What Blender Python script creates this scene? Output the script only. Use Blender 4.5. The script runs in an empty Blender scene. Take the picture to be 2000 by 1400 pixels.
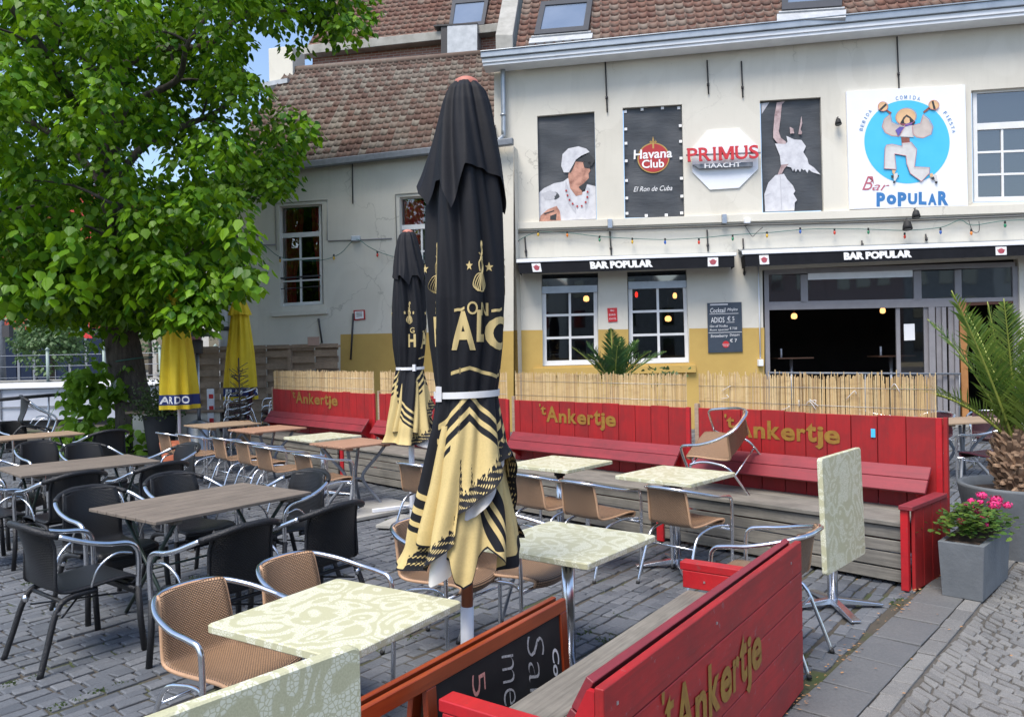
import bpy, bmesh, math, random
from math import sin, cos, pi, radians, atan2, sqrt
from mathutils import Vector, Matrix
from mathutils.geometry import tessellate_polygon

SC = bpy.context.scene
COL = SC.collection
R = random.Random(7)

# ------------------------------------------------------------------ camera
EYE = 1.766
FPX, PITCH, ROLL = 1552.0, 0.0092, -0.021
fw = Vector((0, cos(PITCH), -sin(PITCH)))
up0 = Vector((0, sin(PITCH), cos(PITCH)))
rt0 = Vector((1, 0, 0))
RT = rt0*cos(ROLL) + up0*sin(ROLL)
UP = -rt0*sin(ROLL) + up0*cos(ROLL)
cam_d = bpy.data.cameras.new('camera')
cam = bpy.data.objects.new('camera', cam_d)
COL.objects.link(cam)
cam.matrix_world = Matrix(((RT.x, UP.x, -fw.x, 0), (RT.y, UP.y, -fw.y, 0), (RT.z, UP.z, -fw.z, EYE), (0, 0, 0, 1)))
cam_d.sensor_width = 36.0
cam_d.lens = FPX/2000*36
cam_d.clip_start = 0.05
cam_d.clip_end = 2000
SC.camera = cam

# ------------------------------------------------------------------ sky and sun
SUN_EL, SUN_AZ = radians(60), radians(-150)      # azimuth measured clockwise from +Y
w = bpy.data.worlds.new('World'); SC.world = w; w.use_nodes = True
nt = w.node_tree
sky = nt.nodes.new('ShaderNodeTexSky'); sky.sky_type = 'NISHITA'; sky.sun_disc = False
sky.sun_elevation = SUN_EL; sky.sun_rotation = SUN_AZ
sky.air_density = 1.0; sky.dust_density = 1.6; sky.ozone_density = 1.5
bg = nt.nodes['Background']; bg.inputs['Strength'].default_value = 0.145
nt.links.new(sky.outputs[0], bg.inputs[0])
sd = bpy.data.lights.new('sun', 'SUN'); sd.energy = 2.4; sd.angle = radians(30); sd.color = (1, .94, .85)
so = bpy.data.objects.new('sun', sd); COL.objects.link(so)
sdir = Vector((sin(SUN_AZ)*cos(SUN_EL), cos(SUN_AZ)*cos(SUN_EL), sin(SUN_EL)))
so.rotation_euler = sdir.to_track_quat('Z', 'Y').to_euler()
so.location = sdir*60
SC.view_settings.view_transform = 'Standard'
SC.view_settings.look = 'None'
SC.view_settings.exposure = 0.85
SC.view_settings.gamma = 1.0

# ------------------------------------------------------------------ geometry from the measured view
def ray(u, v):
    return RT*((u-1000)/FPX) - UP*((v-700)/FPX) + fw
O3 = Vector((0, 0, EYE))
def on(u, v, z=0.0):
    d = ray(u, v); t = (z-EYE)/d.z
    return O3 + d*t
def atd(u, v, dep):
    d = ray(u, v)
    return O3 + d*(dep/d.y)
class Plane:
    def __init__(s, p, yaw):
        s.p = Vector(p); s.d = Vector((cos(yaw), -sin(yaw), 0)); s.n = Vector((-sin(yaw), -cos(yaw), 0)); s.yaw = yaw
    def fp(s, u, v, off=0.0):
        d = ray(u, v); t = ((s.p + s.n*off - O3).dot(s.n))/d.dot(s.n)
        return O3 + d*t
    def sz(s, u, v, off=0.0):
        q = s.fp(u, v, off); return ((q-s.p).dot(s.d), q.z)
    def xyz(s, a, z, off=0.0):
        q = s.p + s.d*a + s.n*off; return Vector((q.x, q.y, z))
class Quad:                      # a rectangle on a plane from its four measured corners tl,tr,br,bl
    def __init__(s, pl, c, off=0.0):
        s.c = [pl.fp(u, v, off) for u, v in c]; s.n = pl.n
    def p(s, a, b, o=0.0):
        tl, tr, br, bl = s.c
        return tl*(1-a)*(1-b) + tr*a*(1-b) + br*a*b + bl*(1-a)*b + s.n*o
    def w(s): return (s.c[1]-s.c[0]).length
    def h(s): return (s.c[3]-s.c[0]).length

# ------------------------------------------------------------------ mesh collector
class MB:
    def __init__(s): s.v = []; s.f = []; s.m = []; s.uv = None; s.sm = []
    def add(s, vs, fs, mi=0, smooth=False):
        b = len(s.v); s.v += [tuple(x) for x in vs]
        for f in fs:
            s.f.append(tuple(b+i for i in f)); s.m.append(mi); s.sm.append(smooth)
        return b
    def hexa(s, p, mi=0):        # p: 4 bottom (ccw from above) + 4 top
        s.add(p, [(3, 2, 1, 0), (4, 5, 6, 7), (0, 1, 5, 4), (1, 2, 6, 5), (2, 3, 7, 6), (3, 0, 4, 7)], mi)
    def box(s, x0, x1, y0, y1, z0, z1, mi=0, T=None):
        p = [Vector(q) for q in ((x0, y0, z0), (x1, y0, z0), (x1, y1, z0), (x0, y1, z0), (x0, y0, z1), (x1, y0, z1), (x1, y1, z1), (x0, y1, z1))]
        if T is not None: p = [T @ q for q in p]
        s.hexa(p, mi)
    def qbox(s, Q, a0, a1, b0, b1, o0, o1, mi=0):   # slab on a Quad, a to the right, b downwards, o outwards
        P = [Q.p(a0, b1, o1), Q.p(a1, b1, o1), Q.p(a1, b1, o0), Q.p(a0, b1, o0), Q.p(a0, b0, o1), Q.p(a1, b0, o1), Q.p(a1, b0, o0), Q.p(a0, b0, o0)]
        s.hexa(P, mi)
    def tube(s, path, r, n=8, mi=0, cap=True, smooth=True):
        path = [Vector(p) for p in path]; N = len(path)
        rs = r if isinstance(r, (list, tuple)) else [r]*N
        tang = []
        for i in range(N):
            a = path[max(i-1, 0)]; b = path[min(i+1, N-1)]; t = (b-a)
            tang.append(t.normalized() if t.length > 1e-9 else Vector((0, 0, 1)))
        t = tang[0]; ref = Vector((0, 0, 1)) if abs(t.z) < .9 else Vector((1, 0, 0))
        nrm = (ref - t*ref.dot(t)).normalized()
        vs = []
        for i in range(N):
            t = tang[i]; nrm = (nrm - t*nrm.dot(t)).normalized(); bn = t.cross(nrm)
            for k in range(n):
                a = 2*pi*k/n
                vs.append(path[i] + (nrm*cos(a) + bn*sin(a))*rs[i])
        fs = []
        for i in range(N-1):
            for k in range(n):
                k2 = (k+1) % n
                fs.append((i*n+k, i*n+k2, (i+1)*n+k2, (i+1)*n+k))
        s.add(vs, fs, mi, smooth)
        if cap:
            b = len(s.v) - N*n
            s.f.append(tuple(b+k for k in reversed(range(n)))); s.m.append(mi); s.sm.append(False)
            s.f.append(tuple(b+(N-1)*n+k for k in range(n))); s.m.append(mi); s.sm.append(False)
    def lathe(s, c, prof, n=20, mi=0, smooth=True, ax=None):   # prof [(r,z)]
        c = Vector(c); vs = []; fs = []
        for (r, z) in prof:
            for k in range(n):
                a = 2*pi*k/n; vs.append(c + Vector((r*cos(a), r*sin(a), z)))
        for i in range(len(prof)-1):
            for k in range(n):
                k2 = (k+1) % n; fs.append((i*n+k, i*n+k2, (i+1)*n+k2, (i+1)*n+k))
        s.add(vs, fs, mi, smooth)
    def grid(s, fn, nu, nv, mi=0, smooth=True, uvf=None, closed=False):
        vs = [fn(i/nu, j/nv) for j in range(nv+1) for i in range(nu+1)]
        W = nu+1
        fs = [(j*W+i, j*W+i+1, (j+1)*W+i+1, (j+1)*W+i) for j in range(nv) for i in range(nu)]
        b = s.add(vs, fs, mi, smooth)
        if uvf is not None:
            if s.uv is None: s.uv = {}
            for j in range(nv+1):
                for i in range(nu+1): s.uv[b+j*W+i] = uvf(i/nu, j/nv)
        return b
    def poly(s, pts, mi=0):
        s.add(pts, [tuple(range(len(pts)))], mi)
    def build(s, name, mats, parent=None, T=None, bevel=0, bseg=2, solid=0, col=None):
        me = bpy.data.meshes.new(name)
        vs = s.v
        me.from_pydata([tuple(x) for x in vs], [], s.f)
        if not isinstance(mats, (list, tuple)): mats = [mats]
        for m in mats: me.materials.append(m)
        me.polygons.foreach_set('material_index', s.m)
        me.polygons.foreach_set('use_smooth', s.sm)
        if s.uv:
            ul = me.uv_layers.new(name='UVMap')
            for lp in me.loops:
                ul.data[lp.index].uv = s.uv.get(lp.vertex_index, (0, 0))
        me.update()
        o = bpy.data.objects.new(name, me)
        COL.objects.link(o)
        if parent is not None: o.parent = parent
        if T is not None: o.matrix_local = T
        if bevel:
            b = o.modifiers.new('bevel', 'BEVEL'); b.width = bevel; b.segments = bseg; b.limit_method = 'ANGLE'; b.angle_limit = radians(40)
            if bseg > 1: me.polygons.foreach_set('use_smooth', [True]*len(me.polygons)); b.harden_normals = True
        if solid:
            b = o.modifiers.new('solid', 'SOLIDIFY'); b.thickness = solid; b.offset = -1
        return o

def cr(pts, k=6):                # smooth curve through points
    P = [Vector(p) for p in pts]; out = []
    for i in range(len(P)-1):
        p0 = P[max(i-1, 0)]; p1 = P[i]; p2 = P[i+1]; p3 = P[min(i+2, len(P)-1)]
        for j in range(k):
            t = j/k
            out.append(0.5*((2*p1) + (p2-p0)*t + (2*p0-5*p1+4*p2-p3)*t*t + (3*p1-p0-3*p2+p3)*t*t*t))
    out.append(P[-1]); return out

def tag(o, label=None, cat=None, group=None, kind=None):
    if label: o['label'] = label
    if cat: o['category'] = cat
    if group: o['group'] = group
    if kind: o['kind'] = kind
    return o
def thing(name, label, cat, loc=(0, 0, 0), rz=0, group=None):
    o = bpy.data.objects.new(name, None); COL.objects.link(o)
    o.location = loc; o.rotation_euler = (0, 0, rz); o.empty_display_size = .1
    return tag(o, label, cat, group)
def struct(o): o['kind'] = 'structure'; return o
KIDS = {}
def kids(o): return [c for c in COL.objects if c.parent == o]
def copy_tree(o, parent=None, km=None):
    if km is None:
        km = {}
        for c in COL.objects:
            if c.parent: km.setdefault(c.parent.name, []).append(c)
    c = o.copy(); COL.objects.link(c); c.parent = parent
    for ch in km.get(o.name, []): copy_tree(ch, c, km)
    return c

# ------------------------------------------------------------------ lettering
def glyphs(txt, bold=0.0, shear=0.0, res=4, spacing=1.0):
    if txt == 'M':
        P = [(0, 0), (.19, 0), (.19, .66), (.42, .06), (.58, .06), (.81, .66), (.81, 0), (1, 0), (1, 1), (.76, 1), (.5, .36), (.24, 1), (0, 1)]
        return P, [tuple(t) for t in tessellate_polygon([[Vector((x, y, 0)) for x, y in P]])], 1, 1
    cu = bpy.data.curves.new('t', 'FONT'); cu.body = txt; cu.offset = bold; cu.shear = shear; cu.resolution_u = res
    cu.space_character = spacing
    ob = bpy.data.objects.new('t', cu); COL.objects.link(ob)
    me = bpy.data.meshes.new_from_object(ob)
    vs = [v.co.copy() for v in me.vertices]; fs = [tuple(p.vertices) for p in me.polygons]
    bpy.data.objects.remove(ob); bpy.data.meshes.remove(me); bpy.data.curves.remove(cu)
    x0 = min(v.x for v in vs); x1 = max(v.x for v in vs); y0 = min(v.y for v in vs); y1 = max(v.y for v in vs)
    return [((v.x-x0)/(x1-x0), (v.y-y0)/(y1-y0)) for v in vs], fs, (x1-x0), (y1-y0)
def letters(mb, txt, fn, mi=0, bold=0.0, shear=0.0, cut=0, res=4, spacing=1.0):
    """fn maps (a,b) in 0..1 (a right, b up) to a point"""
    vs, fs, wd, ht = glyphs(txt, bold, shear, res, spacing)
    if txt == 'I': vs = [(.5+(x-.5)*.28, y) for x, y in vs]
    if cut:
        bm = bmesh.new(); bv = [bm.verts.new((x, y, 0)) for x, y in vs]
        for f in fs:
            try: bm.faces.new([bv[i] for i in f])
            except Exception: pass
        for k in range(1, cut):
            bmesh.ops.bisect_plane(bm, geom=bm.verts[:]+bm.edges[:]+bm.faces[:], plane_co=(k/cut, 0, 0), plane_no=(1, 0, 0))
        for k in range(1, max(2, cut//3)):
            bmesh.ops.bisect_plane(bm, geom=bm.verts[:]+bm.edges[:]+bm.faces[:], plane_co=(0, k/max(2, cut//3), 0), plane_no=(0, 1, 0))
        bm.verts.index_update()
        vs = [(v.co.x, v.co.y) for v in bm.verts]; fs = [tuple(v.index for v in f.verts) for f in bm.faces]; bm.free()
    mb.add([fn(x, y) for x, y in vs], fs, mi)
def flat(mb, Q, pts, o, mi=0):   # polygon on a Quad in its unit coordinates (a right, b down)
    P = [Vector((a, -b, 0)) for a, b in pts]
    tris = tessellate_polygon([P])
    mb.add([Q.p(a, b, o) for a, b in pts], [tuple(t) for t in tris], mi)
def ell(cx, cy, rx, ry, n=28, rot=0):
    return [(cx + rx*cos(2*pi*k/n)*cos(rot) - ry*sin(2*pi*k/n)*sin(rot), cy + rx*cos(2*pi*k/n)*sin(rot) + ry*sin(2*pi*k/n)*cos(rot)) for k in range(n)]

# ------------------------------------------------------------------ materials
def lin(r, g, b):
    f = lambda c: (c/255/12.92) if c/255 <= .04045 else ((c/255+.055)/1.055)**2.4
    return (f(r), f(g), f(b), 1)
def N(nt, t, **k):
    n = nt.nodes.new('ShaderNode'+t)
    for a, b in k.items():
        if a.startswith('i_'): n.inputs[a[2:].replace('_', ' ')].default_value = b
        else: setattr(n, a, b)
    return n
def newmat(name):
    m = bpy.data.materials.new(name); m.use_nodes = True
    return m, m.node_tree, m.node_tree.nodes['Principled BSDF']
def ramp(nt, fac, stops):
    r = N(nt, 'ValToRGB'); e = r.color_ramp.elements
    e[0].position = stops[0][0]; e[0].color = stops[0][1]; e[1].position = stops[-1][0]; e[1].color = stops[-1][1]
    for p, c in stops[1:-1]:
        x = e.new(p); x.color = c
    nt.links.new(fac, r.inputs[0]); return r.outputs[0]
def mixc(nt, fac, a, b, mode='MIX'):
    x = N(nt, 'Mix', data_type='RGBA', blend_type=mode)
    for k, val in ((0, fac), (6, a), (7, b)):
        if hasattr(val, 'links'): nt.links.new(val, x.inputs[k])
        else: x.inputs[k].default_value = val
    return x.outputs[2]
def mathn(nt, op, a, b=0.0):
    x = N(nt, 'Math', operation=op)
    for k, val in ((0, a), (1, b)):
        if hasattr(val, 'links'): nt.links.new(val, x.inputs[k])
        else: x.inputs[k].default_value = val
    return x.outputs[0]
def coords(nt, scale=(1, 1, 1), kind='Object', per_obj=False):
    tc = N(nt, 'TexCoord'); mp = N(nt, 'Mapping'); mp.inputs['Scale'].default_value = scale
    nt.links.new(tc.outputs[kind], mp.inputs[0])
    if per_obj:
        oi = N(nt, 'ObjectInfo'); cb = N(nt, 'CombineXYZ')
        nt.links.new(mathn(nt, 'MULTIPLY', oi.outputs['Random'], 37.0), cb.inputs[0])
        nt.links.new(mathn(nt, 'MULTIPLY', oi.outputs['Random'], 91.0), cb.inputs[1])
        nt.links.new(cb.outputs[0], mp.inputs['Location'])
    return mp.outputs[0]
def noise(nt, vec, scale=5, detail=4, rough=.55, dist=0):
    n = N(nt, 'TexNoise'); n.inputs['Scale'].default_value = scale; n.inputs['Detail'].default_value = detail
    n.inputs['Roughness'].default_value = rough; n.inputs['Distortion'].default_value = dist
    nt.links.new(vec, n.inputs['Vector']); return n.outputs['Fac']
def bump(nt, bs, h, strength=.3, dist=.01):
    b = N(nt, 'Bump'); b.inputs['Strength'].default_value = strength; b.inputs['Distance'].default_value = dist
    nt.links.new(h, b.inputs['Height']); nt.links.new(b.outputs[0], bs.inputs['Normal'])
def M(name, c, c2=None, rough=.6, metal=0.0, scale=6, sx=(1, 1, 1), bmp=0.0, bsc=80, island=0.0, spec=None, rvar=0.0, contrast=(.3, .7), per_obj=True, coat=0, emis=None):
    m, nt, bs = newmat(name)
    bs.inputs['Roughness'].default_value = rough; bs.inputs['Metallic'].default_value = metal
    if spec is not None: bs.inputs['Specular IOR Level'].default_value = spec
    if coat: bs.inputs['Coat Weight'].default_value = coat; bs.inputs['Coat Roughness'].default_value = .15
    if c2 is None: c2 = tuple(x*.82 for x in c[:3])+(1,)
    v = coords(nt, sx, per_obj=per_obj)
    f = noise(nt, v, scale, 6, .6)
    out = ramp(nt, f, [(contrast[0], c), (contrast[1], c2)])
    if island:
        g = N(nt, 'NewGeometry')
        k = mathn(nt, 'ADD', mathn(nt, 'MULTIPLY', g.outputs['Random Per Island'], island), 1-island*.5)
        hs = N(nt, 'HueSaturation'); nt.links.new(out, hs.inputs['Color']); nt.links.new(k, hs.inputs['Value']); out = hs.outputs[0]
    nt.links.new(out, bs.inputs['Base Color'])
    if rvar:
        nt.links.new(mathn(nt, 'ADD', mathn(nt, 'MULTIPLY', f, rvar), rough-rvar*.5), bs.inputs['Roughness'])
    if bmp: bump(nt, bs, noise(nt, v, bsc, 5, .6), bmp)
    if emis:
        bs.inputs['Emission Color'].default_value = emis[0]; bs.inputs['Emission Strength'].default_value = emis[1]
    return m
def planks_mat(name, c, c2, c3, grain=(1.2, 26, 26), rough=.75, bmp=.35, island=.25, scuff=None):
    m, nt, bs = newmat(name)
    v = coords(nt, grain, per_obj=True); f = noise(nt, v, 3.0, 8, .65, .6)
    v2 = coords(nt, (1, 1, 1), per_obj=True); f2 = noise(nt, v2, 3.2, 5, .6)
    out = ramp(nt, f, [(.25, c), (.5, c2), (.75, c3)])
    out = mixc(nt, ramp(nt, f2, [(.38, (0, 0, 0, 1)), (.72, (.75, .75, .75, 1))]), out, c3)
    g = N(nt, 'NewGeometry'); hs = N(nt, 'HueSaturation')
    nt.links.new(mathn(nt, 'ADD', mathn(nt, 'MULTIPLY', g.outputs['Random Per Island'], island), 1-island*.5), hs.inputs['Value'])
    nt.links.new(out, hs.inputs['Color']); out = hs.outputs[0]
    if scuff:
        f3 = noise(nt, coords(nt, (1, 1, 1), per_obj=True), 22, 6, .75)
        pf = ramp(nt, f3, [(.62, (0, 0, 0, 1)), (.66, (1, 1, 1, 1))])
        out = mixc(nt, mathn(nt, 'MULTIPLY', pf, .8), out, scuff)
        st = ramp(nt, noise(nt, coords(nt, (1, 1, 1), per_obj=True), 2.3, 6, .7), [(.48, (0, 0, 0, 1)), (.75, (.6, .6, .6, 1))]); out = mixc(nt, st, out, tuple(x*.5+.008 for x in c3[:3])+(1,))
    nt.links.new(out, bs.inputs['Base Color']); bs.inputs['Roughness'].default_value = rough
    bump(nt, bs, f, bmp, .004)
    return m

BLACK = (0.006, 0.007, 0.009, 1)
m_wall = M('cream_render', (.70, .685, .615, 1), (.62, .60, .53, 1), rough=.9, scale=.9, bmp=.15, bsc=60, per_obj=False, contrast=(.42, .8))
def wallmat():
    m, nt, bs = newmat('weathered_cream_render')
    v = coords(nt); f = noise(nt, v, .7, 6, .62); f2 = noise(nt, coords(nt, (5, 5, .5)), 1.3, 6, .7)
    out = ramp(nt, f, [(.35, (.665, .635, .555, 1)), (.75, (.585, .555, .48, 1))])
    st = ramp(nt, f2, [(.52, (0, 0, 0, 1)), (.72, (1, 1, 1, 1))])
    out = mixc(nt, mathn(nt, 'MULTIPLY', st, .22), out, (.47, .45, .39, 1))
    sp = ramp(nt, noise(nt, v, 14, 3, .5), [(.70, (0, 0, 0, 1)), (.73, (1, 1, 1, 1))])
    out = mixc(nt, mathn(nt, 'MULTIPLY', sp, .22), out, (.42, .40, .35, 1))
    vc = N(nt, 'TexVoronoi', feature='DISTANCE_TO_EDGE'); vc.inputs['Scale'].default_value = .55
    wv = N(nt, 'VectorMath', operation='MULTIPLY_ADD'); nz = N(nt, 'TexNoise'); nz.inputs['Scale'].default_value = 2.5; nz.inputs['Detail'].default_value = 6; nt.links.new(v, nz.inputs['Vector'])
    nt.links.new(nz.outputs['Color'], wv.inputs[0]); wv.inputs[1].default_value = (.7, .7, .7); nt.links.new(v, wv.inputs[2]); nt.links.new(wv.outputs[0], vc.inputs['Vector'])
    ck = ramp(nt, vc.outputs['Distance'], [(.0, (1, 1, 1, 1)), (.008, (0, 0, 0, 1))]); cm = ramp(nt, noise(nt, v, .45, 3, .5), [(.52, (0, 0, 0, 1)), (.60, (.55, .55, .55, 1))])
    out = mixc(nt, mathn(nt, 'MULTIPLY', ck, cm), out, (.30, .28, .24, 1))
    pa = ramp(nt, noise(nt, v, .38, 2, .5, 1.2), [(.50, (0, 0, 0, 1)), (.515, (.30, .30, .30, 1))]); out = mixc(nt, pa, out, (.72, .69, .61, 1))
    nt.links.new(out, bs.inputs['Base Color']); bs.inputs['Roughness'].default_value = .92
    bump(nt, bs, noise(nt, v, 45, 6, .6), .18, .01)
    return m
m_wall = wallmat()
m_ochre = M('ochre_masonry_paint', (.54, .365, .105, 1), (.47, .31, .088, 1), rough=.85, scale=1.6, bmp=.2, bsc=50, per_obj=False)
m_white = M('white_painted_frame', (.80, .80, .80, 1), (.70, .70, .69, 1), rough=.35, scale=4)
m_zinc = M('zinc', (.40, .43, .46, 1), (.27, .30, .33, 1), rough=.42, metal=.7, scale=3, contrast=(.3, .8))
m_zincw = M('white_gutter_board', (.84, .86, .88, 1), (.72, .74, .77, 1), rough=.45, scale=3)
m_concrete = M('concrete_coping', (.42, .41, .38, 1), (.25, .245, .22, 1), rough=.9, scale=3, bmp=.3)
m_iron = M('dark_iron', (.03, .032, .036, 1), (.05, .045, .045, 1), rough=.6, scale=20)
m_frame_grey = M('grey_shop_frame', (.27, .26, .27, 1), (.22, .21, .22, 1), rough=.5, scale=4)
m_black = M('black_fabric_valance', (.005, .006, .009, 1), (.009, .010, .014, 1), spec=.25, rough=.8, scale=10)
m_alu = M('polished_aluminium', (.80, .81, .84, 1), (.68, .70, .74, 1), rough=.22, metal=1.0, scale=30, rvar=.12)
m_alud = M('brushed_aluminium', (.55, .57, .60, 1), (.44, .46, .50, 1), rough=.38, metal=.9, scale=20)
m_greysteel = M('grey_painted_steel', (.20, .22, .25, 1), (.15, .165, .19, 1), rough=.4, scale=10)
m_rubber = M('black_rubber', (.015, .015, .016, 1), rough=.7)
m_letterw = M('white_lettering', (.85, .85, .86, 1), (.8, .8, .8, 1), rough=.5)
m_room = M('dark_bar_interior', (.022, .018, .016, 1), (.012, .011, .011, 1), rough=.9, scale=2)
m_gold_letter = M('ochre_stencil_paint', (.31, .175, .022, 1), (.22, .09, .018, 1), rough=.6, scale=26, contrast=(.35, .8))
m_gold_dim = M('faded_ochre_stencil_paint', (.30, .17, .03, 1), (.20, .08, .02, 1), rough=.6, scale=26, contrast=(.35, .8))
m_red = planks_mat('red_painted_boards', (.37, .009, .011, 1), (.31, .008, .010, 1), (.21, .010, .012, 1), grain=(9, 9, .8), rough=.6, bmp=.3, island=.34, scuff=(.20, .035, .03, 1))
m_redh = planks_mat('dull_red_painted_planks', (.42, .011, .013, 1), (.35, .010, .012, 1), (.22, .012, .013, 1), grain=(.8, 12, 12), rough=.55, bmp=.35, island=.25, scuff=(.30, .12, .13, 1))
m_redp = planks_mat('worn_sky_sheen_red_planks', (.29, .032, .042, 1), (.24, .026, .036, 1), (.17, .024, .032, 1), grain=(.8, 12, 12), rough=.5, bmp=.3, island=.2, scuff=(.16, .03, .04, 1))  # pink mixed into the red stands in for sky sheen on upturned boards
m_redb = planks_mat('bright_red_planks', (.50, .012, .018, 1), (.44, .012, .018, 1), (.36, .012, .018, 1), grain=(.8, 12, 12), rough=.4, bmp=.2, island=.2, scuff=(.25, .05, .05, 1))
m_greyw = planks_mat('weathered_grey_planks', (.27, .25, .215, 1), (.195, .182, .157, 1), (.095, .089, .078, 1), grain=(1.0, 22, 22), rough=.85, bmp=.6, island=.3)
m_fence = planks_mat('weathered_fence_boards', (.42, .32, .235, 1), (.32, .235, .17, 1), (.19, .14, .10, 1), grain=(1.0, 20, 20), rough=.85, bmp=.4, island=.45)
m_slat = planks_mat('grey_brown_slats', (.22, .18, .14, 1), (.165, .135, .108, 1), (.10, .082, .066, 1), grain=(1.0, 24, 24), rough=.7, bmp=.5, island=.3)
m_orangew = planks_mat('varnished_orange_wood', (.36, .065, .012, 1), (.28, .045, .010, 1), (.18, .028, .008, 1), grain=(1.0, 22, 22), rough=.28, bmp=.15, island=.2)
m_orangev = planks_mat('varnished_orange_wood_upright', (.30, .05, .012, 1), (.23, .035, .010, 1), (.15, .024, .008, 1), grain=(22, 22, 1.0), rough=.3, bmp=.15, island=.2)
m_board = M('chalkboard', (.012, .012, .013, 1), (.03, .03, .031, 1), rough=.65, scale=6, contrast=(.45, .9))
m_chalk = M('chalk', (.50, .50, .49, 1), (.16, .16, .16, 1), rough=1, scale=90, contrast=(.45, .75))
m_chalkp = M('pink_chalk', (.70, .32, .27, 1), (.35, .15, .13, 1), rough=1, scale=90, contrast=(.45, .75))
m_curtain = M('red_curtain', (.55, .025, .05, 1), (.35, .015, .03, 1), rough=.9, scale=8)
m_terracotta = M('terracotta', (.45, .13, .06, 1), (.36, .10, .05, 1), rough=.8)
m_soil = M('soil', (.06, .035, .02, 1), (.03, .02, .012, 1), rough=1, scale=20, bmp=.8, bsc=40)
m_plum = None

def glass_mat(name, tint=(.02, .025, .03, 1), rough=.03):
    m, nt, bs = newmat(name)
    bs.inputs['Base Color'].default_value = tint; bs.inputs['Roughness'].default_value = rough
    bs.inputs['Specular IOR Level'].default_value = .9; bs.inputs['IOR'].default_value = 1.9
    f = noise(nt, coords(nt), 1.1, 2, .5); bump(nt, bs, f, .05, .03)
    return m
m_glass = glass_mat('window_glass')
def clear_glass():
    m, nt, bs = newmat('clear_pane')
    out = nt.nodes['Material Output']; tr = N(nt, 'BsdfTransparent'); gl = N(nt, 'BsdfGlossy'); gl.inputs['Roughness'].default_value = .02
    fr = N(nt, 'Fresnel'); fr.inputs[0].default_value = 1.8; mx = N(nt, 'MixShader')
    nt.links.new(fr.outputs[0], mx.inputs[0]); nt.links.new(tr.outputs[0], mx.inputs[1]); nt.links.new(gl.outputs[0], mx.inputs[2])
    nt.links.new(mx.outputs[0], out.inputs[0]); return m
m_clear = clear_glass()

def mosaic_mat(name, base, white, edgecol):
    m, nt, bs = newmat(name)
    v = coords(nt, (1, 1, 1), per_obj=True)
    vd = N(nt, 'TexVoronoi', feature='DISTANCE_TO_EDGE'); vd.inputs['Scale'].default_value = 82; vd.inputs['Randomness'].default_value = .85
    nt.links.new(v, vd.inputs['Vector'])
    cell = ramp(nt, vd.outputs['Distance'], [(.06, (0, 0, 0, 1)), (.12, (1, 1, 1, 1))])
    # leaf shaped and ringed patches of pebbles
    wp = N(nt, 'TexNoise'); wp.inputs['Scale'].default_value = 3.0; wp.inputs['Detail'].default_value = 1.0; nt.links.new(v, wp.inputs['Vector'])
    vm = N(nt, 'VectorMath', operation='MULTIPLY_ADD'); nt.links.new(wp.outputs['Color'], vm.inputs[0]); vm.inputs[1].default_value = (.55, .55, .55); nt.links.new(v, vm.inputs[2])
    v2 = N(nt, 'TexVoronoi', feature='F1'); v2.inputs['Scale'].default_value = 7.0; nt.links.new(vm.outputs[0], v2.inputs['Vector'])
    ring = mathn(nt, 'SINE', mathn(nt, 'MULTIPLY', v2.outputs['Distance'], 15.0))
    f = noise(nt, v, 9.0, 3, .5, .8)
    msk = mathn(nt, 'ADD', mathn(nt, 'MULTIPLY', ring, .28), f)
    band = ramp(nt, msk, [(.42, (0, 0, 0, 1)), (.56, (1, 1, 1, 1))])
    k = mathn(nt, 'MULTIPLY', cell, band)
    fine = ramp(nt, noise(nt, v, 240, 2, .5), [(.35, tuple(x*.86 for x in base[:3])+(1,)), (.65, base)])
    out = mixc(nt, mathn(nt, 'MULTIPLY', k, .75), fine, white)
    nt.links.new(out, bs.inputs['Base Color']); bs.inputs['Roughness'].default_value = .38
    bump(nt, bs, k, .08, .002)
    return m
m_mosaic = mosaic_mat('green_cream_mosaic_laminate', (.52, .51, .335, 1), (.74, .745, .62, 1), (.6, .6, .3, 1))
m_edge = M('cream_laminate_edge', (.60, .56, .30, 1), (.50, .48, .26, 1), rough=.45, scale=60)

def wicker(name, c, c2, sc=1.0, mode='tan'):
    m, nt, bs = newmat(name)
    tc = N(nt, 'TexCoord'); mp = N(nt, 'Mapping'); nt.links.new(tc.outputs['UV'], mp.inputs[0])
    mp.inputs['Scale'].default_value = (sc, sc, 1)
    br = N(nt, 'TexBrick'); nt.links.new(mp.outputs[0], br.inputs['Vector'])
    br.inputs['Scale'].default_value = 1.0; br.offset = .5
    br.inputs['Brick Width'].default_value = .014; br.inputs['Row Height'].default_value = .0075; br.inputs['Mortar Size'].default_value = .0023
    br.inputs['Mortar Smooth'].default_value = .6
    br.inputs['Color1'].default_value = c; br.inputs['Color2'].default_value = c2; br.inputs['Mortar'].default_value = tuple(x*.07 for x in c2[:3])+(1,)
    oi = N(nt, 'ObjectInfo'); hs = N(nt, 'HueSaturation')
    nt.links.new(mathn(nt, 'ADD', mathn(nt, 'MULTIPLY', oi.outputs['Random'], .25), .88), hs.inputs['Value'])
    dirt = noise(nt, coords(nt, per_obj=True), 7, 5, .6)
    o2 = mixc(nt, mathn(nt, 'MULTIPLY', dirt, .3), br.outputs['Color'], tuple(x*.45 for x in c[:3])+(1,))
    nt.links.new(o2, hs.inputs['Color']); nt.links.new(hs.outputs[0], bs.inputs['Base Color'])
    bs.inputs['Roughness'].default_value = .45
    inv = mathn(nt, 'SUBTRACT', 1.0, br.outputs['Fac'])
    bump(nt, bs, inv, .9, .003)
    return m
m_tan = wicker('tan_woven_wicker', (.56, .345, .205, 1), (.48, .29, .165, 1))
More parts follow.
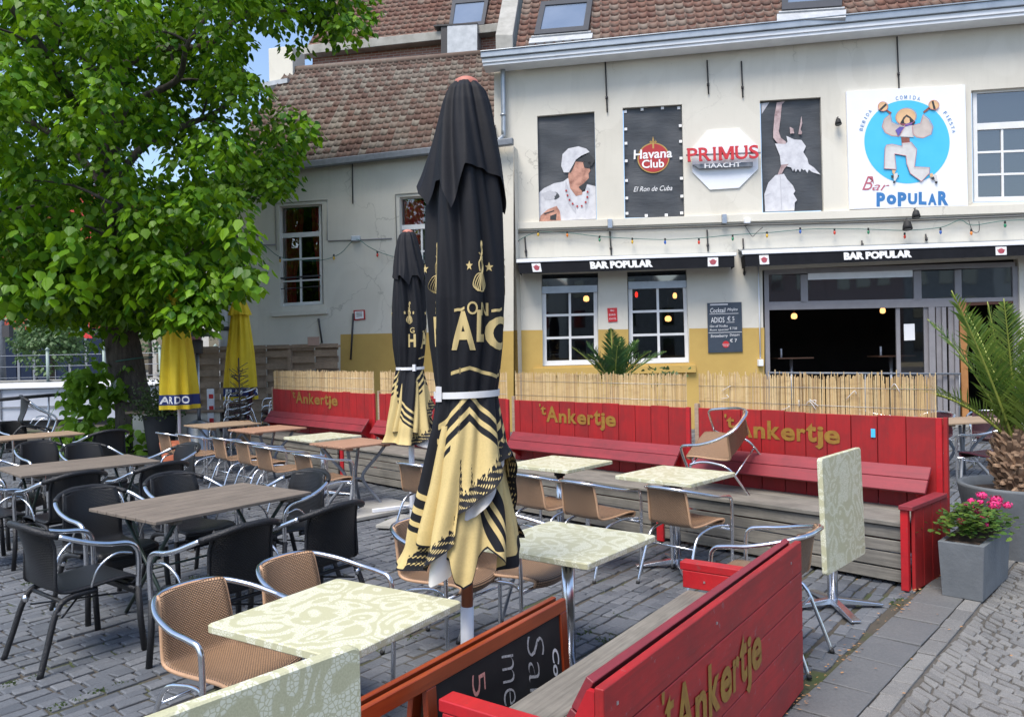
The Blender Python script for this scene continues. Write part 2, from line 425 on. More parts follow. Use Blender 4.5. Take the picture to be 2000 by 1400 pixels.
m_tanrim = M('tan_wicker_rim', (.54, .33, .20, 1), (.46, .275, .155, 1), rough=.5, scale=60, bmp=.4, bsc=150)
m_blk = wicker('black_woven_wicker', (.016, .017, .021, 1), (.010, .011, .014, 1), .7)
m_blkrim = M('black_wicker_wrap', (.014, .015, .018, 1), (.008, .008, .010, 1), rough=.42, scale=60, bmp=.6, bsc=120)
m_plum = wicker('plum_woven_wicker', (.085, .014, .026, 1), (.06, .010, .02, 1), .8)
m_plumrim = M('plum_wicker_rim', (.09, .015, .028, 1), (.06, .01, .02, 1), rough=.5, scale=60, bmp=.4, bsc=150)

def leaf_mat(name, c, c2, trans=.45, var=.6):
    m, nt, bs = newmat(name)
    g = N(nt, 'NewGeometry'); out = ramp(nt, g.outputs['Random Per Island'], [(0, c), (1, c2)])
    f = noise(nt, coords(nt), .9, 3, .5)
    hs = N(nt, 'HueSaturation'); nt.links.new(mathn(nt, 'ADD', mathn(nt, 'MULTIPLY', f, var), 1-var*.5), hs.inputs['Value']); nt.links.new(out, hs.inputs['Color'])
    nt.links.new(hs.outputs[0], bs.inputs['Base Color']); bs.inputs['Roughness'].default_value = .45
    bs.inputs['Specular IOR Level'].default_value = .35
    tl = N(nt, 'BsdfTranslucent'); mx = N(nt, 'MixShader'); mx.inputs[0].default_value = trans
    h2 = N(nt, 'HueSaturation'); h2.inputs['Value'].default_value = 1.5; h2.inputs['Hue'].default_value = .49; nt.links.new(hs.outputs[0], h2.inputs['Color'])
    nt.links.new(h2.outputs[0], tl.inputs[0])
    o = nt.nodes['Material Output']; nt.links.new(bs.outputs[0], mx.inputs[1]); nt.links.new(tl.outputs[0], mx.inputs[2]); nt.links.new(mx.outputs[0], o.inputs[0])
    return m
m_leaf = leaf_mat('linden_leaves', (.026, .105, .004, 1), (.18, .35, .010, 1), .36, 1.0)
m_leaf_y = leaf_mat('young_linden_leaves', (.12, .25, .02, 1), (.20, .36, .035, 1), .4)
m_leaf_d = leaf_mat('dull_green_leaves', (.05, .09, .025, 1), (.09, .13, .04, 1), .25)
m_palm = leaf_mat('palm_leaflets', (.07, .14, .02, 1), (.16, .22, .035, 1), .3)
m_palmd = leaf_mat('dark_palm_leaflets', (.03, .085, .025, 1), (.06, .12, .03, 1), .2)
m_bark = M('tree_bark', (.12, .10, .085, 1), (.045, .037, .032, 1), rough=.95, scale=6, sx=(2.5, 2.5, .6), bmp=1.0, bsc=9)
# ================================================================== GROUND
S_AX = Vector((.656, .755, 0)); S_N = Vector((.755, -.656, 0)); S_O = Vector((1.60, 4.175, 0))
def sn(s, n, z=0.0):
    q = S_O + S_AX*s + S_N*n; return Vector((q.x, q.y, z))
def in_view(p, m=2.6):
    return p.y > .9 and abs(p.x) < .68*p.y + m
# wide ground sheet
mb = MB(); mb.box(-160, 160, -30, 260, -.6, -.03)
m_asph = M('grey_asphalt', (.115, .115, .118, 1), (.085, .085, .09, 1), rough=.95, scale=1.2, bmp=.3, bsc=200, per_obj=False)
struct(mb.build('ground', m_asph))
# bed between the setts
m_joint = None
m, nt_, bs = newmat('sandy_mossy_joints')
v = coords(nt_); f = noise(nt_, v, 1.7, 4, .6); f2 = noise(nt_, v, 40, 4, .6)
o_ = ramp(nt_, f, [(.50, (.085, .072, .055, 1)), (.64, (.06, .085, .02, 1))])
o_ = mixc(nt_, mathn(nt_, 'MULTIPLY', f2, .6), o_, (.03, .027, .023, 1))
nt_.links.new(o_, bs.inputs['Base Color']); bs.inputs['Roughness'].default_value = 1; m_joint = m
mb = MB(); mb.poly([(-18, -2, -.012), (14, -2, -.012), (14, 24, -.012), (-18, 24, -.012)]); struct(mb.build('joint_bed', m_joint))

def sett_mat(name, c, c2, c3, speck=0.0, rough=.62):
    m, nt, bs = newmat(name)
    v = coords(nt); g = N(nt, 'NewGeometry')
    base = ramp(nt, g.outputs['Random Per Island'], [(0, c), (.5, c2), (1, c3)])
    f = noise(nt, v, 1.1, 4, .6); base = mixc(nt, ramp(nt, f, [(.4, (0, 0, 0, 1)), (.8, (.55, .55, .55, 1))]), base, tuple(x*1.35 for x in c3[:3])+(1,))
    f2 = noise(nt, v, 70, 6, .75)
    base = mixc(nt, ramp(nt, f2, [(.35, (.0, .0, .0, 1)), (.75, (.45, .45, .45, 1))]), base, tuple(x*.45 for x in c[:3])+(1,))
    if speck:
        f4 = noise(nt, v, 330, 2, .8); base = mixc(nt, ramp(nt, f4, [(.5, (0, 0, 0, 1)), (.72, (speck,)*3+(1,))]), base, (.48, .47, .45, 1))
    nt.links.new(base, bs.inputs['Base Color'])
    nt.links.new(mathn(nt, 'ADD', mathn(nt, 'MULTIPLY', f2, .35), rough-.2), bs.inputs['Roughness'])
    bump(nt, bs, noise(nt, v, 38, 8, .7), .55, .012)
    return m
m_sett = sett_mat('dark_porphyry_setts', (.080, .089, .103, 1), (.112, .122, .138, 1), (.155, .163, .176, 1))
m_slab = sett_mat('dark_bluestone_slabs', (.105, .112, .122, 1), (.13, .135, .14, 1), (.16, .158, .155, 1), rough=.6)
m_gran = sett_mat('light_granite_setts', (.105, .105, .105, 1), (.145, .143, .14, 1), (.19, .187, .18, 1), speck=.7, rough=.8)

def stone(mb, quad, z, bev=.008, jit=.006, depth=.05):
    """quad: 4 ground points ccw; rounded top stone as its own island"""
    c = sum(quad, Vector())/4
    tilt = Vector((R.uniform(-.02, .02), R.uniform(-.02, .02), 0))
    top = []; mid = []; bot = []
    for q in quad:
        q = q + Vector((R.uniform(-jit, jit), R.uniform(-jit, jit), 0))
        hz = z + tilt.x*(q.x-c.x) + tilt.y*(q.y-c.y)
        dd = (c-q); L = max(dd.length, .02); dd = dd/L
        t = q + dd*bev*1.7; top.append(Vector((t.x, t.y, hz)))
        t2 = q + dd*bev*.35; mid.append(Vector((t2.x, t2.y, hz-bev*.6)))
        bot.append(Vector((q.x, q.y, hz-depth)))
    vs = top+mid+bot; fs = [(0, 1, 2, 3)]
    for k in range(4):
        k2 = (k+1) % 4
        fs.append((k, 4+k, 4+k2, k2)); fs.append((4+k, 8+k, 8+k2, 4+k2))
    mb.add(vs, fs, 0, False)

mb = MB()
ra = radians(52); A = Vector((cos(ra), sin(ra), 0)); B = Vector((-sin(ra), cos(ra), 0))
row = -6.0
while row < 19:
    wdt = R.uniform(.078, .098); a = -9 + R.uniform(0, .2)
    wob = R.uniform(0, 6)
    while a < 21:
        L = R.uniform(.10, .185)
        p = A*(a+L/2) + B*(row+wdt/2)
        if in_view(p) and (p-S_O).dot(S_N) < -.055 and p.y < 17.5 and p.length > .9:
            g = .0045
            yo = .014*sin(a*1.3+wob)+.006*sin(a*5.1+wob*2)
            q = [A*(a+g)+B*(row+g+yo), A*(a+L-g)+B*(row+g+yo), A*(a+L-g)+B*(row+wdt-g+yo), A*(a+g)+B*(row+wdt-g+yo)]
            far = p.y > 10
            stone(mb, q, R.uniform(-.004, .004) + .004*sin(p.x*1.7)*cos(p.y*1.3), .007, .003 if far else .008)
        a += L
    row += wdt
struct(mb.build('cobbled_terrace', m_sett))
# slab strip + kerb
mb = MB(); s = -4.5
while s < 5:
    L = R.uniform(.36, .46)
    stone(mb, [sn(s+.004, .0+R.uniform(0, .008)), sn(s+.004, .275), sn(s+L-.004, .275), sn(s+L-.004, .0)], .004, .006, .003)
    s += L
struct(mb.build('bluestone_path', m_slab))
mb = MB(); s = -4.5
while s < 5:
    L = R.uniform(.17, .27)
    stone(mb, [sn(s+.003, .285), sn(s+.003, .385), sn(s+L-.003, .385), sn(s+L-.003, .285)], .006, .005, .003)
    s += L
struct(mb.build('granite_kerb_row', m_gran))
# segmental arc granite paving
mb = MB(); Wf = 1.15
for k in range(-1, 5):
    n0 = .40 + (k)*Wf
    if k < 0: continue
    r_ = -5.0
    while r_ < 9:
        dr = R.uniform(.064, .08); nn = 0.0
        j = R.uniform(.0, .05)
        while nn < Wf-.03:
            L = R.uniform(.07, .115); e = min(nn+L, Wf)
            if Wf - e < .05: e = Wf
            def arc(n, r): return r - .30*cos(pi*(n/Wf-.5))
            g = .003
            q = [sn(arc(nn, r_)+g, n0+nn+g), sn(arc(e, r_)+g, n0+e-g), sn(arc(e, r_+dr)-g, n0+e-g), sn(arc(nn, r_+dr)-g, n0+nn+g)]
            c = (q[0]+q[2])/2
            if in_view(c, 1.8) and c.y < 15.5:
                stone(mb, [q[0], q[1], q[2], q[3]], R.uniform(-.003, .004), .007, .0105)
            nn = e
        r_ += dr
struct(mb.build('granite_pavement', m_gran))
mb = MB(); mb.poly([sn(-6, .30, -.010), sn(-6, 12, -.010), sn(14, 12, -.010), sn(14, .30, -.010)]); struct(mb.build('pavement_bed', M('grey_grit_bed', (.11, .10, .09, 1), (.07, .065, .055, 1), rough=1, scale=30, per_obj=False)))
# moss, litter between stones
def tuft(mb, p, n, r, h, lo=.01):
    for _ in range(n):
        a = R.uniform(0, 2*pi); rr = r*sqrt(R.random()); q = p + Vector((rr*cos(a), rr*sin(a), 0))
        d = Vector((R.uniform(-1, 1), R.uniform(-1, 1), 0)).normalized()*R.uniform(lo, lo*2)
        mb.add([q-d*.4, q+d*.4, q+d+Vector((0, 0, R.uniform(.3, 1)*h)), q-d*.2+Vector((0, 0, R.uniform(.3, 1)*h))], [(0, 1, 2, 3)])
mb = MB()
for (u, v_) in [(1560, 1293), (1750, 1180), (690, 1000), (760, 1015), (1140, 1235), (1180, 1250), (1100, 1262), (640, 1205), (55, 1140), (20, 1335), (110, 1380), (190, 1350), (1120, 1340), (1240, 1070), (860, 1160), (1215, 1245), (470, 1085)]:
    p = on(u, v_, .0); tuft(mb, p, 34, .05, .012, .006); tuft(mb, p+A*.12, 16, .04, .01, .005)
for _ in range(260):
    a = R.uniform(-8, 14); r0 = R.uniform(-5, 15); p = A*a + B*r0
    if in_view(p, .3) and p.y < 13 and (p-S_O).dot(S_N) < .02: tuft(mb, p, 14, .05, .012, .006)
tag(mb.build('joint_moss', m_leaf_d), 'moss and small weeds in the joints of the paving', kind='stuff')
mb = MB(); m_litter = M('dry_leaf_litter', (.45, .22, .08, 1), (.30, .17, .09, 1), island=.6, rough=.9)
for _ in range(230):
    p = sn(R.uniform(-1.2, 2.6), R.gauss(-.01, .035) if R.random() < .75 else R.uniform(-.5, 1.6), .012)
    r = R.uniform(.004, .014); a = R.uniform(0, 6)
    mb.poly([p+Vector((r*cos(a+k*1.57), r*sin(a+k*1.57)*.6, R.uniform(0, .006))) for k in range(4)])
tag(mb.build('leaf_litter', m_litter), 'dry brown leaf crumbs along the path edge', kind='stuff')

# ================================================================== MAIN BAR BUILDING
PM = Plane(atd(1500, 690, 17.0), .13)
q0 = PM.fp(1003, 600, .35)
PW = Plane(q0, .245)
def wall_with_holes(mb, pl, outer, holes, depth=.25, mi=0, off=0.0):
    o2 = [pl.sz(u, v) for u, v in outer]
    hs = [[pl.sz(u, v) for u, v in h] for h in holes]
    P = [[Vector((a, b, 0)) for a, b in o2]] + [[Vector((a, b, 0)) for a, b in h] for h in hs]
    tris = tessellate_polygon(P)
    allp = [q for poly_ in P for q in poly_]
    vs = [pl.xyz(q.x, q.y, off) for q in allp]
    mb.add(vs, [tuple(t) for t in tris], mi)
    for h in hs:
        n = len(h)
        for k in range(n):
            a, b = h[k], h[(k+1) % n]
            mb.add([pl.xyz(a[0], a[1], off), pl.xyz(b[0], b[1], off), pl.xyz(b[0], b[1], off-depth), pl.xyz(a[0], a[1], off-depth)], [(0, 1, 2, 3)], mi)
def ground_pt(pl, u):           # pixel of the plane's foot below column u
    lo, hi = 690, 1200
    for _ in range(40):
        m_ = (lo+hi)/2
        if pl.fp(u, m_).z > 0: lo = m_
        else: hi = m_
    return (u, lo)
bar = thing('bar_building', 'cream rendered bar building with ochre base and black awnings', 'building', PM.xyz(0, 0))
def par(o, root=None):          # parent keeping world placement
    root = root or bar
    o.parent = root; o.matrix_parent_inverse = Matrix.Translation(-Vector(root.location)); return o
H_ban = [[(1049, 227), (1161, 218), (1166, 430), (1053, 435)], [(1216, 211), (1332, 204), (1337, 424), (1220, 427)], [(1484, 197), (1603, 190), (1609, 413), (1489, 416)]]
H_w1 = [(1057, 535), (1168, 532), (1168, 712), (1060, 715)]
H_w2 = [(1225, 530), (1341, 526), (1346, 708), (1228, 711)]
H_up = [(1897, 177), (2110, 163), (2113, 392), (1900, 396)]
H_shop = [(1489, 527), (1990, 505), (1996, 829), (1494, 848)]
top = [(965, 108), (2400, -40)]
mb = MB()
gl, gr = ground_pt(PM, 965), ground_pt(PM, 2400)
wall_with_holes(mb, PM, [top[0], top[1], gr, gl], [H_ban[0], H_ban[1], H_ban[2], H_w1, H_w2, H_up, H_shop], .22)
# other sides: left gable return and backing
L0 = PM.sz(965, 108); G0 = PM.sz(965, 600)
mb.add([PM.xyz(L0[0], 0), PM.xyz(L0[0], L0[1]), PM.xyz(L0[0], L0[1], -9), PM.xyz(L0[0], 0, -9)], [(0, 1, 2, 3)])
par(mb.build('wall', m_wall))
# ochre painted band: 3 mm skin beside the openings
mb = MB()
def skin(pl, pts, o=.004): mb.add([pl.fp(u, v, o) for u, v in pts], [tuple(range(len(pts)))])
def zband(pl, u0, u1, vtop_l, vtop_r, o=.004):
    a = ground_pt(pl, u0); b = ground_pt(pl, u1)
    skin(pl, [(u0, vtop_l), (u1, vtop_r), b, a], o)
zband(PM, 1003, 1060, 645, 644.5); zband(PM, 1168.5, 1227.5, 643.5, 643); zband(PM, 1346, 1493, 641.5, 640)
skin(PM, [(1060, 715), (1168.5, 712), ground_pt(PM, 1168.5), ground_pt(PM, 1060)])
skin(PM, [(1227.5, 711), (1346, 708), ground_pt(PM, 1346), ground_pt(PM, 1227.5)])
par(mb.build('painted_base', m_ochre))
# window sill under both ground floor windows
Q = Quad(PM, [(1042, 719), (1358, 712), (1359, 727), (1043, 734)])
mb = MB(); mb.qbox(Q, 0, 1, 0, 1, .004, .09); par(mb.build('window_sill', m_ochre, bevel=.006))
# moulded ledge
mb = MB(); Q = Quad(PM, [(1006, 436), (2400, 385), (2400, 404), (1006, 449)])
mb.qbox(Q, 0, 1, 0, 1, .0, .10); mb.qbox(Q, 0, 1, 1.0, 1.35, .0, .05); par(mb.build('ledge', m_wall, bevel=.008))
# eaves: soffit, white gutter board, zinc gutter
mb = MB()
Qg = Quad(PM, [(942, 103), (2400, -43), (2400, -13), (942, 125)], .45)
mb.qbox(Qg, 0, 1, .62, 1.0, -.02, .05, 0)
mb.qbox(Qg, .001, .999, 1.0, 1.25, -.42, .02, 0)
par(mb.build('eaves_board', m_zincw, bevel=.01))
mb = MB(); mb.qbox(Qg, -.0015, .999, .02, .60, -.05, .10, 0); mb.qbox(Qg, -.002, .999, .0, .12, .10, .125, 0); par(mb.build('gutter', m_zinc, bevel=.02))
# drain pipe at the corner
mb = MB(); pts = [PM.fp(982, 122, .14), PM.fp(984, 255, .14), PM.fp(981, 268, .22), PM.fp(973, 275, .3)]
mb.tube(cr(pts, 4), .055, 12); mb.tube([PM.fp(983, 225, .14)+Vector((0, 0, .02)), PM.fp(983, 225, .14)-Vector((0, 0, .02))], .068, 12)
par(mb.build('drain_pipe', m_zinc))
# wall anchors
for (u0, v0, u1, v1) in [(1182, 118, 1186, 220), (1381, 118, 1384, 184), (1448, 120, 1451, 191), (1752, 72, 1756, 173), (1025, 463, 1028, 502), (1191, 452, 1194, 498), (1381, 449, 1383, 491), (1451, 466, 1453, 502), (1683, 470, 1685, 482), (1808, 457, 1810, 471), (1453, 520, 1454, 538)]:
    mb = MB(); a, b = PM.fp(u0, v0, .03), PM.fp(u1, v1, .03); mb.tube([a, b], .016, 6)
    c = a.lerp(b, .72); mb.tube([c-Vector((0, 0, .03)), c+Vector((0, 0, .03))], .028, 6)
    par(mb.build('wall_anchor', m_iron))
# roof tiles -----------------------------------------------------------
def tile_mat(name, cs):
    m, nt, bs = newmat(name)
    g = N(nt, 'NewGeometry'); v = coords(nt)
    c = ramp(nt, g.outputs['Random Per Island'], cs)
    f = noise(nt, v, .8, 4, .6); lich = noise(nt, v, 9, 6, .7)
    k = mathn(nt, 'MULTIPLY', ramp(nt, f, [(.35, (0, 0, 0, 1)), (.6, (1, 1, 1, 1))]), ramp(nt, lich, [(.42, (0, 0, 0, 1)), (.58, (.8, .8, .8, 1))]))
    c = mixc(nt, mathn(nt, 'MULTIPLY', k, .7), c, (.19, .175, .148, 1))
    nt.links.new(c, bs.inputs['Base Color']); bs.inputs['Roughness'].default_value = .85
    bump(nt, bs, noise(nt, v, 30, 5, .6), .3, .01); return m
m_tiles = tile_mat('old_clay_pantiles', [(0, (.085, .045, .034, 1)), (.4, (.135, .075, .056, 1)), (.7, (.145, .11, .088, 1)), (1, (.20, .175, .145, 1))])
m_tiles2 = tile_mat('red_brown_clay_tiles', [(0, (.115, .05, .036, 1)), (.5, (.17, .08, .056, 1)), (.85, (.165, .095, .07, 1)), (1, (.21, .16, .13, 1))])
m_under = M('roof_underlay', (.07, .03, .02, 1), rough=1)
def tiles(root, el, er, rr, rl, tw, th, mat, name='roof', lift=.011):
    mb = MB(); W = (er-el).length; Hh = (rl-el).length; nc = max(1, int(W/tw)); nr = max(1, int(Hh/th))
    n = (er-el).cross(rl-el).normalized()
    if n.z < 0: n = -n
    def P(a, b, o=0): return el*(1-a)*(1-b)+er*a*(1-b)+rr*a*b+rl*(1-a)*b + n*o
    prof = [(0, .034), (.10, .044), (.20, .012), (.55, .0), (.88, .006), (1.02, .026)]
    for j in range(nr):
        for i in range(nc):
            a0 = i/nc; da = 1/nc; b0 = j/nr; db = 1/nr*1.08; jit = R.uniform(-.004, .004)
            top = []; bot = []; thk = []
            for x, h in prof:
                top.append(P(a0+x*da, min(b0+db, 1.02), h+.004+jit)); bot.append(P(a0+x*da, b0, h+lift+jit)); thk.append(P(a0+x*da, b0+.002, h+lift-.016+jit))
            K = len(prof); vs = top+bot+thk
            fs = [(k+K, k+1+K, k+1, k) for k in range(K-1)] + [(k+2*K, k+1+2*K, k+1+K, k+K) for k in range(K-1)]
            mb.add(vs, fs, 0, True)
    mb.add([P(0, 0, -.03), P(1, 0, -.03), P(1, 1, -.03), P(0, 1, -.03)], [(0, 1, 2, 3)], 1)
    r = mb.build(name, [mat, m_under]); par(r, root)
    return r, n
class Surf:
    def __init__(s, p, n): s.pp = p; s.n = n
    def fp(s, u, v, off=0):
        d = ray(u, v); t = ((s.pp+s.n*off-O3).dot(s.n))/d.dot(s.n); return O3+d*t
el = PM.fp(1008, 96, .42); er = PM.fp(2400, -45, .42)
back = -PM.n*4.2 + Vector((0, 0, 4.4))
roof1, n1 = tiles(bar, el, er, er+back, el+back, .20, .27, m_tiles2)
SF = Surf(el, n1)
def skylight(root, roof, sf, c, o=.1):
    Q = Quad.__new__(Quad); Q.c = [sf.fp(u, v, o) for u, v in c]; Q.n = sf.n
    mb = MB(); t = .10; t2 = .13
    mb.qbox(Q, 0, 1, 0, t2, -.1, .03); mb.qbox(Q, 0, 1, 1-t2, 1, -.1, .03); mb.qbox(Q, 0, t, t2, 1-t2, -.1, .03); mb.qbox(Q, 1-t, 1, t2, 1-t2, -.1, .03)
    f = mb.build('skylight', m_frame_dark); f.parent = roof; f.matrix_parent_inverse = roof.matrix_parent_inverse.copy() if False else Matrix.Identity(4)
    f.matrix_parent_inverse = (Matrix.Translation(Vector(root.location)) @ roof.matrix_parent_inverse).inverted() if False else Matrix.Identity(4)
    mb = MB(); mb.qbox(Q, t, 1-t, t2, 1-t2, -.05, .0); g = mb.build('pane', m_skyglass); g.parent = roof
    mb = MB(); mb.qbox(Q, -.08, 1.08, 1.02, 1.16, -.11, -.035)
    mb.qbox(Q, -.05, 1.05, 1.0, 1.02, -.11, .0); g = mb.build('lead_flashing', m_lead); g.parent = roof
m_frame_dark = M('dark_skylight_frame', (.045, .046, .05, 1), rough=.5)
m_skyglass = M('skylight_glass', (.12, .16, .23, 1), (.16, .20, .27, 1), rough=.06, spec=.9, scale=1)
m_lead = M('lead_flashing', (.50, .52, .54, 1), (.36, .38, .4, 1), rough=.5, metal=.3)
skylight(bar, roof1, SF, [(1057, 6), (1158, -2), (1149, 61), (1043, 70)])
skylight(bar, roof1, SF, [(1527, -70), (1648, -82), (1644, 14), (1527, 22)])
# party wall coping between the roofs
mb = MB()
a0, a1 = PM.fp(968, 88, .35), PM.fp(1002, 88, .35)
b0, b1 = a0+back, a1+back
up_ = Vector((0, 0, .22))
mb.hexa([a0-up_*2, a1-up_*2, b1-up_*2, b0-up_*2, a0+up_, a1+up_, b1+up_, b0+up_]); par(mb.build('coping', m_concrete, bevel=.02))

# ---- windows ----------------------------------------------------------
def window(root, pl, c, cols, rows, off=-.16, transom=None, fw_=.06, bar_=.022, glass=None, frame=None, sill=False, splits=None):
    Q = Quad(pl, c, off); W, Hh = Q.w(), Q.h(); fa, fb = fw_/W, fw_/Hh; ba, bb = bar_/W, bar_/Hh
    frame = frame or m_white; glass = glass or m_glass
    mb = MB()
    mb.qbox(Q, 0, 1, 0, fb, 0, .05); mb.qbox(Q, 0, 1, 1-fb*1.25, 1, 0, .05); mb.qbox(Q, 0, fa, fb, 1-fb*1.25, 0, .05); mb.qbox(Q, 1-fa, 1, fb, 1-fb*1.25, 0, .05)
    t0 = fb
    if transom:
        mb.qbox(Q, fa, 1-fa, transom-fb*.9, transom+fb*.9, .0, .058); t0 = transom+fb*.9
    for i in range(1, cols):
        x = fa+(1-2*fa)*i/cols; mb.qbox(Q, x-ba, x+ba, t0, 1-fb*1.25, .004, .042)
    hh = 1-fb*1.25-t0
    for j in range(1, rows):
        y = t0+hh*j/rows
        for i in range(cols):
            x0 = fa+(1-2*fa)*i/cols+(ba if i else 0); x1 = fa+(1-2*fa)*(i+1)/cols-(ba if i < cols-1 else 0)
            mb.qbox(Q, x0, x1, y-bb, y+bb, .004, .04)
    f = par(mb.build('window', frame), root)
    mb = MB(); mb.qbox(Q, fa*.6, 1-fa*.6, fb*.6, 1-fb*.6, .008, .016); g = mb.build('pane', glass); g.parent = f
    return Q, f
# ground floor windows: dark head panel with white frame below
for c, hd in (([(1059, 565), (1167, 562), (1168, 711), (1061, 714)], [(1058, 536), (1168, 533), (1167, 562), (1059, 565)]),
              ([(1227, 556), (1341, 553), (1346, 707), (1229, 710)], [(1226, 531), (1341, 527), (1341, 553), (1227, 556)])):
    Q, f = window(bar, PM, c, 2, 3, -.17, None, .085, .026, m_clear)
    mb = MB(); mb.qbox(Q, 0, 1, -.03, .06, .05, .10); g = mb.build('roller_box', m_zinc); g.parent = f
    Qh = Quad(PM, hd, -.17); mb = MB(); mb.qbox(Qh, 0, 1, 0, .85, 0, .03); g = mb.build('head_panel', m_glass); g.parent = f
# upper right window
Q, f = window(bar, PM, [(1898, 178), (2110, 164), (2113, 391), (1901, 395)], 4, 3, -.14, .33, .075, .022, None)
# shop front frames
QS = Quad(PM, [(1491, 527), (1990, 505), (1996, 829), (1496, 848)], -.1)
def pxQ(pl, off, u, v): return None
mb = MB()
def fr(c, o0=0, o1=.07):
    q = Quad(PM, c, -.12); mb.qbox(q, 0, 1, 0, 1, o0, o1)
fr([(1491, 527), (1500, 527), (1505, 847), (1496, 848)], 0, .075)
fr([(1500, 527), (1980, 512), (1980, 522), (1500, 537)])
fr([(1500, 590), (1876, 582), (1876, 599), (1500, 606)])
fr([(1562, 537), (1576, 536), (1577, 591), (1563, 592)]); fr([(1782, 530), (1797, 529), (1798, 586), (1783, 587)])
fr([(1862, 528), (1875, 527), (1876, 583), (1863, 584)]); fr([(1974, 522), (1990, 521), (1996, 829), (1982, 829)], 0, .075)
fr([(1876, 583), (1982, 580), (1982, 588), (1876, 591)])
sh = par(mb.build('shop_front_frame', m_frame_grey, bevel=.004))
mb = MB()
for c in ([(1500, 537), (1562, 537), (1563, 592), (1500, 592)], [(1576, 536), (1782, 530), (1783, 586), (1577, 591)], [(1797, 530), (1862, 528), (1863, 584), (1798, 586)], [(1875, 527), (1974, 522), (1978, 580), (1876, 583)]):
    q = Quad(PM, c, -.12); mb.qbox(q, 0, 1, 0, 1, .02, .03)
g = mb.build('pane', m_glass); g.parent = sh
mb = MB(); q = Quad(PM, [(1577, 532), (1781, 527), (1781, 541), (1577, 547)], -.12); mb.qbox(q, 0, 1, 0, 1, .034, .045)
g = mb.build('blind', m_zincw); g.parent = sh
# door frame (wood) + folding doors pushed aside
mb = MB(); q = Quad(PM, [(1870, 590), (1884, 590), (1890, 830), (1877, 830)], -.12); mb.qbox(q, 0, 1, 0, 1, 0, .08); par(mb.build('door_post', m_fence_o := M('varnished_door_post', (.42, .20, .07, 1), (.34, .15, .05, 1), rough=.4)))
mb = MB(); q = Quad(PM, [(1877, 588), (1990, 582), (1990, 592), (1877, 598)], -.12); mb.qbox(q, 0, 1, 0, 1, .0, .06); par(mb.build('door_lintel', M('dark_wood_lintel', (.10, .035, .015, 1), rough=.5)))
for k, (u0, u1, o0) in enumerate([(1748, 1756, 0), (1802, 1812, 0), (1812, 1824, .25), (1826, 1836, .1), (1838, 1846, .3), (1850, 1860, .12), (1862, 1870, .3)]):
    mb = MB(); q = Quad(PM, [(u0, 600), (u1, 600), (u1+4, 832), (u0+4, 832)], -.14+o0*.3); mb.qbox(q, 0, 1, 0, 1, 0, .05)
    fl = par(mb.build('folding_door', m_frame_grey, bevel=.004))
    if k == 0:
        mb = MB(); q = Quad(PM, [(1756, 602), (1802, 602), (1806, 832), (1760, 832)], -.14); mb.qbox(q, 0, 1, 0, 1, .02, .026); g = mb.build('pane', m_clear); g.parent = fl
        mb = MB(); q = Quad(PM, [(1765, 633), (1786, 632), (1787, 664), (1766, 665)], -.11); mb.qbox(q, 0, 1, 0, 1, .0, .003); g = mb.build('notice', m_letterw); g.parent = fl
# balustrade rail
mb = MB(); mb.tube([PM.fp(1500, 728, .05), PM.fp(1876, 730, .05)], .022, 8)
for u in (1502, 1690, 1874): mb.tube([PM.fp(u, 729, .05), PM.fp(u, 835, .05)], .015, 6)
par(mb.build('hand_rail', m_greysteel))
# rooms behind the openings
def room(root, pl, c, depth, mat, lift=0.0):
    (a0, z1), (a1, _), (a2, z0) = pl.sz(*c[0]), pl.sz(*c[1]), pl.sz(*c[2])
    mb = MB(); a0 -= .5; a1 += .5
    z0 = lift; z1 += .15
    P = lambda a, z, o: pl.xyz(a, z, o)
    d0, d1 = -.23, -depth
    mb.add([P(a0, z0, d0), P(a1, z0, d0), P(a1, z0, d1), P(a0, z0, d1), P(a0, z1, d0), P(a1, z1, d0), P(a1, z1, d1), P(a0, z1, d1)],
           [(0, 1, 2, 3), (7, 6, 5, 4), (3, 2, 6, 7), (0, 3, 7, 4), (2, 1, 5, 6)])
    return par(mb.build('room', mat), root)
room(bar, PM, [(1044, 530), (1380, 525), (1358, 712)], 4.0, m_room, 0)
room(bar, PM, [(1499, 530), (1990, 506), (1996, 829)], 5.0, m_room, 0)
# threshold step
mb = MB(); q = Quad(PM, [(1500, 822), (1990, 812), (1990, 829), (1500, 845)], 0); mb.qbox(q, 0, 1, 0, 1, -.3, .25); par(mb.build('door_step', m_concrete, bevel=.01))

# ================================================================== WING
wing = thing('wing_building', 'lower cream side wing with pantile roof and red curtained windows', 'building', PW.xyz(0, 0))
HW1 = [(545, 403), (629, 398), (632, 594), (548, 599)]
HW2 = [(780, 385), (868, 380), (871, 582), (783, 587)]
mb = MB()
wall_with_holes(mb, PW, [(430, 350), (1003, 285), ground_pt(PW, 1003), ground_pt(PW, 430)], [HW1, HW2], .22)
a, z = PW.sz(1003, 285)
mb.add([PW.xyz(a, 0), PW.xyz(a, z), PW.xyz(a, z, -.8), PW.xyz(a, 0, -.8)], [(0, 1, 2, 3)])
a2, z2 = PW.sz(430, 350)
zr = (O3 + ray(562, 140)*((PW.p-PW.n*3.1-O3).dot(PW.n)/ray(562, 140).dot(PW.n))).z
mb.add([PW.xyz(a2, 0), PW.xyz(a2, z2), PW.xyz(a2, zr-.1, -3.1), PW.xyz(a2, z2, -6.2), PW.xyz(a2, 0, -6.2)], [(0, 1, 2, 3, 4)])
par(mb.build('wall', m_wall), wing)
mb = MB(); zband(PW, 665, 1003, 653, 646); par(mb.build('painted_base', m_ochre), wing)
m_curtglass = None
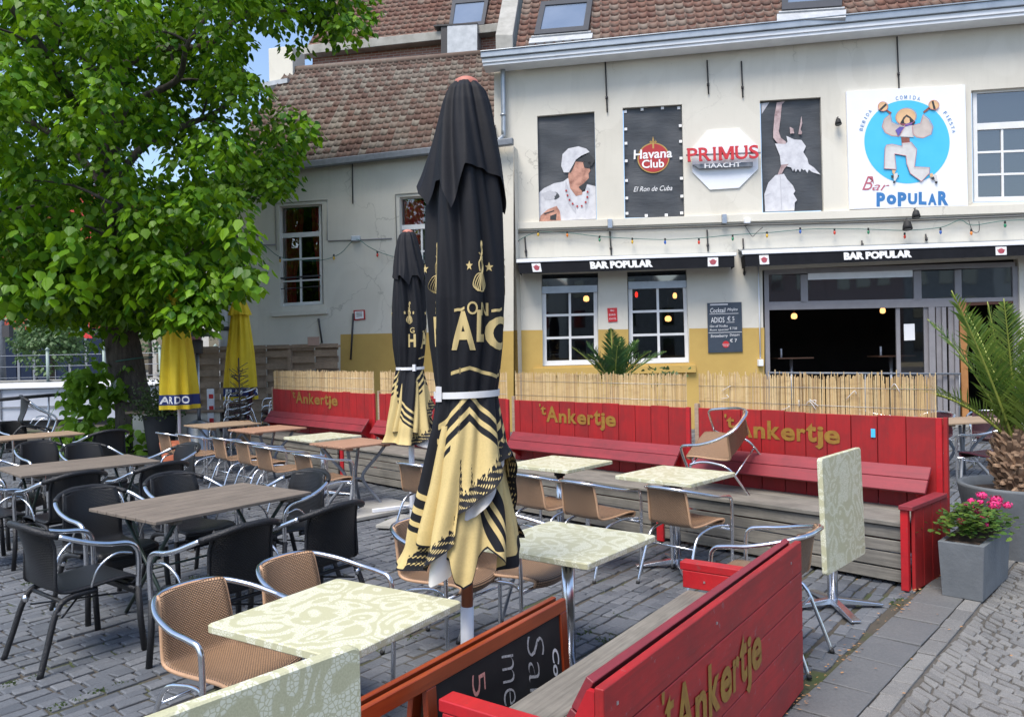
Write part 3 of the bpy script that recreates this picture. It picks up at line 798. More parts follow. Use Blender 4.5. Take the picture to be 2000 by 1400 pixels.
for c in (HW1, HW2):
    cc = c
    Q, f = window(wing, PW, cc, 2, 3, -.17, .30, .06, .02, m_clear)
    # reveal shadow room + curtains behind the pane
    mb = MB()
    def curt(a_, b_): return Q.p(a_, b_, -.10)
    for (x0, x1, x0b, x1b) in ((.06, .5, .1, .30), (.70, .97, .84, .97)):
        def fn(s_, t_, x0=x0, x1=x1, x0b=x0b, x1b=x1b):
            l = x0+(x0b-x0)*min(1, t_*1.4)**2; r_ = x1+(x1b-x1)*min(1, t_*1.4)**2
            return Q.p(l+(r_-l)*s_, .03+t_*.95, -.12+.03*sin(s_*24))
        mb.grid(fn, 30, 12)
    g = mb.build('curtain', m_curtain); g.parent = f
    # railing rods
    mb = MB(); mb.tube([Q.p(-.1, .725, .14), Q.p(1.0, .72, .14)], .022, 6); mb.tube([Q.p(-.1, .83, .14), Q.p(1.0, .825, .14)], .01, 6)
    mb.tube([Q.p(-.1, .70, .14), Q.p(-.1, .86, .14)], .014, 6)
    g = mb.build('window_rail', m_iron); g.parent = f
    Qs = Quad(PW, [(c[0][0]-12, c[3][1]+10), (c[1][0]+12, c[2][1]+10), (c[1][0]+12, c[2][1]+19), (c[0][0]-12, c[3][1]+20)])
    mb = MB(); mb.qbox(Qs, 0, 1, 0, 1, -.02, .07); par(mb.build('window_sill', m_wall, bevel=.006), wing)
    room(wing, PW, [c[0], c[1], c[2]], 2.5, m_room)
    # thin moulding round the opening
    mb = MB()
    pth = [PW.fp(c[3][0]-8, c[3][1]-110, .012), PW.fp(c[0][0]-8, c[0][1]-5, .012), PW.fp(c[1][0]+10, c[1][1]-8, .012), PW.fp(c[1][0]+10, c[2][1]-125, .012)]
    mb.tube(pth, .014, 5); par(mb.build('cable', M('painted_cable', (.45, .44, .4, 1), rough=.8)), wing)
mb = MB(); mb.tube([PW.fp(641, 471, .012), PW.fp(765, 466, .012)], .014, 5); mb.tube([PW.fp(440, 482, .012), PW.fp(538, 478, .012)], .014, 5)
par(mb.build('cable', m_frame_grey), wing)
for (u0, v0, u1, v1) in [(688, 308, 689, 398), (622, 622, 629, 670), (690, 612, 685, 702)]:
    mb = MB(); a_, b_ = PW.fp(u0, v0, .03), PW.fp(u1, v1, .03); mb.tube([a_, b_], .022 if v0 > 600 else .014, 6); par(mb.build('wall_anchor', m_iron), wing)
mb = MB(); mb.tube([PW.fp(436, 360, .1), PW.fp(436, 690, .1)], .10, 14); mb.tube([PW.fp(436, 638, .1), PW.fp(436, 646, .1)], .13, 14, 1)
par(mb.build('drain_pipe', [m_zincw, m_iron]), wing)
# gutter + roof
Qg = Quad(PW, [(420, 338), (1003, 272), (1003, 283), (420, 349)], .18)
mb = MB(); mb.qbox(Qg, 0, 1, -.1, 1.1, -.04, .10); par(mb.build('gutter', m_greysteel, bevel=.02), wing)
el = PW.fp(425, 338, .16); er = PW.fp(968, 276, .16)
def backpt(u, v, off): d = ray(u, v); t = ((PW.p+PW.n*off-O3).dot(PW.n))/d.dot(PW.n); return O3+d*t
rl, rr = backpt(562, 139, -3.1), backpt(968, 104, -3.1)
roof2, n2 = tiles(wing, el, er, rr, rl, .19, .27, m_tiles)
mb = MB(); mb.tube([rl-(rr-rl).normalized()*.1, rr], .11, 8); par(mb.build('ridge', m_tiles), wing)
# rear slope
mb = MB(); bk = -PW.n*3.1; mb.add([rl, rr, rr+bk-Vector((0, 0, 3)), rl+bk-Vector((0, 0, 3))], [(0, 1, 2, 3)]); par(mb.build('rear_roof', m_under), wing)
# chimney
mb = MB(); c0, c1 = backpt(524, 95, -2.9), backpt(571, 95, -2.9); zt = c0.z; zb = backpt(545, 172, -2.9).z
dd = PW.n*.7
mb.hexa([Vector((c0.x, c0.y, zb-2)), Vector((c1.x, c1.y, zb-2)), Vector((c1.x, c1.y, zb-2))-dd, Vector((c0.x, c0.y, zb-2))-dd, Vector((c0.x, c0.y, zt)), Vector((c1.x, c1.y, zt)), Vector((c1.x, c1.y, zt))-dd, Vector((c0.x, c0.y, zt))-dd])
par(mb.build('chimney', m_wall, bevel=.02), wing)
mb = MB(); a_ = backpt(515, 170, -2.85); b_ = backpt(572, 160, -2.85); c_ = backpt(590, 139, -2.95)
mb.hexa([a_-Vector((0, 0, .12)), b_-Vector((0, 0, .12)), b_+PW.n*.3-Vector((0, 0, .12)), a_+PW.n*.3-Vector((0, 0, .12)), a_, b_, b_+PW.n*.3, a_+PW.n*.3])
par(mb.build('flashing', m_lead), wing)

# ================================================================== REAR BUILDING
def brick_mat():
    m, nt, bs = newmat('old_red_brick')
    tc = N(nt, 'TexCoord'); mp = N(nt, 'Mapping'); nt.links.new(tc.outputs['Object'], mp.inputs[0]); mp.inputs['Rotation'].default_value = (pi/2, 0, 0)
    br = N(nt, 'TexBrick'); nt.links.new(mp.outputs[0], br.inputs['Vector']); br.inputs['Scale'].default_value = 1
    br.inputs['Brick Width'].default_value = .21; br.inputs['Row Height'].default_value = .07; br.inputs['Mortar Size'].default_value = .009
    br.inputs['Color1'].default_value = (.26, .10, .07, 1); br.inputs['Color2'].default_value = (.36, .19, .15, 1); br.inputs['Mortar'].default_value = (.42, .36, .32, 1)
    nt.links.new(br.outputs['Color'], bs.inputs['Base Color']); bs.inputs['Roughness'].default_value = .9; return m
m_brick = brick_mat()
PR = Plane(backpt(930, 100, -4.2), .20)
rear = thing('rear_building', 'taller brick building with tiled roof behind the side wing', 'building', PR.xyz(0, 0))
mb = MB(); 
def prz(u, v, o=0): return PR.sz(u, v, o)
al = prz(610, 128)[0]; ar = prz(1010, 80)[0]; zt = prz(900, 97)[1]
mb.add([PR.xyz(al, 0), PR.xyz(ar, 0), PR.fp(1010, 58), PR.fp(610, 104)], [(0, 1, 2, 3)])
mb.add([PR.xyz(al, 0), PR.xyz(al, zt), PR.xyz(al, zt+3, -5), PR.xyz(al, 0, -5)], [(0, 1, 2, 3)])
par(mb.build('wall', m_brick), rear)
mb = MB(); Qr = Quad(PR, [(590, 97), (880, 67), (880, 84), (590, 115)], .05); mb.qbox(Qr, 0, 1, 0, 1, -.1, .28)
Qr2 = Quad(PR, [(938, 58), (1010, 48), (1010, 66), (938, 74)], .05); mb.qbox(Qr2, 0, 1, 0, 1, -.1, .28); par(mb.build('gutter', m_concrete, bevel=.02), rear)
e0 = PR.fp(600, 96, .1); e1 = PR.fp(1002, 54, .1); bk = -PR.n*4.5+Vector((0, 0, 5.2))
roof3, n3 = tiles(rear, e0, e1, e1+bk, e0+bk, .20, .27, m_tiles2)
SF3 = Surf(e0, n3)
skylight(rear, roof3, SF3, [(884, 3), (955, -3), (946, 50), (876, 58)])
mb = MB(); Qd = Quad(PR, [(868, 62), (938, 58), (938, 118), (868, 122)], .1); mb.qbox(Qd, .18, 1, 0, 1, -.5, .35); par(mb.build('metal_dormer', m_lead), rear)
mb = MB(); mb.qbox(Qd, .0, .178, 0, 1, -.5, .33); mb.qbox(Qd, -.2, 1.0, -.06, -.01, -.5, .36); par(mb.build('dormer_trim', m_iron), rear)
# ================================================================== THINGS ON THE FACADE
m_banner = M('charcoal_banner_vinyl', (.045, .050, .058, 1), (.065, .072, .082, 1), rough=.55, scale=2.2, sx=(1, 1, 5), bmp=.5, bsc=6, contrast=(.35, .7))
m_bwhite = M('printed_white', (.64, .64, .67, 1), (.42, .42, .46, 1), rough=.6, scale=7, contrast=(.4, .85))
m_bshade = M('printed_pale_grey', (.42, .42, .46, 1), (.52, .52, .55, 1), rough=.6, scale=30)
m_skin = M('printed_skin', (.56, .29, .21, 1), (.22, .09, .06, 1), rough=.6, scale=7, contrast=(.4, .75))
m_skind = M('printed_dark_skin', (.20, .06, .045, 1), (.28, .10, .07, 1), rough=.6, scale=20)
m_skinl = M('printed_pale_skin', (.52, .40, .40, 1), (.24, .15, .15, 1), rough=.6, scale=7, contrast=(.4, .72))
m_ink = M('printed_dark', (.02, .022, .026, 1), (.035, .038, .042, 1), rough=.6)
m_signred = M('sign_red', (.36, .02, .025, 1), (.44, .03, .03, 1), rough=.5)
m_goldthin = M('printed_gold', (.48, .30, .08, 1), rough=.5)
m_plast_red = M('red_plastic_letters', (.60, .03, .035, 1), (.50, .025, .03, 1), rough=.3)
m_cyan = M('sky_blue_print', (.06, .48, .78, 1), (.08, .52, .80, 1), rough=.4, scale=2)
m_blueprint = M('blue_print', (.045, .20, .48, 1), rough=.45)
m_pinkprint = M('dusty_rose_print', (.52, .14, .18, 1), rough=.45)
m_violet = M('violet_print', (.13, .10, .40, 1), rough=.45)
m_straw = M('straw_print', (.78, .50, .27, 1), rough=.5)
m_offw = M('off_white_print', (.68, .66, .64, 1), rough=.5)
m_blouse = M('beige_print', (.60, .52, .47, 1), rough=.5)
m_board_w = M('white_sign_board', (.82, .84, .88, 1), (.78, .80, .85, 1), rough=.45, scale=3)

def banner(c, name, label, cat, group=None, studs=None, off=-.09):
    Q = Quad(PM, c, off)
    t = thing(name, label, cat, Q.p(.5, 1, 0), 0, group)
    mb = MB()
    def fn(a, b): return Q.p(a, b, .012*sin(9*b+3*a)+.008*sin(21*b-6*a)+.006*sin(14*a+5*b))
    mb.grid(fn, 14, 26); par(mb.build('vinyl_sheet', m_banner), t)
    return Q, t
def layer(t, Q, name, mat, polys, o):
    for p in polys:
        mb = MB(); flat(mb, Q, p, o); r = par(mb.build(name, mat), t)
    return r
def zz(z0, x, y, s, q):          # zoom pixel -> unit coords of a banner rectangle
    return [((x+a/s-q[0])/(q[2]-q[0]), (y+b/s-q[1])/(q[3]-q[1])) for a, b in z0]
# banner 1: man with pale cap and beads (zoom scale 4, offset 1000,150)
c = [(1050, 229), (1161, 220), (1165, 429), (1053, 434)]
Q, t = banner(c, 'portrait_banner', 'dark banner with a printed man in white cap and beads, leftmost on the upper wall', 'banner')
def b1(p): return [((a-198-(b-310)*.018)/446, (b-(310-(a-198)*.08))/(820)) for a, b in p]
cl = lambda L: [(min(max(a, .004), .996), min(max(b, .004), .996)) for a, b in L]
layer(t, Q, 'print_shirt', m_bwhite, [cl(b1([(212, 900), (250, 865), (330, 825), (400, 810), (440, 780), (470, 850), (520, 900), (570, 880), (580, 825), (655, 840), (658, 1120), (212, 1140)]))], .022)
layer(t, Q, 'print_shade', m_bshade, [cl(b1(p)) for p in ([(230, 910), (300, 880), (350, 900), (330, 950), (260, 960)], [(420, 800), (440, 850), (470, 960), (500, 1000), (500, 1060), (440, 980), (415, 880)], [(590, 850), (610, 860), (600, 960), (575, 1040), (570, 980)])], .025)
layer(t, Q, 'print_face', m_skin, [cl(b1([(445, 700), (500, 655), (560, 655), (600, 690), (612, 720), (598, 745), (600, 780), (570, 810), (545, 850), (550, 905), (500, 920), (455, 860), (440, 780)]))], .026)
layer(t, Q, 'print_hand', m_skin, [cl(b1([(215, 1135), (225, 1080), (280, 1030), (350, 1000), (375, 1040), (385, 1135)]))], .030)
layer(t, Q, 'print_shadow', m_ink, [cl(b1(p)) for p in ([(500, 650), (600, 590), (650, 640), (620, 690), (590, 660), (555, 655)], [(555, 660), (615, 655), (610, 705), (565, 700)], [(520, 850), (590, 800), (575, 860), (550, 880)], [(440, 700), (500, 640), (480, 700), (455, 745)], [(300, 1080), (350, 1060), (345, 1110), (300, 1110)], [(250, 1060), (330, 1035), (332, 1042), (256, 1070)])], .034)
layer(t, Q, 'print_cap', m_bwhite, [cl(b1([(385, 690), (395, 600), (440, 555), (520, 538), (580, 555), (605, 580), (540, 610), (500, 640), (445, 740), (405, 740)]))], .036)
layer(t, Q, 'print_beads', m_signred, [cl(b1(ell(x, y, 8, 8, 8))) for x, y in ((425, 880), (435, 915), (450, 950), (475, 980), (510, 998), (545, 995), (575, 965), (588, 925), (590, 885))], .038)
# banner 2: rum advert
c = [(1218, 213), (1331, 205), (1336, 423), (1221, 426)]
Q, t = banner(c, 'rum_banner', 'dark studded banner with round red emblem, second from left on the upper wall', 'banner')
layer(t, Q, 'emblem_ring', m_goldthin, [ell(.50, .465, .275, .137, 40)], .024)
layer(t, Q, 'emblem_disc', m_signred, [ell(.50, .465, .255, .127, 40)], .027)
layer(t, Q, 'emblem_finial', m_goldthin, [[(.485, .30), (.50, .27), (.515, .30), (.515, .38), (.485, .38)], [(.44, .315), (.56, .315), (.56, .325), (.44, .325)], [(.46, .30), (.475, .335), (.45, .335)], [(.54, .30), (.55, .335), (.525, .335)]], .028)
mb = MB(); letters(mb, 'Havana', lambda a, b: Q.p(.16+.66*a, .470-.085*b, .032), bold=.02, shear=.05); letters(mb, 'Club', lambda a, b: Q.p(.30+.38*a, .555-.075*b, .032), bold=.02)
par(mb.build('emblem_lettering', m_letterw), t)
mb = MB(); letters(mb, 'El Ron de Cuba', lambda a, b: Q.p(.15+.66*a, .765-.045*b, .032), shear=.35); par(mb.build('script_line', m_letterw), t)
mb = MB()
for a, b in [(.03, .03), (.32, .02), (.67, .02), (.95, .03), (.03, .19), (.97, .19), (.03, .32), (.97, .33), (.03, .48), (.97, .48), (.03, .66), (.97, .66), (.03, .82), (.97, .82), (.03, .96), (.36, .985), (.70, .985), (.96, .97)]:
    mb = MB(); mb.qbox(Q, a-.025, a+.025, b-.012, b+.012, .012, .035); par(mb.build('eyelet_stud', m_letterw), t)
# banner 3: torso (zoom scale 5.6, offset 1480,180)
c = [(1485, 199), (1602, 192), (1608, 411), (1490, 415)]
Q, t = banner(c, 'dancer_banner', 'dark banner with a printed torso in fringed white top, right of the red brewery letters', 'banner')
def b3(p): return cl([((a-22-(b-95)*.024)/672, (b-(95-(a-22)*.05))/1235) for a, b in p])
layer(t, Q, 'print_arm', m_skinl, [b3([(205, 110), (300, 95), (262, 130), (245, 300), (228, 430), (250, 500), (310, 545), (300, 575), (220, 570), (165, 500), (165, 430), (180, 250)]), b3([(480, 260), (490, 340), (470, 410), (488, 440), (480, 465), (445, 460), (460, 380)]), b3([(350, 380), (390, 400), (400, 450), (355, 455)])], .024)
layer(t, Q, 'print_top', m_bwhite, [b3([(185, 565), (300, 570), (325, 545), (312, 480), (400, 520), (480, 525), (530, 595), (500, 660), (545, 730), (560, 790), (620, 830), (690, 905), (600, 880), (560, 850), (545, 890), (520, 850), (500, 860), (480, 840), (465, 880), (440, 845), (415, 880), (400, 840), (385, 870), (365, 830), (250, 800), (240, 700)])], .026)
layer(t, Q, 'print_fringe', m_skinl, [b3([(215, 910), (255, 800), (340, 790), (290, 840), (260, 900)])], .027)
layer(t, Q, 'print_jeans', m_bwhite, [b3([(65, 1130), (110, 1000), (190, 915), (285, 900), (320, 960), (385, 1030), (410, 1090), (390, 1120), (430, 1190), (405, 1215), (400, 1320), (75, 1325)])], .028)
layer(t, Q, 'print_folds', m_bshade, [b3([(240, 925), (248, 925), (262, 1300), (254, 1300)]), b3([(75, 1145), (135, 1115), (135, 1122), (80, 1155)]), b3([(30, 120), (120, 110), (60, 200), (35, 240)])], .031)
# brewery sign
c = [(1350, 255), (1480, 250), (1482, 369), (1353, 372)]
Q = Quad(PM, c, .0)
t = thing('brewery_sign', 'red raised PRIMUS letters on brackets before a white octagon', 'sign', Q.p(.5, .5))
mb = MB(); octo = [(.24, .02), (.72, .0), (1.0, .32), (.99, .68), (.70, .98), (.26, 1.0), (.0, .70), (.0, .33)]
flat(mb, Q, octo, .03); 
for k in range(8):
    a, b = octo[k], octo[(k+1) % 8]; mb.add([Q.p(*a, .03), Q.p(*b, .03), Q.p(*b, .001), Q.p(*a, .001)], [(0, 1, 2, 3)])
par(mb.build('octagon', m_board_w), t)
Ql = Quad(PM, [(1342, 291), (1482, 284), (1483, 310), (1343, 317)], .16)
x = .0
for ch, wd in (('P', .14), ('R', .16), ('I', .075), ('M', .21), ('U', .17), ('S', .13)):
    mb = MB(); vs, fs, _, _ = glyphs(ch, .012)
    if ch == 'I': vs = [(.5+(a-.5)*.45, b) for a, b in vs]
    n = len(vs)
    serif = [(0, 0)]
    mb.add([Ql.p(x+wd*a, 1-b, .05) for a, b in vs], fs)
    # side walls from boundary edges
    from collections import Counter
    ec = Counter()
    for f in fs:
        for k in range(len(f)): ec[(f[k], f[(k+1) % len(f)])] += 1
    for (a, b), _ in list(ec.items()):
        if (b, a) not in ec:
            A_, B_ = vs[a], vs[b]
            mb.add([Ql.p(x+wd*A_[0], 1-A_[1], .05), Ql.p(x+wd*B_[0], 1-B_[1], .05), Ql.p(x+wd*B_[0], 1-B_[1], -.01), Ql.p(x+wd*A_[0], 1-A_[1], -.01)], [(0, 1, 2, 3)])
    if ch in 'PRIMU':            # slab serifs
        feet = {'P': [.16], 'R': [.16, .9], 'I': [.5], 'M': [.12, .88], 'U': []}[ch]
        for fx in feet: mb.qbox(Ql, x+wd*fx-.022, x+wd*fx+.022, .90, 1.0, -.01, .047)
        for fx in {'P': [.1], 'R': [.1], 'I': [.5], 'M': [.1, .9], 'U': [.14, .86]}[ch]: mb.qbox(Ql, x+wd*fx-.022, x+wd*fx+.022, .0, .10, -.01, .046)
    par(mb.build('letter', m_plast_red), t); x += wd+.021
mb = MB(); Qb = Quad(PM, [(1340, 302), (1486, 297), (1486, 300), (1340, 305)], .13); mb.qbox(Qb, 0, 1, 0, 1, -.03, .0)
Qb = Quad(PM, [(1353, 322), (1470, 317), (1470, 325), (1366, 330)], .10); mb.qbox(Qb, 0, 1, 0, 1, -.1, .03); par(mb.build('bracket', m_greysteel), t)
Qh = Quad(PM, [(1376, 320), (1447, 317), (1447, 326), (1376, 329)], .14)
mb = MB(); letters(mb, 'HAACHT', lambda a, b: Qh.p(a, 1-b, .01), bold=.02); par(mb.build('small_letters', m_letterw), t)

# big square sign with the dancer  (zoom scale 5.489, offset 1640,160)
c = [(1653, 179), (1885, 166), (1891, 402), (1660, 409)]
Q = Quad(PM, c, .09)
t = thing('bar_sign', 'large square white sign with a maraca dancer on a blue disc', 'sign', Q.p(.5, 1))
mb = MB(); mb.qbox(Q, 0, 1, 0, 1, -.09, 0); par(mb.build('panel', m_board_w, bevel=.004), t)
def bs_(p):
    out = []
    for a, b in p:
        u = (a-70-(b-105)*.028)/1285; v_ = (b-(105-(a-70)*.055))/1265
        out.append((u, v_))
    return out
layer(t, Q, 'blue_disc', m_cyan, [bs_(ell(727, 638, 462, 440, 64))], .004)
LY = [('white_blouse', m_blouse, [[(455, 480), (480, 400), (545, 350), (560, 430), (620, 460), (700, 455), (700, 480), (640, 585), (560, 580), (490, 545)], [(780, 470), (870, 445), (900, 350), (960, 400), (1005, 480), (985, 560), (900, 600), (830, 590), (790, 560)]]),
      ('hat', m_straw, [ell(715, 375, 112, 88, 24, -.2)]),
      ('hair', m_ink, [[(650, 450), (690, 380), (725, 350), (765, 375), (820, 430), (800, 460), (740, 450), (690, 470)]]),
      ('skin', m_straw, [[(695, 410), (720, 375), (755, 390), (760, 430), (730, 455), (700, 440)]]),
      ('brown_skin', m_skind, [[(665, 590), (755, 595), (760, 650), (670, 655)], [(500, 295), (565, 330), (545, 350), (505, 315)], [(960, 270), (975, 290), (915, 335), (900, 320)]]),
      ('bodice', m_offw, [[(690, 470), (790, 465), (800, 590), (650, 585)]]),
      ('scarf', m_violet, [[(600, 520), (650, 480), (700, 485), (665, 530), (630, 585), (620, 550)], [(700, 455), (790, 430), (780, 460), (710, 480)]]),
      ('trousers', m_offw, [[(670, 655), (770, 645), (830, 720), (805, 905), (968, 910), (965, 970), (880, 1058), (760, 975), (720, 870), (712, 790), (590, 770), (608, 935), (475, 930), (485, 710), (500, 680), (560, 668), (670, 690)]]),
      ('maracas', m_straw, [ell(465, 270, 54, 50, 20), ell(1013, 252, 56, 50, 20)]),
      ('maraca_bands', m_ink, [[(425, 300), (495, 235), (508, 252), (438, 318)], [(990, 212), (1010, 205), (1035, 290), (1012, 300)]]),
      ('shoes', m_straw, [[(562, 940), (605, 940), (590, 985), (570, 980)], [(970, 975), (1000, 965), (1010, 1000), (975, 1010)]]),
      ('shoe_straps', m_ink, [[(548, 1000), (640, 995), (635, 1015), (560, 1030)], [(575, 1060), (600, 1060), (590, 1085), (572, 1080)], [(980, 1020), (1020, 1000), (1025, 1030), (1000, 1040)], [(1030, 1050), (1055, 1055), (1050, 1078), (1025, 1072)]]),
      ('shoe_whites', m_offw, [[(580, 985), (620, 970), (625, 1010), (595, 1060), (580, 1050)], [(1005, 980), (1045, 985), (1055, 1050), (1030, 1050)]])]
mb = MB(); mb2 = []
for k, (nm, mt, ps) in enumerate(LY):
    layer(t, Q, nm, mt, [bs_(p) for p in ps], .007+.0022*k)
def outline(mb, Q, pts, wd, o):
    n = len(pts)
    for k in range(n):
        a = Vector(Q.p(*pts[k], o)); b = Vector(Q.p(*pts[(k+1) % n], o)); d = (b-a)
        if d.length < 1e-6: continue
        d.normalize(); s_ = d.cross(Q.n)*wd
        mb.add([a-s_, b-s_, b+s_, a+s_], [(0, 1, 2, 3)])
mb = MB()
for nm, mt, ps in LY:
    if nm in ('white_blouse', 'hat', 'trousers', 'maracas'):
        for p in ps: outline(mb, Q, bs_(p), .0045, .04)
par(mb.build('drawing_lines', m_pinkprint), t)
mb = MB()
x = 397
for ch, wd, y0, y1 in (('P', 95, 1330, 1180), ('o', 105, 1305, 1200), ('P', 95, 1322, 1172), ('U', 100, 1298, 1180), ('L', 85, 1298, 1165), ('A', 92, 1300, 1180), ('R', 110, 1298, 1152)):
    letters(mb, ch, lambda a, b: Q.p(*bs_([(x+wd*a, y0+(y1-y0)*b)])[0], .006), bold=.055, res=3); x += wd+16
par(mb.build('blue_lettering', m_blueprint), t)
mb = MB(); letters(mb, 'Bar', lambda a, b: Q.p(*bs_([(240+300*a, 1160-150*b*(1 if a < .42 else .62))])[0], .006), shear=.45, bold=-.004); par(mb.build('script_lettering', m_pinkprint), t)
mb = MB()
def arc_text(s_, cx, cy, rad, a0, a1, sz):
    n = len(s_)
    for k, ch in enumerate(s_):
        th = a0+(a1-a0)*(k/(n-1))
        ox, oy = cx+rad*sin(th), cy-rad*cos(th)
        def fn(a, b, th=th, ox=ox, oy=oy):
            dx, dy = (a-.5)*sz*.75, (b-.5)*sz
            return Q.p(*bs_([(ox+dx*cos(th)+dy*sin(th), oy+dx*sin(th)-dy*cos(th))])[0], .006)
        letters(mb, ch, fn)
arc_text('COMIDA', 735, 640, 475, -.24, .26, 38); arc_text('BEBIDA', 735, 640, 520, -1.32, -.90, 36); arc_text('FIESTA', 735, 640, 510, .92, 1.34, 36)
par(mb.build('arched_lettering', m_blueprint), t)

# awnings --------------------------------------------------------------
def awning(cb, cv, label, logos):
    Q = Quad(PM, cv, .55)
    t = thing('awning', label, 'awning', Q.p(.5, 0), 0, 'closed black awnings over the bar front')
    Qb = Quad(PM, cb, .55)
    mb = MB(); mb.qbox(Qb, 0, 1, 0, 1, -.03, .05, 0); par(mb.build('front_bar', m_board_w, bevel=.012), t)
    mb = MB(); mb.add([Qb.p(0, .2, -.02), Qb.p(1, .2, -.02), Qb.p(1, -1.2, -.545), Qb.p(0, -1.2, -.545)], [(0, 1, 2, 3)]); mb.add([Qb.p(0, .5, -.02), Qb.p(1, .5, -.02), Qb.p(1, -.5, -.545), Qb.p(0, -.5, -.545)], [(0, 1, 2, 3)])
    par(mb.build('cassette', m_zinc), t)
    mb = MB()
    def fn(a, b): return Q.p(a, b, .03+.006*sin(a*40)*b)
    mb.grid(fn, 60, 4); 
    def fs_(a, b): return Q.p(0, b, .03-a*.5)
    mb.grid(fs_, 2, 2); mb.grid(lambda a, b: Q.p(1, b, .03-a*.5), 2, 2)
    mb.add([Q.p(0, .82, .02), Q.p(1, .82, .02), Q.p(1, .75, -.5), Q.p(0, .75, -.5)], [(0, 1, 2, 3)])
    par(mb.build('valance', m_black), t)
    # letters
    W = Q.w(); H_ = Q.h()
    mb = MB()
    a0, a1 = logos['text']
    letters(mb, 'BAR POPULAR', lambda a, b: Q.p(a0+(a1-a0)*a, (.78-.68*b), .042), bold=.068, res=3); par(mb.build('lettering', m_letterw), t)
    for (la, lw) in logos['badges']:
        mb = MB(); mb.qbox(Q, la, la+lw, .10, .88, .038, .044); bd = par(mb.build('badge', m_letterw), t)
        mb = MB(); flat(mb, Q, ell(la+lw/2, .50, lw*.30, .25, 16), .047); flat(mb, Q, [(la+lw*.45, .28), (la+lw*.5, .16), (la+lw*.55, .28)], .047); 
        g = mb.build('badge_emblem', m_pinkprint); g.parent = bd
        mb = MB()
        letters(mb, 'HAVANA', lambda a, b, la=la, lw=lw: Q.p(la+lw*(.12+.76*a), .47-.12*b, .050), bold=.03, res=2); letters(mb, 'CLUB', lambda a, b, la=la, lw=lw: Q.p(la+lw*(.25+.5*a), .64-.12*b, .050), bold=.03, res=2)
        g = mb.build('badge_lettering', m_signred); g.parent = bd
    for a in (.003, .985):
        mb = MB(); mb.qbox(Q, a, a+.012, -.1, .4, -.5, .02); par(mb.build('arm', m_greysteel), t)
    return t
awning([(1009, 507), (1438, 494), (1438, 500), (1009, 514)], [(1011, 514), (1434, 500), (1434, 522), (1015, 535)], 'closed black awning over the two white windows, lettered in white', {'text': (.34, .63), 'badges': [(.066, .042), (.88, .047)]})
awning([(1449, 490), (2230, 463), (2230, 471), (1449, 498)], [(1454, 498), (2228, 471), (2228, 490), (1456, 521)], 'closed black awning over the wide shop front, the longer of the two', {'text': (.26, .435), 'badges': [(.038, .025), (.645, .027)]})

# wall notices ---------------------------------------------------------
Q = Quad(PM, [(1381, 592), (1448, 590), (1450, 687), (1383, 689)], .0)
t = thing('menu_board', 'dark blue chalk menu board between the window and the shop front', 'menu board', Q.p(.5, 1))
mb = MB(); mb.qbox(Q, 0, 1, 0, 1, .004, .03); par(mb.build('panel', M('blue_black_board', (.03, .045, .065, 1), (.045, .06, .085, 1), rough=.5, scale=4)), t)
mb = MB()
for s_, a0, a1, b0, hh, sh in (('Cocktail', .08, .53, .20, .095, .2), ('Mojito', .58, .88, .185, .07, .3), ('ADIOS', .10, .49, .40, .11, 0), ('€ 5', .58, .78, .37, .09, 0), ('Gin of Vodka', .06, .58, .49, .045, .1), ('Rum special', .06, .60, .57, .045, .1), ('€ 7.50', .64, .85, .545, .05, 0), ('Strawberry', .08, .58, .71, .075, .15), ('Daiquiri', .64, .92, .69, .06, .1), ('€ 7', .64, .84, .80, .07, 0)):
    letters(mb, s_, lambda a, b: Q.p(a0+(a1-a0)*a, b0-hh*b, .032), shear=sh, res=2)
for a0, a1, b in ((.06, .90, .225), (.55, .78, .40), (.02, .99, .60)): mb.qbox(Q, a0, a1, b-.004, b+.004, .030, .0325)
par(mb.build('chalk_writing', m_letterw), t)
mb = MB(); flat(mb, Q, ell(.52, .84, .10, .068, 16), .033); par(mb.build('emblem', m_plast_red), t)
mb = MB(); letters(mb, 'HAVANA', lambda a, b: Q.p(.41+.22*a, .85-.02*b, .035), bold=.02, res=2); letters(mb, 'CLUB', lambda a, b: Q.p(.45+.14*a, .876-.02*b, .035), bold=.02, res=2)
mb.qbox(Q, .08, .6, .025, .05, .030, .0325, 0); par(mb.build('emblem_lettering', m_bwhite), t)
Q = Quad(PM, [(1186, 602), (1205, 601), (1206, 628), (1188, 629)], 0)
t = thing('red_notice', 'small red notice plate between the two white windows', 'notice', Q.p(.5, 1))
mb = MB(); mb.qbox(Q, 0, 1, 0, 1, .004, .02); par(mb.build('plate', m_plast_red), t)
mb = MB()
for s_, a0, a1, b0 in (('MENU', .3, .7, .25), ('DAG', .15, .8, .55), ('SCHOTEL', .12, .88, .84)): letters(mb, s_, lambda a, b: Q.p(a0+(a1-a0)*a, b0-.13*b, .022), res=2)
par(mb.build('lettering', m_letterw), t)
Q = Quad(PW, [(691, 606), (713, 605), (714, 624), (692, 626)], 0)
t = thing('framed_notice', 'small white notice with red border on the side wing', 'notice', Q.p(.5, 1))
mb = MB(); mb.qbox(Q, 0, 1, 0, 1, .004, .02); par(mb.build('border', m_signred), t)
mb = MB(); mb.qbox(Q, .12, .88, .12, .88, .02, .023); par(mb.build('plate', m_letterw), t)
mb = MB()
for k in range(4): mb.qbox(Q, .25, .75, .22+.13*k, .27+.13*k, .023, .0245)
par(mb.build('lines', m_ink), t)
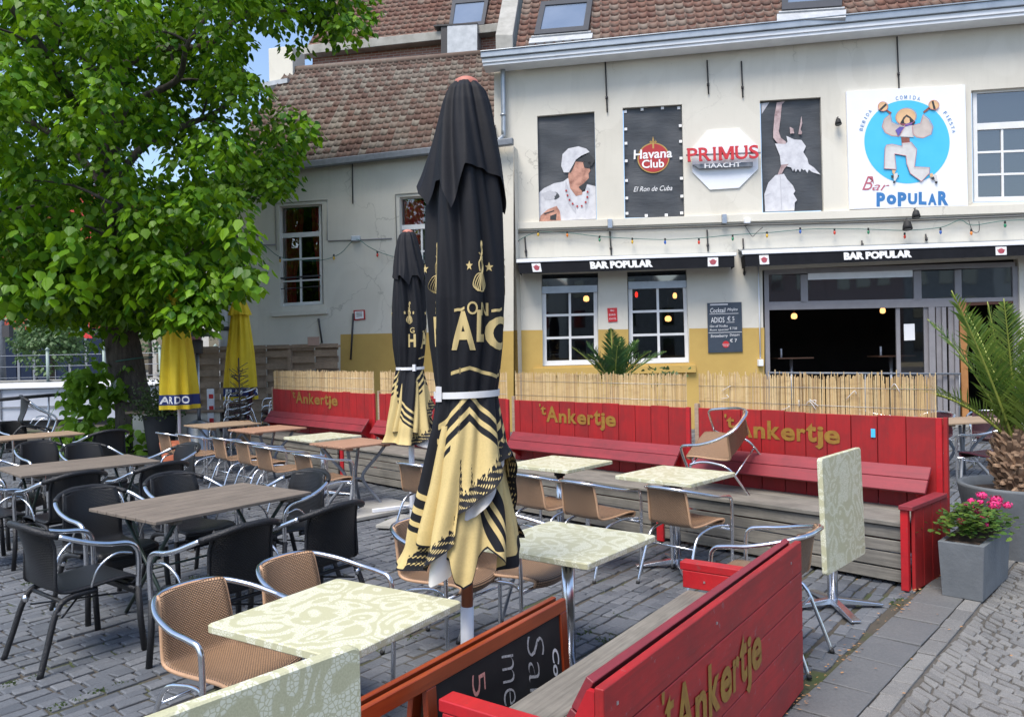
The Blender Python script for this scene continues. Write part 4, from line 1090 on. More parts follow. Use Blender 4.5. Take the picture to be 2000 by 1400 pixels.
# spot lamps / cameras
def spot(u, v, lab, r=.05, o=.35, down=True):
    p = PM.fp(u, v, o); t = thing('wall_spotlight', lab, 'spotlight', p)
    mb = MB(); d = Vector((0, 0, 1)); mb.tube([p+PM.n*.02-d*r*1.3, p-d*r*.2, p+d*r*1.1, p+d*r*1.5], [r*1.5, r*1.35, r*1.0, r*.5], 14); par(mb.build('housing', m_rubber), t)
    mb = MB(); mb.tube([p+d*r*1.2, p+d*r*2.2-PM.n*.1, PM.fp(u, v, .0)+d*r*2.2], .012, 6); par(mb.build('bracket', m_iron), t)
    mb = MB(); mb.lathe(p-d*r*1.3, [(0, -.004), (r*1.2, -.004)], 14); par(mb.build('lens', m_alud), t)
spot(1789, 418, 'black spotlight hanging directly under the big square sign', .055, .35)
spot(1772, 440, 'black spotlight lower left of the lamp under the square sign', .065, .30)
spot(1637, 238, 'small dark spotlight on the wall left of the square sign', .045, .12)
# string lights
m_wire = M('green_flex', (.05, .16, .13, 1), rough=.6)
bulbc = {'r': (.65, .05, .02, 1), 'o': (.75, .22, .02, 1), 'y': (.70, .42, .03, 1), 'g': (.02, .22, .10, 1), 'b': (.03, .12, .45, 1)}
bm_ = {k: M('bulb_'+n, c_, rough=.15, coat=.6) for (k, c_), n in zip(bulbc.items(), ('red', 'orange', 'yellow', 'green', 'blue'))}
def string(pl, name, lab, pts, bulbs, off=.12):
    P3 = [pl.fp(u, v, off) for u, v in pts]
    t = thing(name, lab, 'string lights', P3[0], 0, 'coloured bulb strings on the facades')
    mb = MB(); mb.tube(cr(P3, 5), .008, 5); par(mb.build('cable', m_wire), t)
    for u, v, c_ in bulbs:
        p = pl.fp(u, v-3, off); mb = MB(); mb.tube([p+Vector((0, 0, .05)), p], .020, 7); s_ = par(mb.build('bulb_socket', m_rubber), t)
        mb = MB(); mb.lathe(p, [(.001, -.085), (.018, -.07), (.027, -.045), (.024, -.02), (.014, 0)], 10); g = par(mb.build('bulb', bm_[c_]), t)
string(PM, 'bulb_string', 'string of coloured bulbs strung above the awnings along the bar front', [(1008, 497), (1008, 480), (1016, 468), (1050, 454), (1110, 455), (1170, 462), (1235, 466), (1300, 468), (1366, 465), (1430, 459), (1495, 455), (1560, 449), (1600, 447), (1630, 447), (1700, 448), (1770, 450), (1838, 444), (1875, 430), (1900, 440), (1965, 431), (2060, 430)],
       [(1010, 472, 'r'), (1051, 458, 'y'), (1108, 459, 'o'), (1171, 468, 'g'), (1235, 472, 'y'), (1299, 473, 'b'), (1365, 473, 'r'), (1431, 466, 'g'), (1498, 460, 'y'), (1563, 452, 'b'), (1630, 454, 'r'), (1696, 453, 'g'), (1767, 462, 'r'), (1837, 453, 'b'), (1897, 455, 'o'), (1963, 440, 'g')])
string(PW, 'bulb_string', 'sagging string of coloured bulbs across the side wing wall', [(455, 425), (490, 462), (520, 482), (547, 502), (590, 508), (630, 508), (665, 495), (694, 468), (720, 482), (745, 494), (780, 503), (830, 500), (900, 478)],
       [(511, 474, 'b'), (547, 509, 'y'), (652, 504, 'y'), (737, 498, 'r')], .10)
mb = MB(); 
for off_, dv in ((.11, 0), (.12, 4)):
    mb.tube(cr([PM.fp(1008, 452+dv, off_), PM.fp(1192, 446+dv, off_), PM.fp(1440, 438+dv, off_), PM.fp(1470, 436+dv, off_), PM.fp(1700, 431+dv, off_), PM.fp(2100, 414+dv, off_)], 4), .011, 5)
mb.tube(cr([PM.fp(1455, 441, .1), PM.fp(1462, 452, .1), PM.fp(1470, 462, .12), PM.fp(1478, 454, .12), PM.fp(1490, 444, .1)], 5), .007, 5)
mb.tube(cr([PM.fp(1892, 430, .1), PM.fp(1900, 452, .12), PM.fp(1912, 452, .12), PM.fp(1912, 432, .1)], 5), .007, 5)
par(mb.build('electric_cables', m_iron))
for u, v in ((1191, 437), (1414, 428)):
    mb = MB(); p = PM.fp(u, v, .11); mb.box(p.x-.05, p.x+.05, p.y-.05, p.y+.05, p.z-.1, p.z+.1); par(mb.build('junction_box', m_alud, bevel=.01))
mb = MB(); p = PM.fp(1459, 432, .12); mb.box(p.x-.06, p.x+.06, p.y-.05, p.y+.05, p.z-.05, p.z+.05); par(mb.build('junction_box', m_board_w, bevel=.01))
mb = MB(); p = PW.fp(695, 466, .06); mb.box(p.x-.1, p.x+.1, p.y-.05, p.y+.05, p.z-.06, p.z+.06); par(mb.build('junction_box', m_alud, bevel=.01), wing)
mb = MB(); mb.tube([PM.fp(1481, 520, .03), PM.fp(1485, 700, .03)], .014, 6); p = PM.fp(1485, 708, .05); mb.box(p.x-.05, p.x+.05, p.y-.05, p.y+.05, p.z-.07, p.z+.07); par(mb.build('cable_conduit', m_board_w))

# inside the bar: pendant lamps and tables --------------------------------
m_lampglow = M('warm_lamp_glass', (.9, .6, .3, 1), rough=.3, emis=((1, .5, .17, 1), 1.3))
m_lampred = M('red_lamp_glass', (.9, .05, .05, 1), rough=.3, emis=((1, .04, .02, 1), .8))
def pendant(u, v, off, lab, r=.05, mat=None):
    p = PM.fp(u, v, off); t = thing('pendant_lamp', lab, 'lamp', p)
    mb = MB(); mb.lathe(p, [(r*.5, .06), (r*.9, .03), (r, -.02), (r*.8, -.06), (.002, -.075)], 12); par(mb.build('lamp_shade', mat or m_lampglow), t)
    mb = MB(); mb.tube([p+Vector((0, 0, .06)), p+Vector((0, 0, .5))], .008, 5); par(mb.build('cord', m_rubber), t)
pendant(1145, 583, -1.2, 'lit pendant lamp seen through the left white window', .07)
pendant(1318, 577, -1.4, 'lit pendant lamp in the top right pane of the right white window', .05)
pendant(1305, 622, -1.6, 'lit pendant lamp in the middle pane of the right white window', .08)
pendant(1243, 575, -1.0, 'small red lamp in the top left pane of the right white window', .035, m_lampred)
pendant(1551, 617, -1.6, 'lit lamp cluster at the left of the open shop front', .07)
pendant(1724, 606, -1.6, 'lit pendant lamp near the middle of the open shop front', .06)
m_tabd = M('dark_table_top', (.10, .05, .03, 1), rough=.35)
for u, v, lab in ((1545, 698, 'tall bar table inside the shop front on the left'), (1740, 694, 'tall bar table inside the shop front behind the glass leaf')):
    p = PM.fp(u, v, -.9); t = thing('bar_table', lab, 'table', (p.x, p.y, 0))
    mb = MB(); mb.box(p.x-.4, p.x+.4, p.y-.3, p.y+.3, p.z-.03, p.z); par(mb.build('tabletop', m_tabd, bevel=.006), t)
    mb = MB(); mb.tube([Vector((p.x, p.y, .02)), Vector((p.x, p.y, p.z-.03))], .04, 10); par(mb.build('column', m_alud), t)
    mb = MB(); mb.lathe((p.x, p.y, 0), [(.28, 0), (.28, .015), (.05, .03)], 20); par(mb.build('foot', m_alud), t)
    c_ = thing('candle', 'pale candle standing on the '+lab[:25]+(' by the post' if u < 1600 else ' near the pane'), 'candle', (p.x-.22, p.y, p.z)); mb = MB(); mb.tube([p+Vector((-.22, 0, .0)), p+Vector((-.22, 0, .2))], .022, 8); par(mb.build('wax', m_bwhite), c_)
# ================================================================== CHAIRS
def make_chair(kind):
    """local frame: x right, y forward (the sitter faces +y), z up"""
    tan = kind == 'tan'; blk = kind == 'black'
    mw, mr = {'tan': (m_tan, m_tanrim), 'black': (m_blk, m_blkrim), 'plum': (m_plum, m_plumrim)}[kind]
    names = {'tan': 'bistro_chair', 'black': 'wicker_armchair', 'plum': 'plum_chair'}
    t = thing(names[kind], 'chair', 'chair')
    zb = .74 if tan else (.83 if blk else .76); hw = .265 if tan else .29; r = .0125 if tan else .0155
    za = .655 if tan else .665; sw = .188 if tan else .222; zs = .44 if tan else .43
    if tan:
        hoop = [(hw+.0, .20, .0), (hw+.01, .205, .3), (hw+.012, .205, .56), (hw+.01, .185, .635), (hw+.012, .12, za), (hw+.01, .0, za+.015), (hw-.02, -.14, za+.045), (hw-.085, -.25, zb-.012), (.10, -.298, zb), (0, -.305, zb+.003)]
    elif blk:
        hoop = [(hw-.0, .225, .36), (hw+.005, .23, .54), (hw+.008, .215, .63), (hw+.01, .16, za+.005), (hw+.012, .04, za+.022), (hw+.008, -.08, za+.055), (hw-.02, -.19, za+.10), (hw-.09, -.275, zb-.03), (.10, -.318, zb-.004), (0, -.325, zb)]
    else:
        hoop = [(hw-.03, .24, .0), (hw-.01, .225, .3), (hw+.008, .215, .57), (hw+.01, .17, za-.01), (hw+.012, .05, za), (hw+.0, -.12, za+.03), (hw-.07, -.25, zb-.02), (.11, -.30, zb), (0, -.31, zb+.003)]
    R_ = cr(hoop, 5); L_ = [Vector((-p.x, p.y, p.z)) for p in R_]
    full = R_ + L_[::-1][1:]
    mb = MB()
    if blk:
        # silver arms, the back stretch wrapped
        k = next(i for i, p in enumerate(R_) if p.y < -.19)
        mb.tube(R_[:k+1], r, 10); a1 = mb.build('arm_tube', m_alu, t)
        mb = MB(); mb.tube(L_[:k+1], r, 10); mb.build('arm_tube', m_alu, t)
        mb = MB(); mb.tube(R_[k:] + L_[k:][::-1][1:], r+.004, 10); mb.build('wrapped_top_rail', mr, t)
        for s_ in (1, -1):       # inner bracket hoops
            mb = MB(); mb.tube(cr([(s_*(hw-.005), .20, .60), (s_*(hw-.01), .10, .615), (s_*(hw-.03), .01, .55), (s_*(hw-.045), -.03, .44)], 5), .008, 7); mb.build('arm_bracket', m_alu, t)
    else:
        mb.tube(full, r, 10); mb.build('hoop_frame', m_alu, t)
    # woven shell: seat running up into the back
    if tan:
        prof = [(.245, .405, .96), (.262, .425, 1.0), (.25, .442, 1.0), (.14, .447, 1.0), (.0, .438, 1.0), (-.13, .436, 1.0), (-.19, .452, 1.0), (-.213, .495, .985), (-.237, .575, .96), (-.265, .66, .93), (-.288, .722, .905), (-.296, .742, .89)]
    else:
        prof = [(.245, .385, .98), (.265, .405, 1.0), (.25, .43, 1.0), (.14, .436, 1.0), (.0, .425, 1.0), (-.13, .42, 1.0), (-.20, .44, .99), (-.225, .50, .98), (-.25, .60, .97), (-.28, .70, .96), (-.308, zb-.04, .90), (-.315, zb-.008, .86)]
    pc = cr([(0, a, b) for a, b, c in prof], 3); wc = [prof[min(i//3, len(prof)-1)][2]*(1-(i % 3)/3)+prof[min(i//3+1, len(prof)-1)][2]*(i % 3)/3 for i in range(len(pc))]
    ln = [0]
    for i in range(1, len(pc)): ln.append(ln[-1]+(pc[i]-pc[i-1]).length)
    nn = len(pc)-1
    def fn(a, b):
        i = int(round(b*nn)); p = pc[i]; wd = sw*wc[i]*(.97 if i else .9); x = (a*2-1)
        back = max(0, min(1, (p.z-.45)/.26))
        y = p.y + back*(.045 if tan else .075)*x*x + (1-back)*(-.02*x*x if p.y > .2 else 0)
        z = p.z + (1-back)*(.012*x*x) - (0 if not (1-back) else .0)
        if b > .97: z -= .012*x*x
        return Vector((x*wd, y, z))
    mb = MB(); mb.grid(fn, 14, nn, uvf=lambda a, b: ((a-.5)*2*sw, ln[int(round(b*nn))]))
    mb.build('woven_shell', mw, t, solid=.012)
    rim = [fn(0, i/nn) for i in range(nn+1)]; rim2 = [fn(1, i/nn) for i in range(nn+1)]
    mb = MB(); mb.tube(rim + [fn(a/8, 1) for a in range(1, 8)] + rim2[::-1], .0095, 7); mb.tube([fn(a/10, 0) for a in range(11)], .012, 7)
    mb.build('shell_rim', mr, t)
    if tan:                       # tiny lashings to the hoop
        mb = MB()
        for k in range(9):
            x = -.15+.0375*k; p = fn(.5+x/(2*sw*.82), 1); mb.tube([p+Vector((0, .006, -.012)), Vector((x, -.302+.5*x*x, zb-.003))], .003, 5)
        mb.build('lashing', m_board_w, t)
    # legs
    if tan:
        for s_ in (1, -1):
            mb = MB(); mb.tube(cr([(s_*(hw-.005), .19, .42), (s_*.215, .10, .425), (s_*.20, -.02, .415), (s_*.205, -.16, .37), (s_*.212, -.24, .20), (s_*.22, -.315, .0)], 4), .0115, 8); mb.build('rear_leg', m_alu, t)
            mb = MB(); mb.tube([(s_*.22, -.315, .0), (s_*.219, -.311, .018)], .0145, 8); mb.tube([(s_*hw, .20, .0), (s_*hw, .2, .018)], .0155, 8); mb.build('foot_cap', m_rubber, t)
        mb = MB(); mb.tube([(-.208, -.20, .30), (.208, -.20, .30)], .008, 7); mb.tube([(-hw, .19, .395), (hw, .19, .395)], .010, 7); mb.build('stretcher', m_alu, t)
    else:
        for s_ in (1, -1):
            if blk:
                mb = MB(); mb.tube([(s_*(hw-.0), .225, .40), (s_*(hw+.0), .235, .2), (s_*(hw+.012), .25, .0)], .0185, 10); mb.build('front_leg', mr, t)
            lm = mr if blk else m_alu
            mb = MB(); mb.tube(cr([(s_*.205, .02, .41), (s_*.215, -.15, .40), (s_*.22, -.215, .33), (s_*.235, -.27, .16), (s_*.25, -.32, .0)], 4), .0175 if blk else .013, 10); mb.build('rear_leg', lm, t)
            if blk:
                mb = MB(); mb.tube([(s_*.213, -.2, .36), (s_*.219, -.212, .325)], .0195, 10); mb.build('leg_collar', m_alu, t)
        mb = MB()
        mb.tube([(-.24, .19, .36), (.215, -.18, .30)], .006, 6); mb.tube([(.24, .19, .36), (-.215, -.18, .30)], .006, 6); mb.tube([(-.215, -.17, .385), (.215, -.17, .385)], .012, 7); mb.tube([(-hw, .21, .38), (hw, .21, .38)], .013, 7)
        mb.build('cross_brace', mr if blk else m_alu, t)
        if blk:
            mb = MB(); mb.grid(lambda a, b: Vector(((a*2-1)*sw*1.02, .262-.47*0, .40-b*.075)) , 8, 3, uvf=lambda a, b: (a*.45, b*.075)); mb.build('apron', mw, t, solid=.01)
    return t
PROTO = {}; USED = set()
GR = {'tan': 'tan wicker bistro chairs on the terrace', 'black': 'black wicker armchairs on the terrace', 'plum': 'plum wicker chairs'}
def chair(kind, x, y, yaw, label, z=0.0, rot=None, s=1.0, group=None):
    if kind not in PROTO:
        PROTO[kind] = make_chair(kind); o = PROTO[kind]
        KM = {}
    else: o = copy_tree(PROTO[kind])
    o['label'] = label; o['category'] = 'chair'; o['group'] = group or GR[kind]
    if rot is not None: o.rotation_mode = 'XYZ'; o.rotation_euler = rot
    else: o.rotation_euler = (R.uniform(-.004, .004), 0, yaw)
    o.location = (x, y, z); o.scale = (s, s, s)
    return o
FB = -.81            # facing the bench
# tan chairs
chair('tan', -1.25, 3.42, -2.15, 'tan wicker chair nearest the camera, left of the near square table')
chair('tan', -.95, 3.88, -2.15, 'tan wicker chair directly behind the nearest tan one, its seat under the near square table')
chair('tan', -.42, 4.70, -2.12, 'tan wicker chair seen just left of the big folded parasol')
chair('tan', .02, 4.80, -2.2, 'tan wicker chair half hidden behind the hem of the big folded parasol')
chair('tan', 1.29, 6.02, FB, 'rightmost tan wicker chair with its back to us, at the table with the tipped chair')
chair('tan', .66, 6.36, FB, 'tan wicker chair, back to us, second from the right before the grey bench')
chair('tan', .27, 6.78, FB, 'tan wicker chair, back to us, third from the right, just beside the parasol')
chair('tan', -.80, 7.60, FB, 'tan wicker chair peeping out left of the big parasol, beside the grey concrete slab')
for (u, v_, k) in [(562, 883, 'nearest chair of the far tan row, at the slatted orange table'), (487, 869, 'second chair of the far tan row, its back tilted left of the slatted table'),
                   (449, 859, 'third chair of the far tan row'), (405, 852, 'fourth chair of the far tan row'), (338, 846, 'fifth chair of the far tan row'), (300, 843, 'last chair of the far tan row, beside the tree')]:
    p = on(u, v_, .745); chair('tan', p.x+.355, p.y+.062, FB+R.uniform(-.05, .05), 'tan '+k if len(k.split()) > 12 else 'tan wicker '+k)
p = on(425, 838, .7); chair('tan', p.x, p.y+.6, 2.5, 'tan wicker chair facing us behind the farthest slatted table')
# chair at the folded table on the right, seen over the red bench back
chair('tan', 1.42, 4.56, .93, 'tan wicker chair squeezed between the red bench back and the upturned square table')
# tipped chair
tc_ = chair('tan', 0, 0, 0, 'tan wicker chair tipped forward onto the square table, legs in the air')
yaw_, pit_, rol_ = .785, 0.0, -.54
Rm = Matrix.Rotation(yaw_, 4, 'Z') @ Matrix.Rotation(rol_, 4, 'Y') @ Matrix.Rotation(pit_, 4, 'X')
tgt = atd(1449, 822, 6.80); hoopback = Rm @ Vector((0, -.305, .745))
tc_.matrix_world = Matrix.Translation(tgt-hoopback) @ Rm
# black chairs
BC = [(-2.66, 4.80, -.66, 'black wicker armchair at the lower left, its whole side in view'),
      (-2.90, 5.66, -2.15, 'black wicker armchair facing us at the left end of the nearer dark slatted table'),
      (-2.56, 6.28, -2.15, 'black wicker armchair facing us behind the nearer dark slatted table'),
      (-1.73, 4.62, .96, 'black armchair back to us, left one of the pair before the nearer dark table'),
      (-1.34, 5.16, .96, 'black armchair back to us, right one of the pair before the nearer dark table'),
      (-1.80, 6.20, 2.5, 'black wicker armchair at the right end of the nearer dark slatted table'),
      (-4.58, 6.84, -.66, 'black armchair cut by the left photo edge, before the farther dark table'),
      (-3.87, 6.80, .96, 'left of two black armchairs with backs to us before the farther dark table'),
      (-3.35, 7.28, .96, 'right of two black armchairs with backs to us before the farther dark table'),
      (-3.70, 8.42, 2.45, 'black wicker armchair at the right end of the farther dark table'),
      (-5.30, 9.05, -2.15, 'black wicker armchair behind the farther dark table, left of the next one'),
      (-4.62, 8.75, -2.15, 'black wicker armchair behind the farther dark table, below the leafy tree foot'),
      (-5.55, 10.7, .9, 'black wicker armchair between the small pale table and the tree'),
      (-7.55, 12.2, -2.0, 'black wicker armchair showing its top rail beyond the small pale table'),
      (-5.0, 7.75, -1.6, 'black wicker armchair at the left end of the farther dark table')]
for x, y, yw, lab in BC: chair('black', x, y, yw, lab)
lc = chair('black', 0, 0, 0, 'black wicker armchair tipped over beside the railing, at upper left')
lc.rotation_mode = 'XYZ'; Rm = Matrix.Rotation(-.9, 4, 'Z') @ Matrix.Rotation(-.35, 4, 'X')
lc.matrix_world = Matrix.Translation(atd(38, 800, 12.4)-Rm @ Vector((0, -.27, .62))) @ Rm
# plum chairs by the door
for x, y, yw, lab in [(5.45, 11.9, -2.2, 'plum wicker chair behind the wooden door table, next to the reed screen'),
                      (5.9, 11.3, 1.9, 'plum wicker chair seen from the side, between the reed screen and the open door'),
                      (6.75, 11.2, 2.75, 'plum wicker chair facing us before the open doorway'),
                      (5.62, 9.35, .35, 'plum wicker chair with its back to us in front of the door table'),
                      (5.0, 9.9, -.9, 'plum wicker chair mostly hidden behind the end of the red bench')]:
    chair('plum', x, y, yw, lab, group='plum wicker chairs by the bar door')
# stack of plum chairs at the far left end
sx, sy = atd(468, 800, 15.0).x, 15.0
for k in range(4):
    chair('plum', sx-.1+.02*k, sy+.03*k, 2.0, ('lowest', 'second', 'third', 'topmost')[k]+' chair of the left stack of plum chairs below the yellow parasol', z=.14*k, group='stacked plum chairs')
for k in range(3):
    chair('plum', sx+.62, sy+.25+.03*k, 2.1, ('lowest', 'middle', 'topmost')[k]+' chair of the right stack of plum chairs beside the reed screen', z=.14*k, group='stacked plum chairs')

# ================================================================== TABLES
def slab_top(mb, sx, sy, th, z=0.0, r=.02, mi=0):
    pts = []
    for cx_, cy_, a0 in ((sx/2-r, sy/2-r, 0), (-sx/2+r, sy/2-r, 90), (-sx/2+r, -sy/2+r, 180), (sx/2-r, -sy/2+r, 270)):
        for k in range(5): a = radians(a0+22.5*k); pts.append((cx_+r*cos(a), cy_+r*sin(a)))
    n = len(pts); e = .004
    vs = [(x*(1-e/sx*2), y*(1-e/sy*2), z) for x, y in pts]+[(x, y, z-e) for x, y in pts]+[(x, y, z-th+e) for x, y in pts]+[(x*(1-e/sx*2), y*(1-e/sy*2), z-th) for x, y in pts]
    fs = [tuple(range(n)), tuple(reversed(range(3*n, 4*n)))]
    for L in range(3):
        for k in range(n): fs.append((L*n+k, (L+1)*n+k, (L+1)*n+(k+1) % n, L*n+(k+1) % n))
    mb.add(vs, [fs[0]], mi); mb.add(vs, fs[1:], mi)
def pedestal(t, H=.70, yo=0.0):
    mb = MB(); mb.tube([(0, 0, .05), (0, 0, H)], .034, 18); mb.build('column', m_alu, t)
    mb = MB()
    if yo: mb.box(-.05, .05, -.05, .05, H-.03, H)
    else: mb.box(-.16, .16, -.05, .05, H, H+.012); mb.box(-.05, .05, -.16, .16, H-.012, H)
    mb.tube([(0, 0, H-.07), (0, 0, H)], .05, 12); mb.build('top_bracket', m_rubber, t)
    for k in range(4):
        mb = MB(); T = Matrix.Rotation(k*pi/2+pi/4, 4, 'Z')
        p = [(.02, -.028, .03), (.02, .028, .03), (.33, .036, .010), (.33, -.036, .010), (.02, -.022, .07), (.02, .022, .07), (.335, .03, .024), (.335, -.03, .024)]
        q = [T @ Vector(p[i]) for i in (0, 3, 2, 1, 4, 7, 6, 5)]; mb.hexa(q); mb.build('foot', m_alu, t, bevel=.005)
SQ = None
def square_table(x, y, yaw, label, s=.70):
    t = thing('square_table', label, 'table', (x, y, 0), yaw, 'square mosaic topped pedestal tables')
    mb = MB(); slab_top(mb, s, s, .032, .75); mb.build('tabletop', m_mosaic, t); pedestal(t, .70); return t
square_table(-.706, 3.131, 1.011, 'square mosaic table nearest the camera, left of the parasol pole')
square_table(.275, 4.25, .911, 'square mosaic table just right of the big folded parasol')
square_table(1.297, 6.40, .81, 'square mosaic table with the tipped chair on it, before the bench')
square_table(.41, 7.20, .86, 'square mosaic table before the bench, between parasol and tipped chair')
square_table(-2.40, 9.98, .81, 'pale green square table in the far row, between two slatted orange ones')
def folded_table(x, y, yaw, label, zc=.655, lean=.03):
    t = thing('folded_table', label, 'table', (x, y, 0), yaw, 'folded mosaic tables with upright tops')
    T = Matrix.Translation((0, 0, zc)) @ Matrix.Rotation(pi/2-lean, 4, 'X') @ Matrix.Translation((0, .02, .03))
    mb = MB(); slab_top(mb, .70, .74, .034, .06); b0 = mb.v; mb.v = [tuple(T @ Vector(q)) for q in b0]; mb.build('tabletop', m_mosaic, t)
    pedestal(t, .66, 1.0); return t
folded_table(2.12, 5.32, .83, 'upright folded mosaic table in front of the right end of the bench')
folded_table(-.665, 1.64, .85, 'upright folded mosaic table cut off at the bottom edge of the photo', .70, .0)
# dark slatted tables
def slat_table(x, y, yaw, label, mats, L=1.22, W=.86, legs='cross', n=7):
    t = thing('slatted_table', label, 'table', (x, y, 0), yaw, 'slatted wooden tables')
    for k in range(n):
        w_ = W/n; mb = MB(); y0 = -W/2+k*w_
        mb.box(-L/2, L/2, y0+.004, y0+w_-.004, .728, .75); mb.build('slat', mats, t, bevel=.003, bseg=1)
    for x_ in (-L*.36, L*.36):
        mb = MB(); mb.box(x_-.03, x_+.03, -W/2+.04, W/2-.04, .70, .7275); mb.build('batten', mats, t)
    if legs == 'cross':
        for s_ in (-1, 1):
            for k in (1, -1):
                mb = MB(); mb.tube([(s_*.42, k*.33, .70), (s_*.42, -k*.33, .0)], .013, 8); mb.build('leg', m_dkgreen, t)
        mb = MB(); mb.tube([(-.42, 0, .35), (.42, 0, .35)], .008, 6); mb.build('stretcher', m_dkgreen, t)
    else:
        for k in range(4):
            T = Matrix.Rotation(k*pi/2+pi/4, 4, 'Z'); mb = MB()
            pts = [T @ Vector(p) for p in ((.36, 0, .70), (.27, 0, .58), (.13, 0, .42), (.10, 0, .33), (.16, 0, .22), (.26, 0, .10), (.33, 0, .0))]
            mb.tube(cr(pts, 4), .019, 8); mb.build('leg', m_greysteel, t)
        mb = MB(); mb.tube([(-.08, -.08, .33), (.08, .08, .33)], .016, 8); mb.tube([(.08, -.08, .33), (-.08, .08, .33)], .016, 8); mb.build('stretcher', m_greysteel, t)
    return t
m_dkgreen = M('dark_green_steel', (.012, .028, .022, 1), (.02, .035, .03, 1), rough=.4)
m_peach = planks_mat('pale_orange_slats', (.42, .25, .16, 1), (.36, .20, .13, 1), (.28, .16, .10, 1), grain=(1, 22, 22), rough=.5, island=.3)
m_peach2 = planks_mat('beige_slats', (.38, .27, .17, 1), (.31, .22, .14, 1), (.23, .16, .11, 1), grain=(1, 22, 22), rough=.5, island=.3)
slat_table(-2.22, 5.68, .935, 'nearer dark slatted table ringed by black chairs', m_slat)
slat_table(-4.26, 7.78, .80, 'farther dark slatted table at the left edge of the photo', m_slat)
slat_table(-6.6, 10.9, .80, 'small pale slatted table left of the leafy tree foot', m_peach2, 1.1, .7)
slat_table(-1.86, 9.20, .81, 'orange slatted square table with grey curved legs, just left of the parasols', m_peach, .72, .72, 'curved', 8)
slat_table(-3.47, 11.2, .81, 'orange and cream slatted table, second from the far end of the row', m_peach, .8, .75, 'curved', 8)
slat_table(-4.43, 12.1, .81, 'beige slatted table at the far end of the row', m_peach2, .85, .8, 'curved', 8)
t = slat_table(5.85, 10.35, .2, 'light wooden table by the bar door among plum chairs', m_peach2, 1.1, .7, 'curved', 6)

# ================================================================== BENCHES
m_reed = None
m, nt_, bs = newmat('split_reed')
g = N(nt_, 'NewGeometry'); c = ramp(nt_, g.outputs['Random Per Island'], [(0, (.42, .27, .12, 1)), (.4, (.58, .42, .21, 1)), (.8, (.66, .52, .30, 1)), (1, (.36, .24, .13, 1))])
f = noise(nt_, coords(nt_, (1, 1, 2.5)), 9, 4, .6); c = mixc(nt_, ramp(nt_, f, [(.5, (0, 0, 0, 1)), (.75, (.5, .5, .5, 1))]), c, (.30, .19, .10, 1))
nt_.links.new(c, bs.inputs['Base Color']); bs.inputs['Roughness'].default_value = .7; m_reed = m
def ankertje(mb, fn, mi=0, bold=.03):
    """t Ankertje stencil: fn maps (a to the right, b up) with b=0 baseline, b=1 cap height"""
    x = .0
    for ch, x0, wd, y0, y1 in (("'", .0, .022, .98, 1.18), ('t', .022, .075, .45, 1.05), ('A', .10, .165, .0, 1.05), ('n', .275, .105, .0, .62), ('k', .40, .115, .0, .95), ('e', .52, .12, -.02, .64),
                               ('r', .655, .075, .0, .64), ('t', .735, .085, .0, .95), ('j', .805, .07, -.32, .80), ('e', .88, .125, -.02, .64)):
        letters(mb, ch, lambda a, b: fn(x0+wd*a, y0+(y1-y0)*b), mi, bold=bold, res=4)
m_strap_w = M('white_plastic_tie', (.75, .75, .75, 1), rough=.5)
BO = Vector((3.30, 6.12, 0)); BYAW = pi-.815
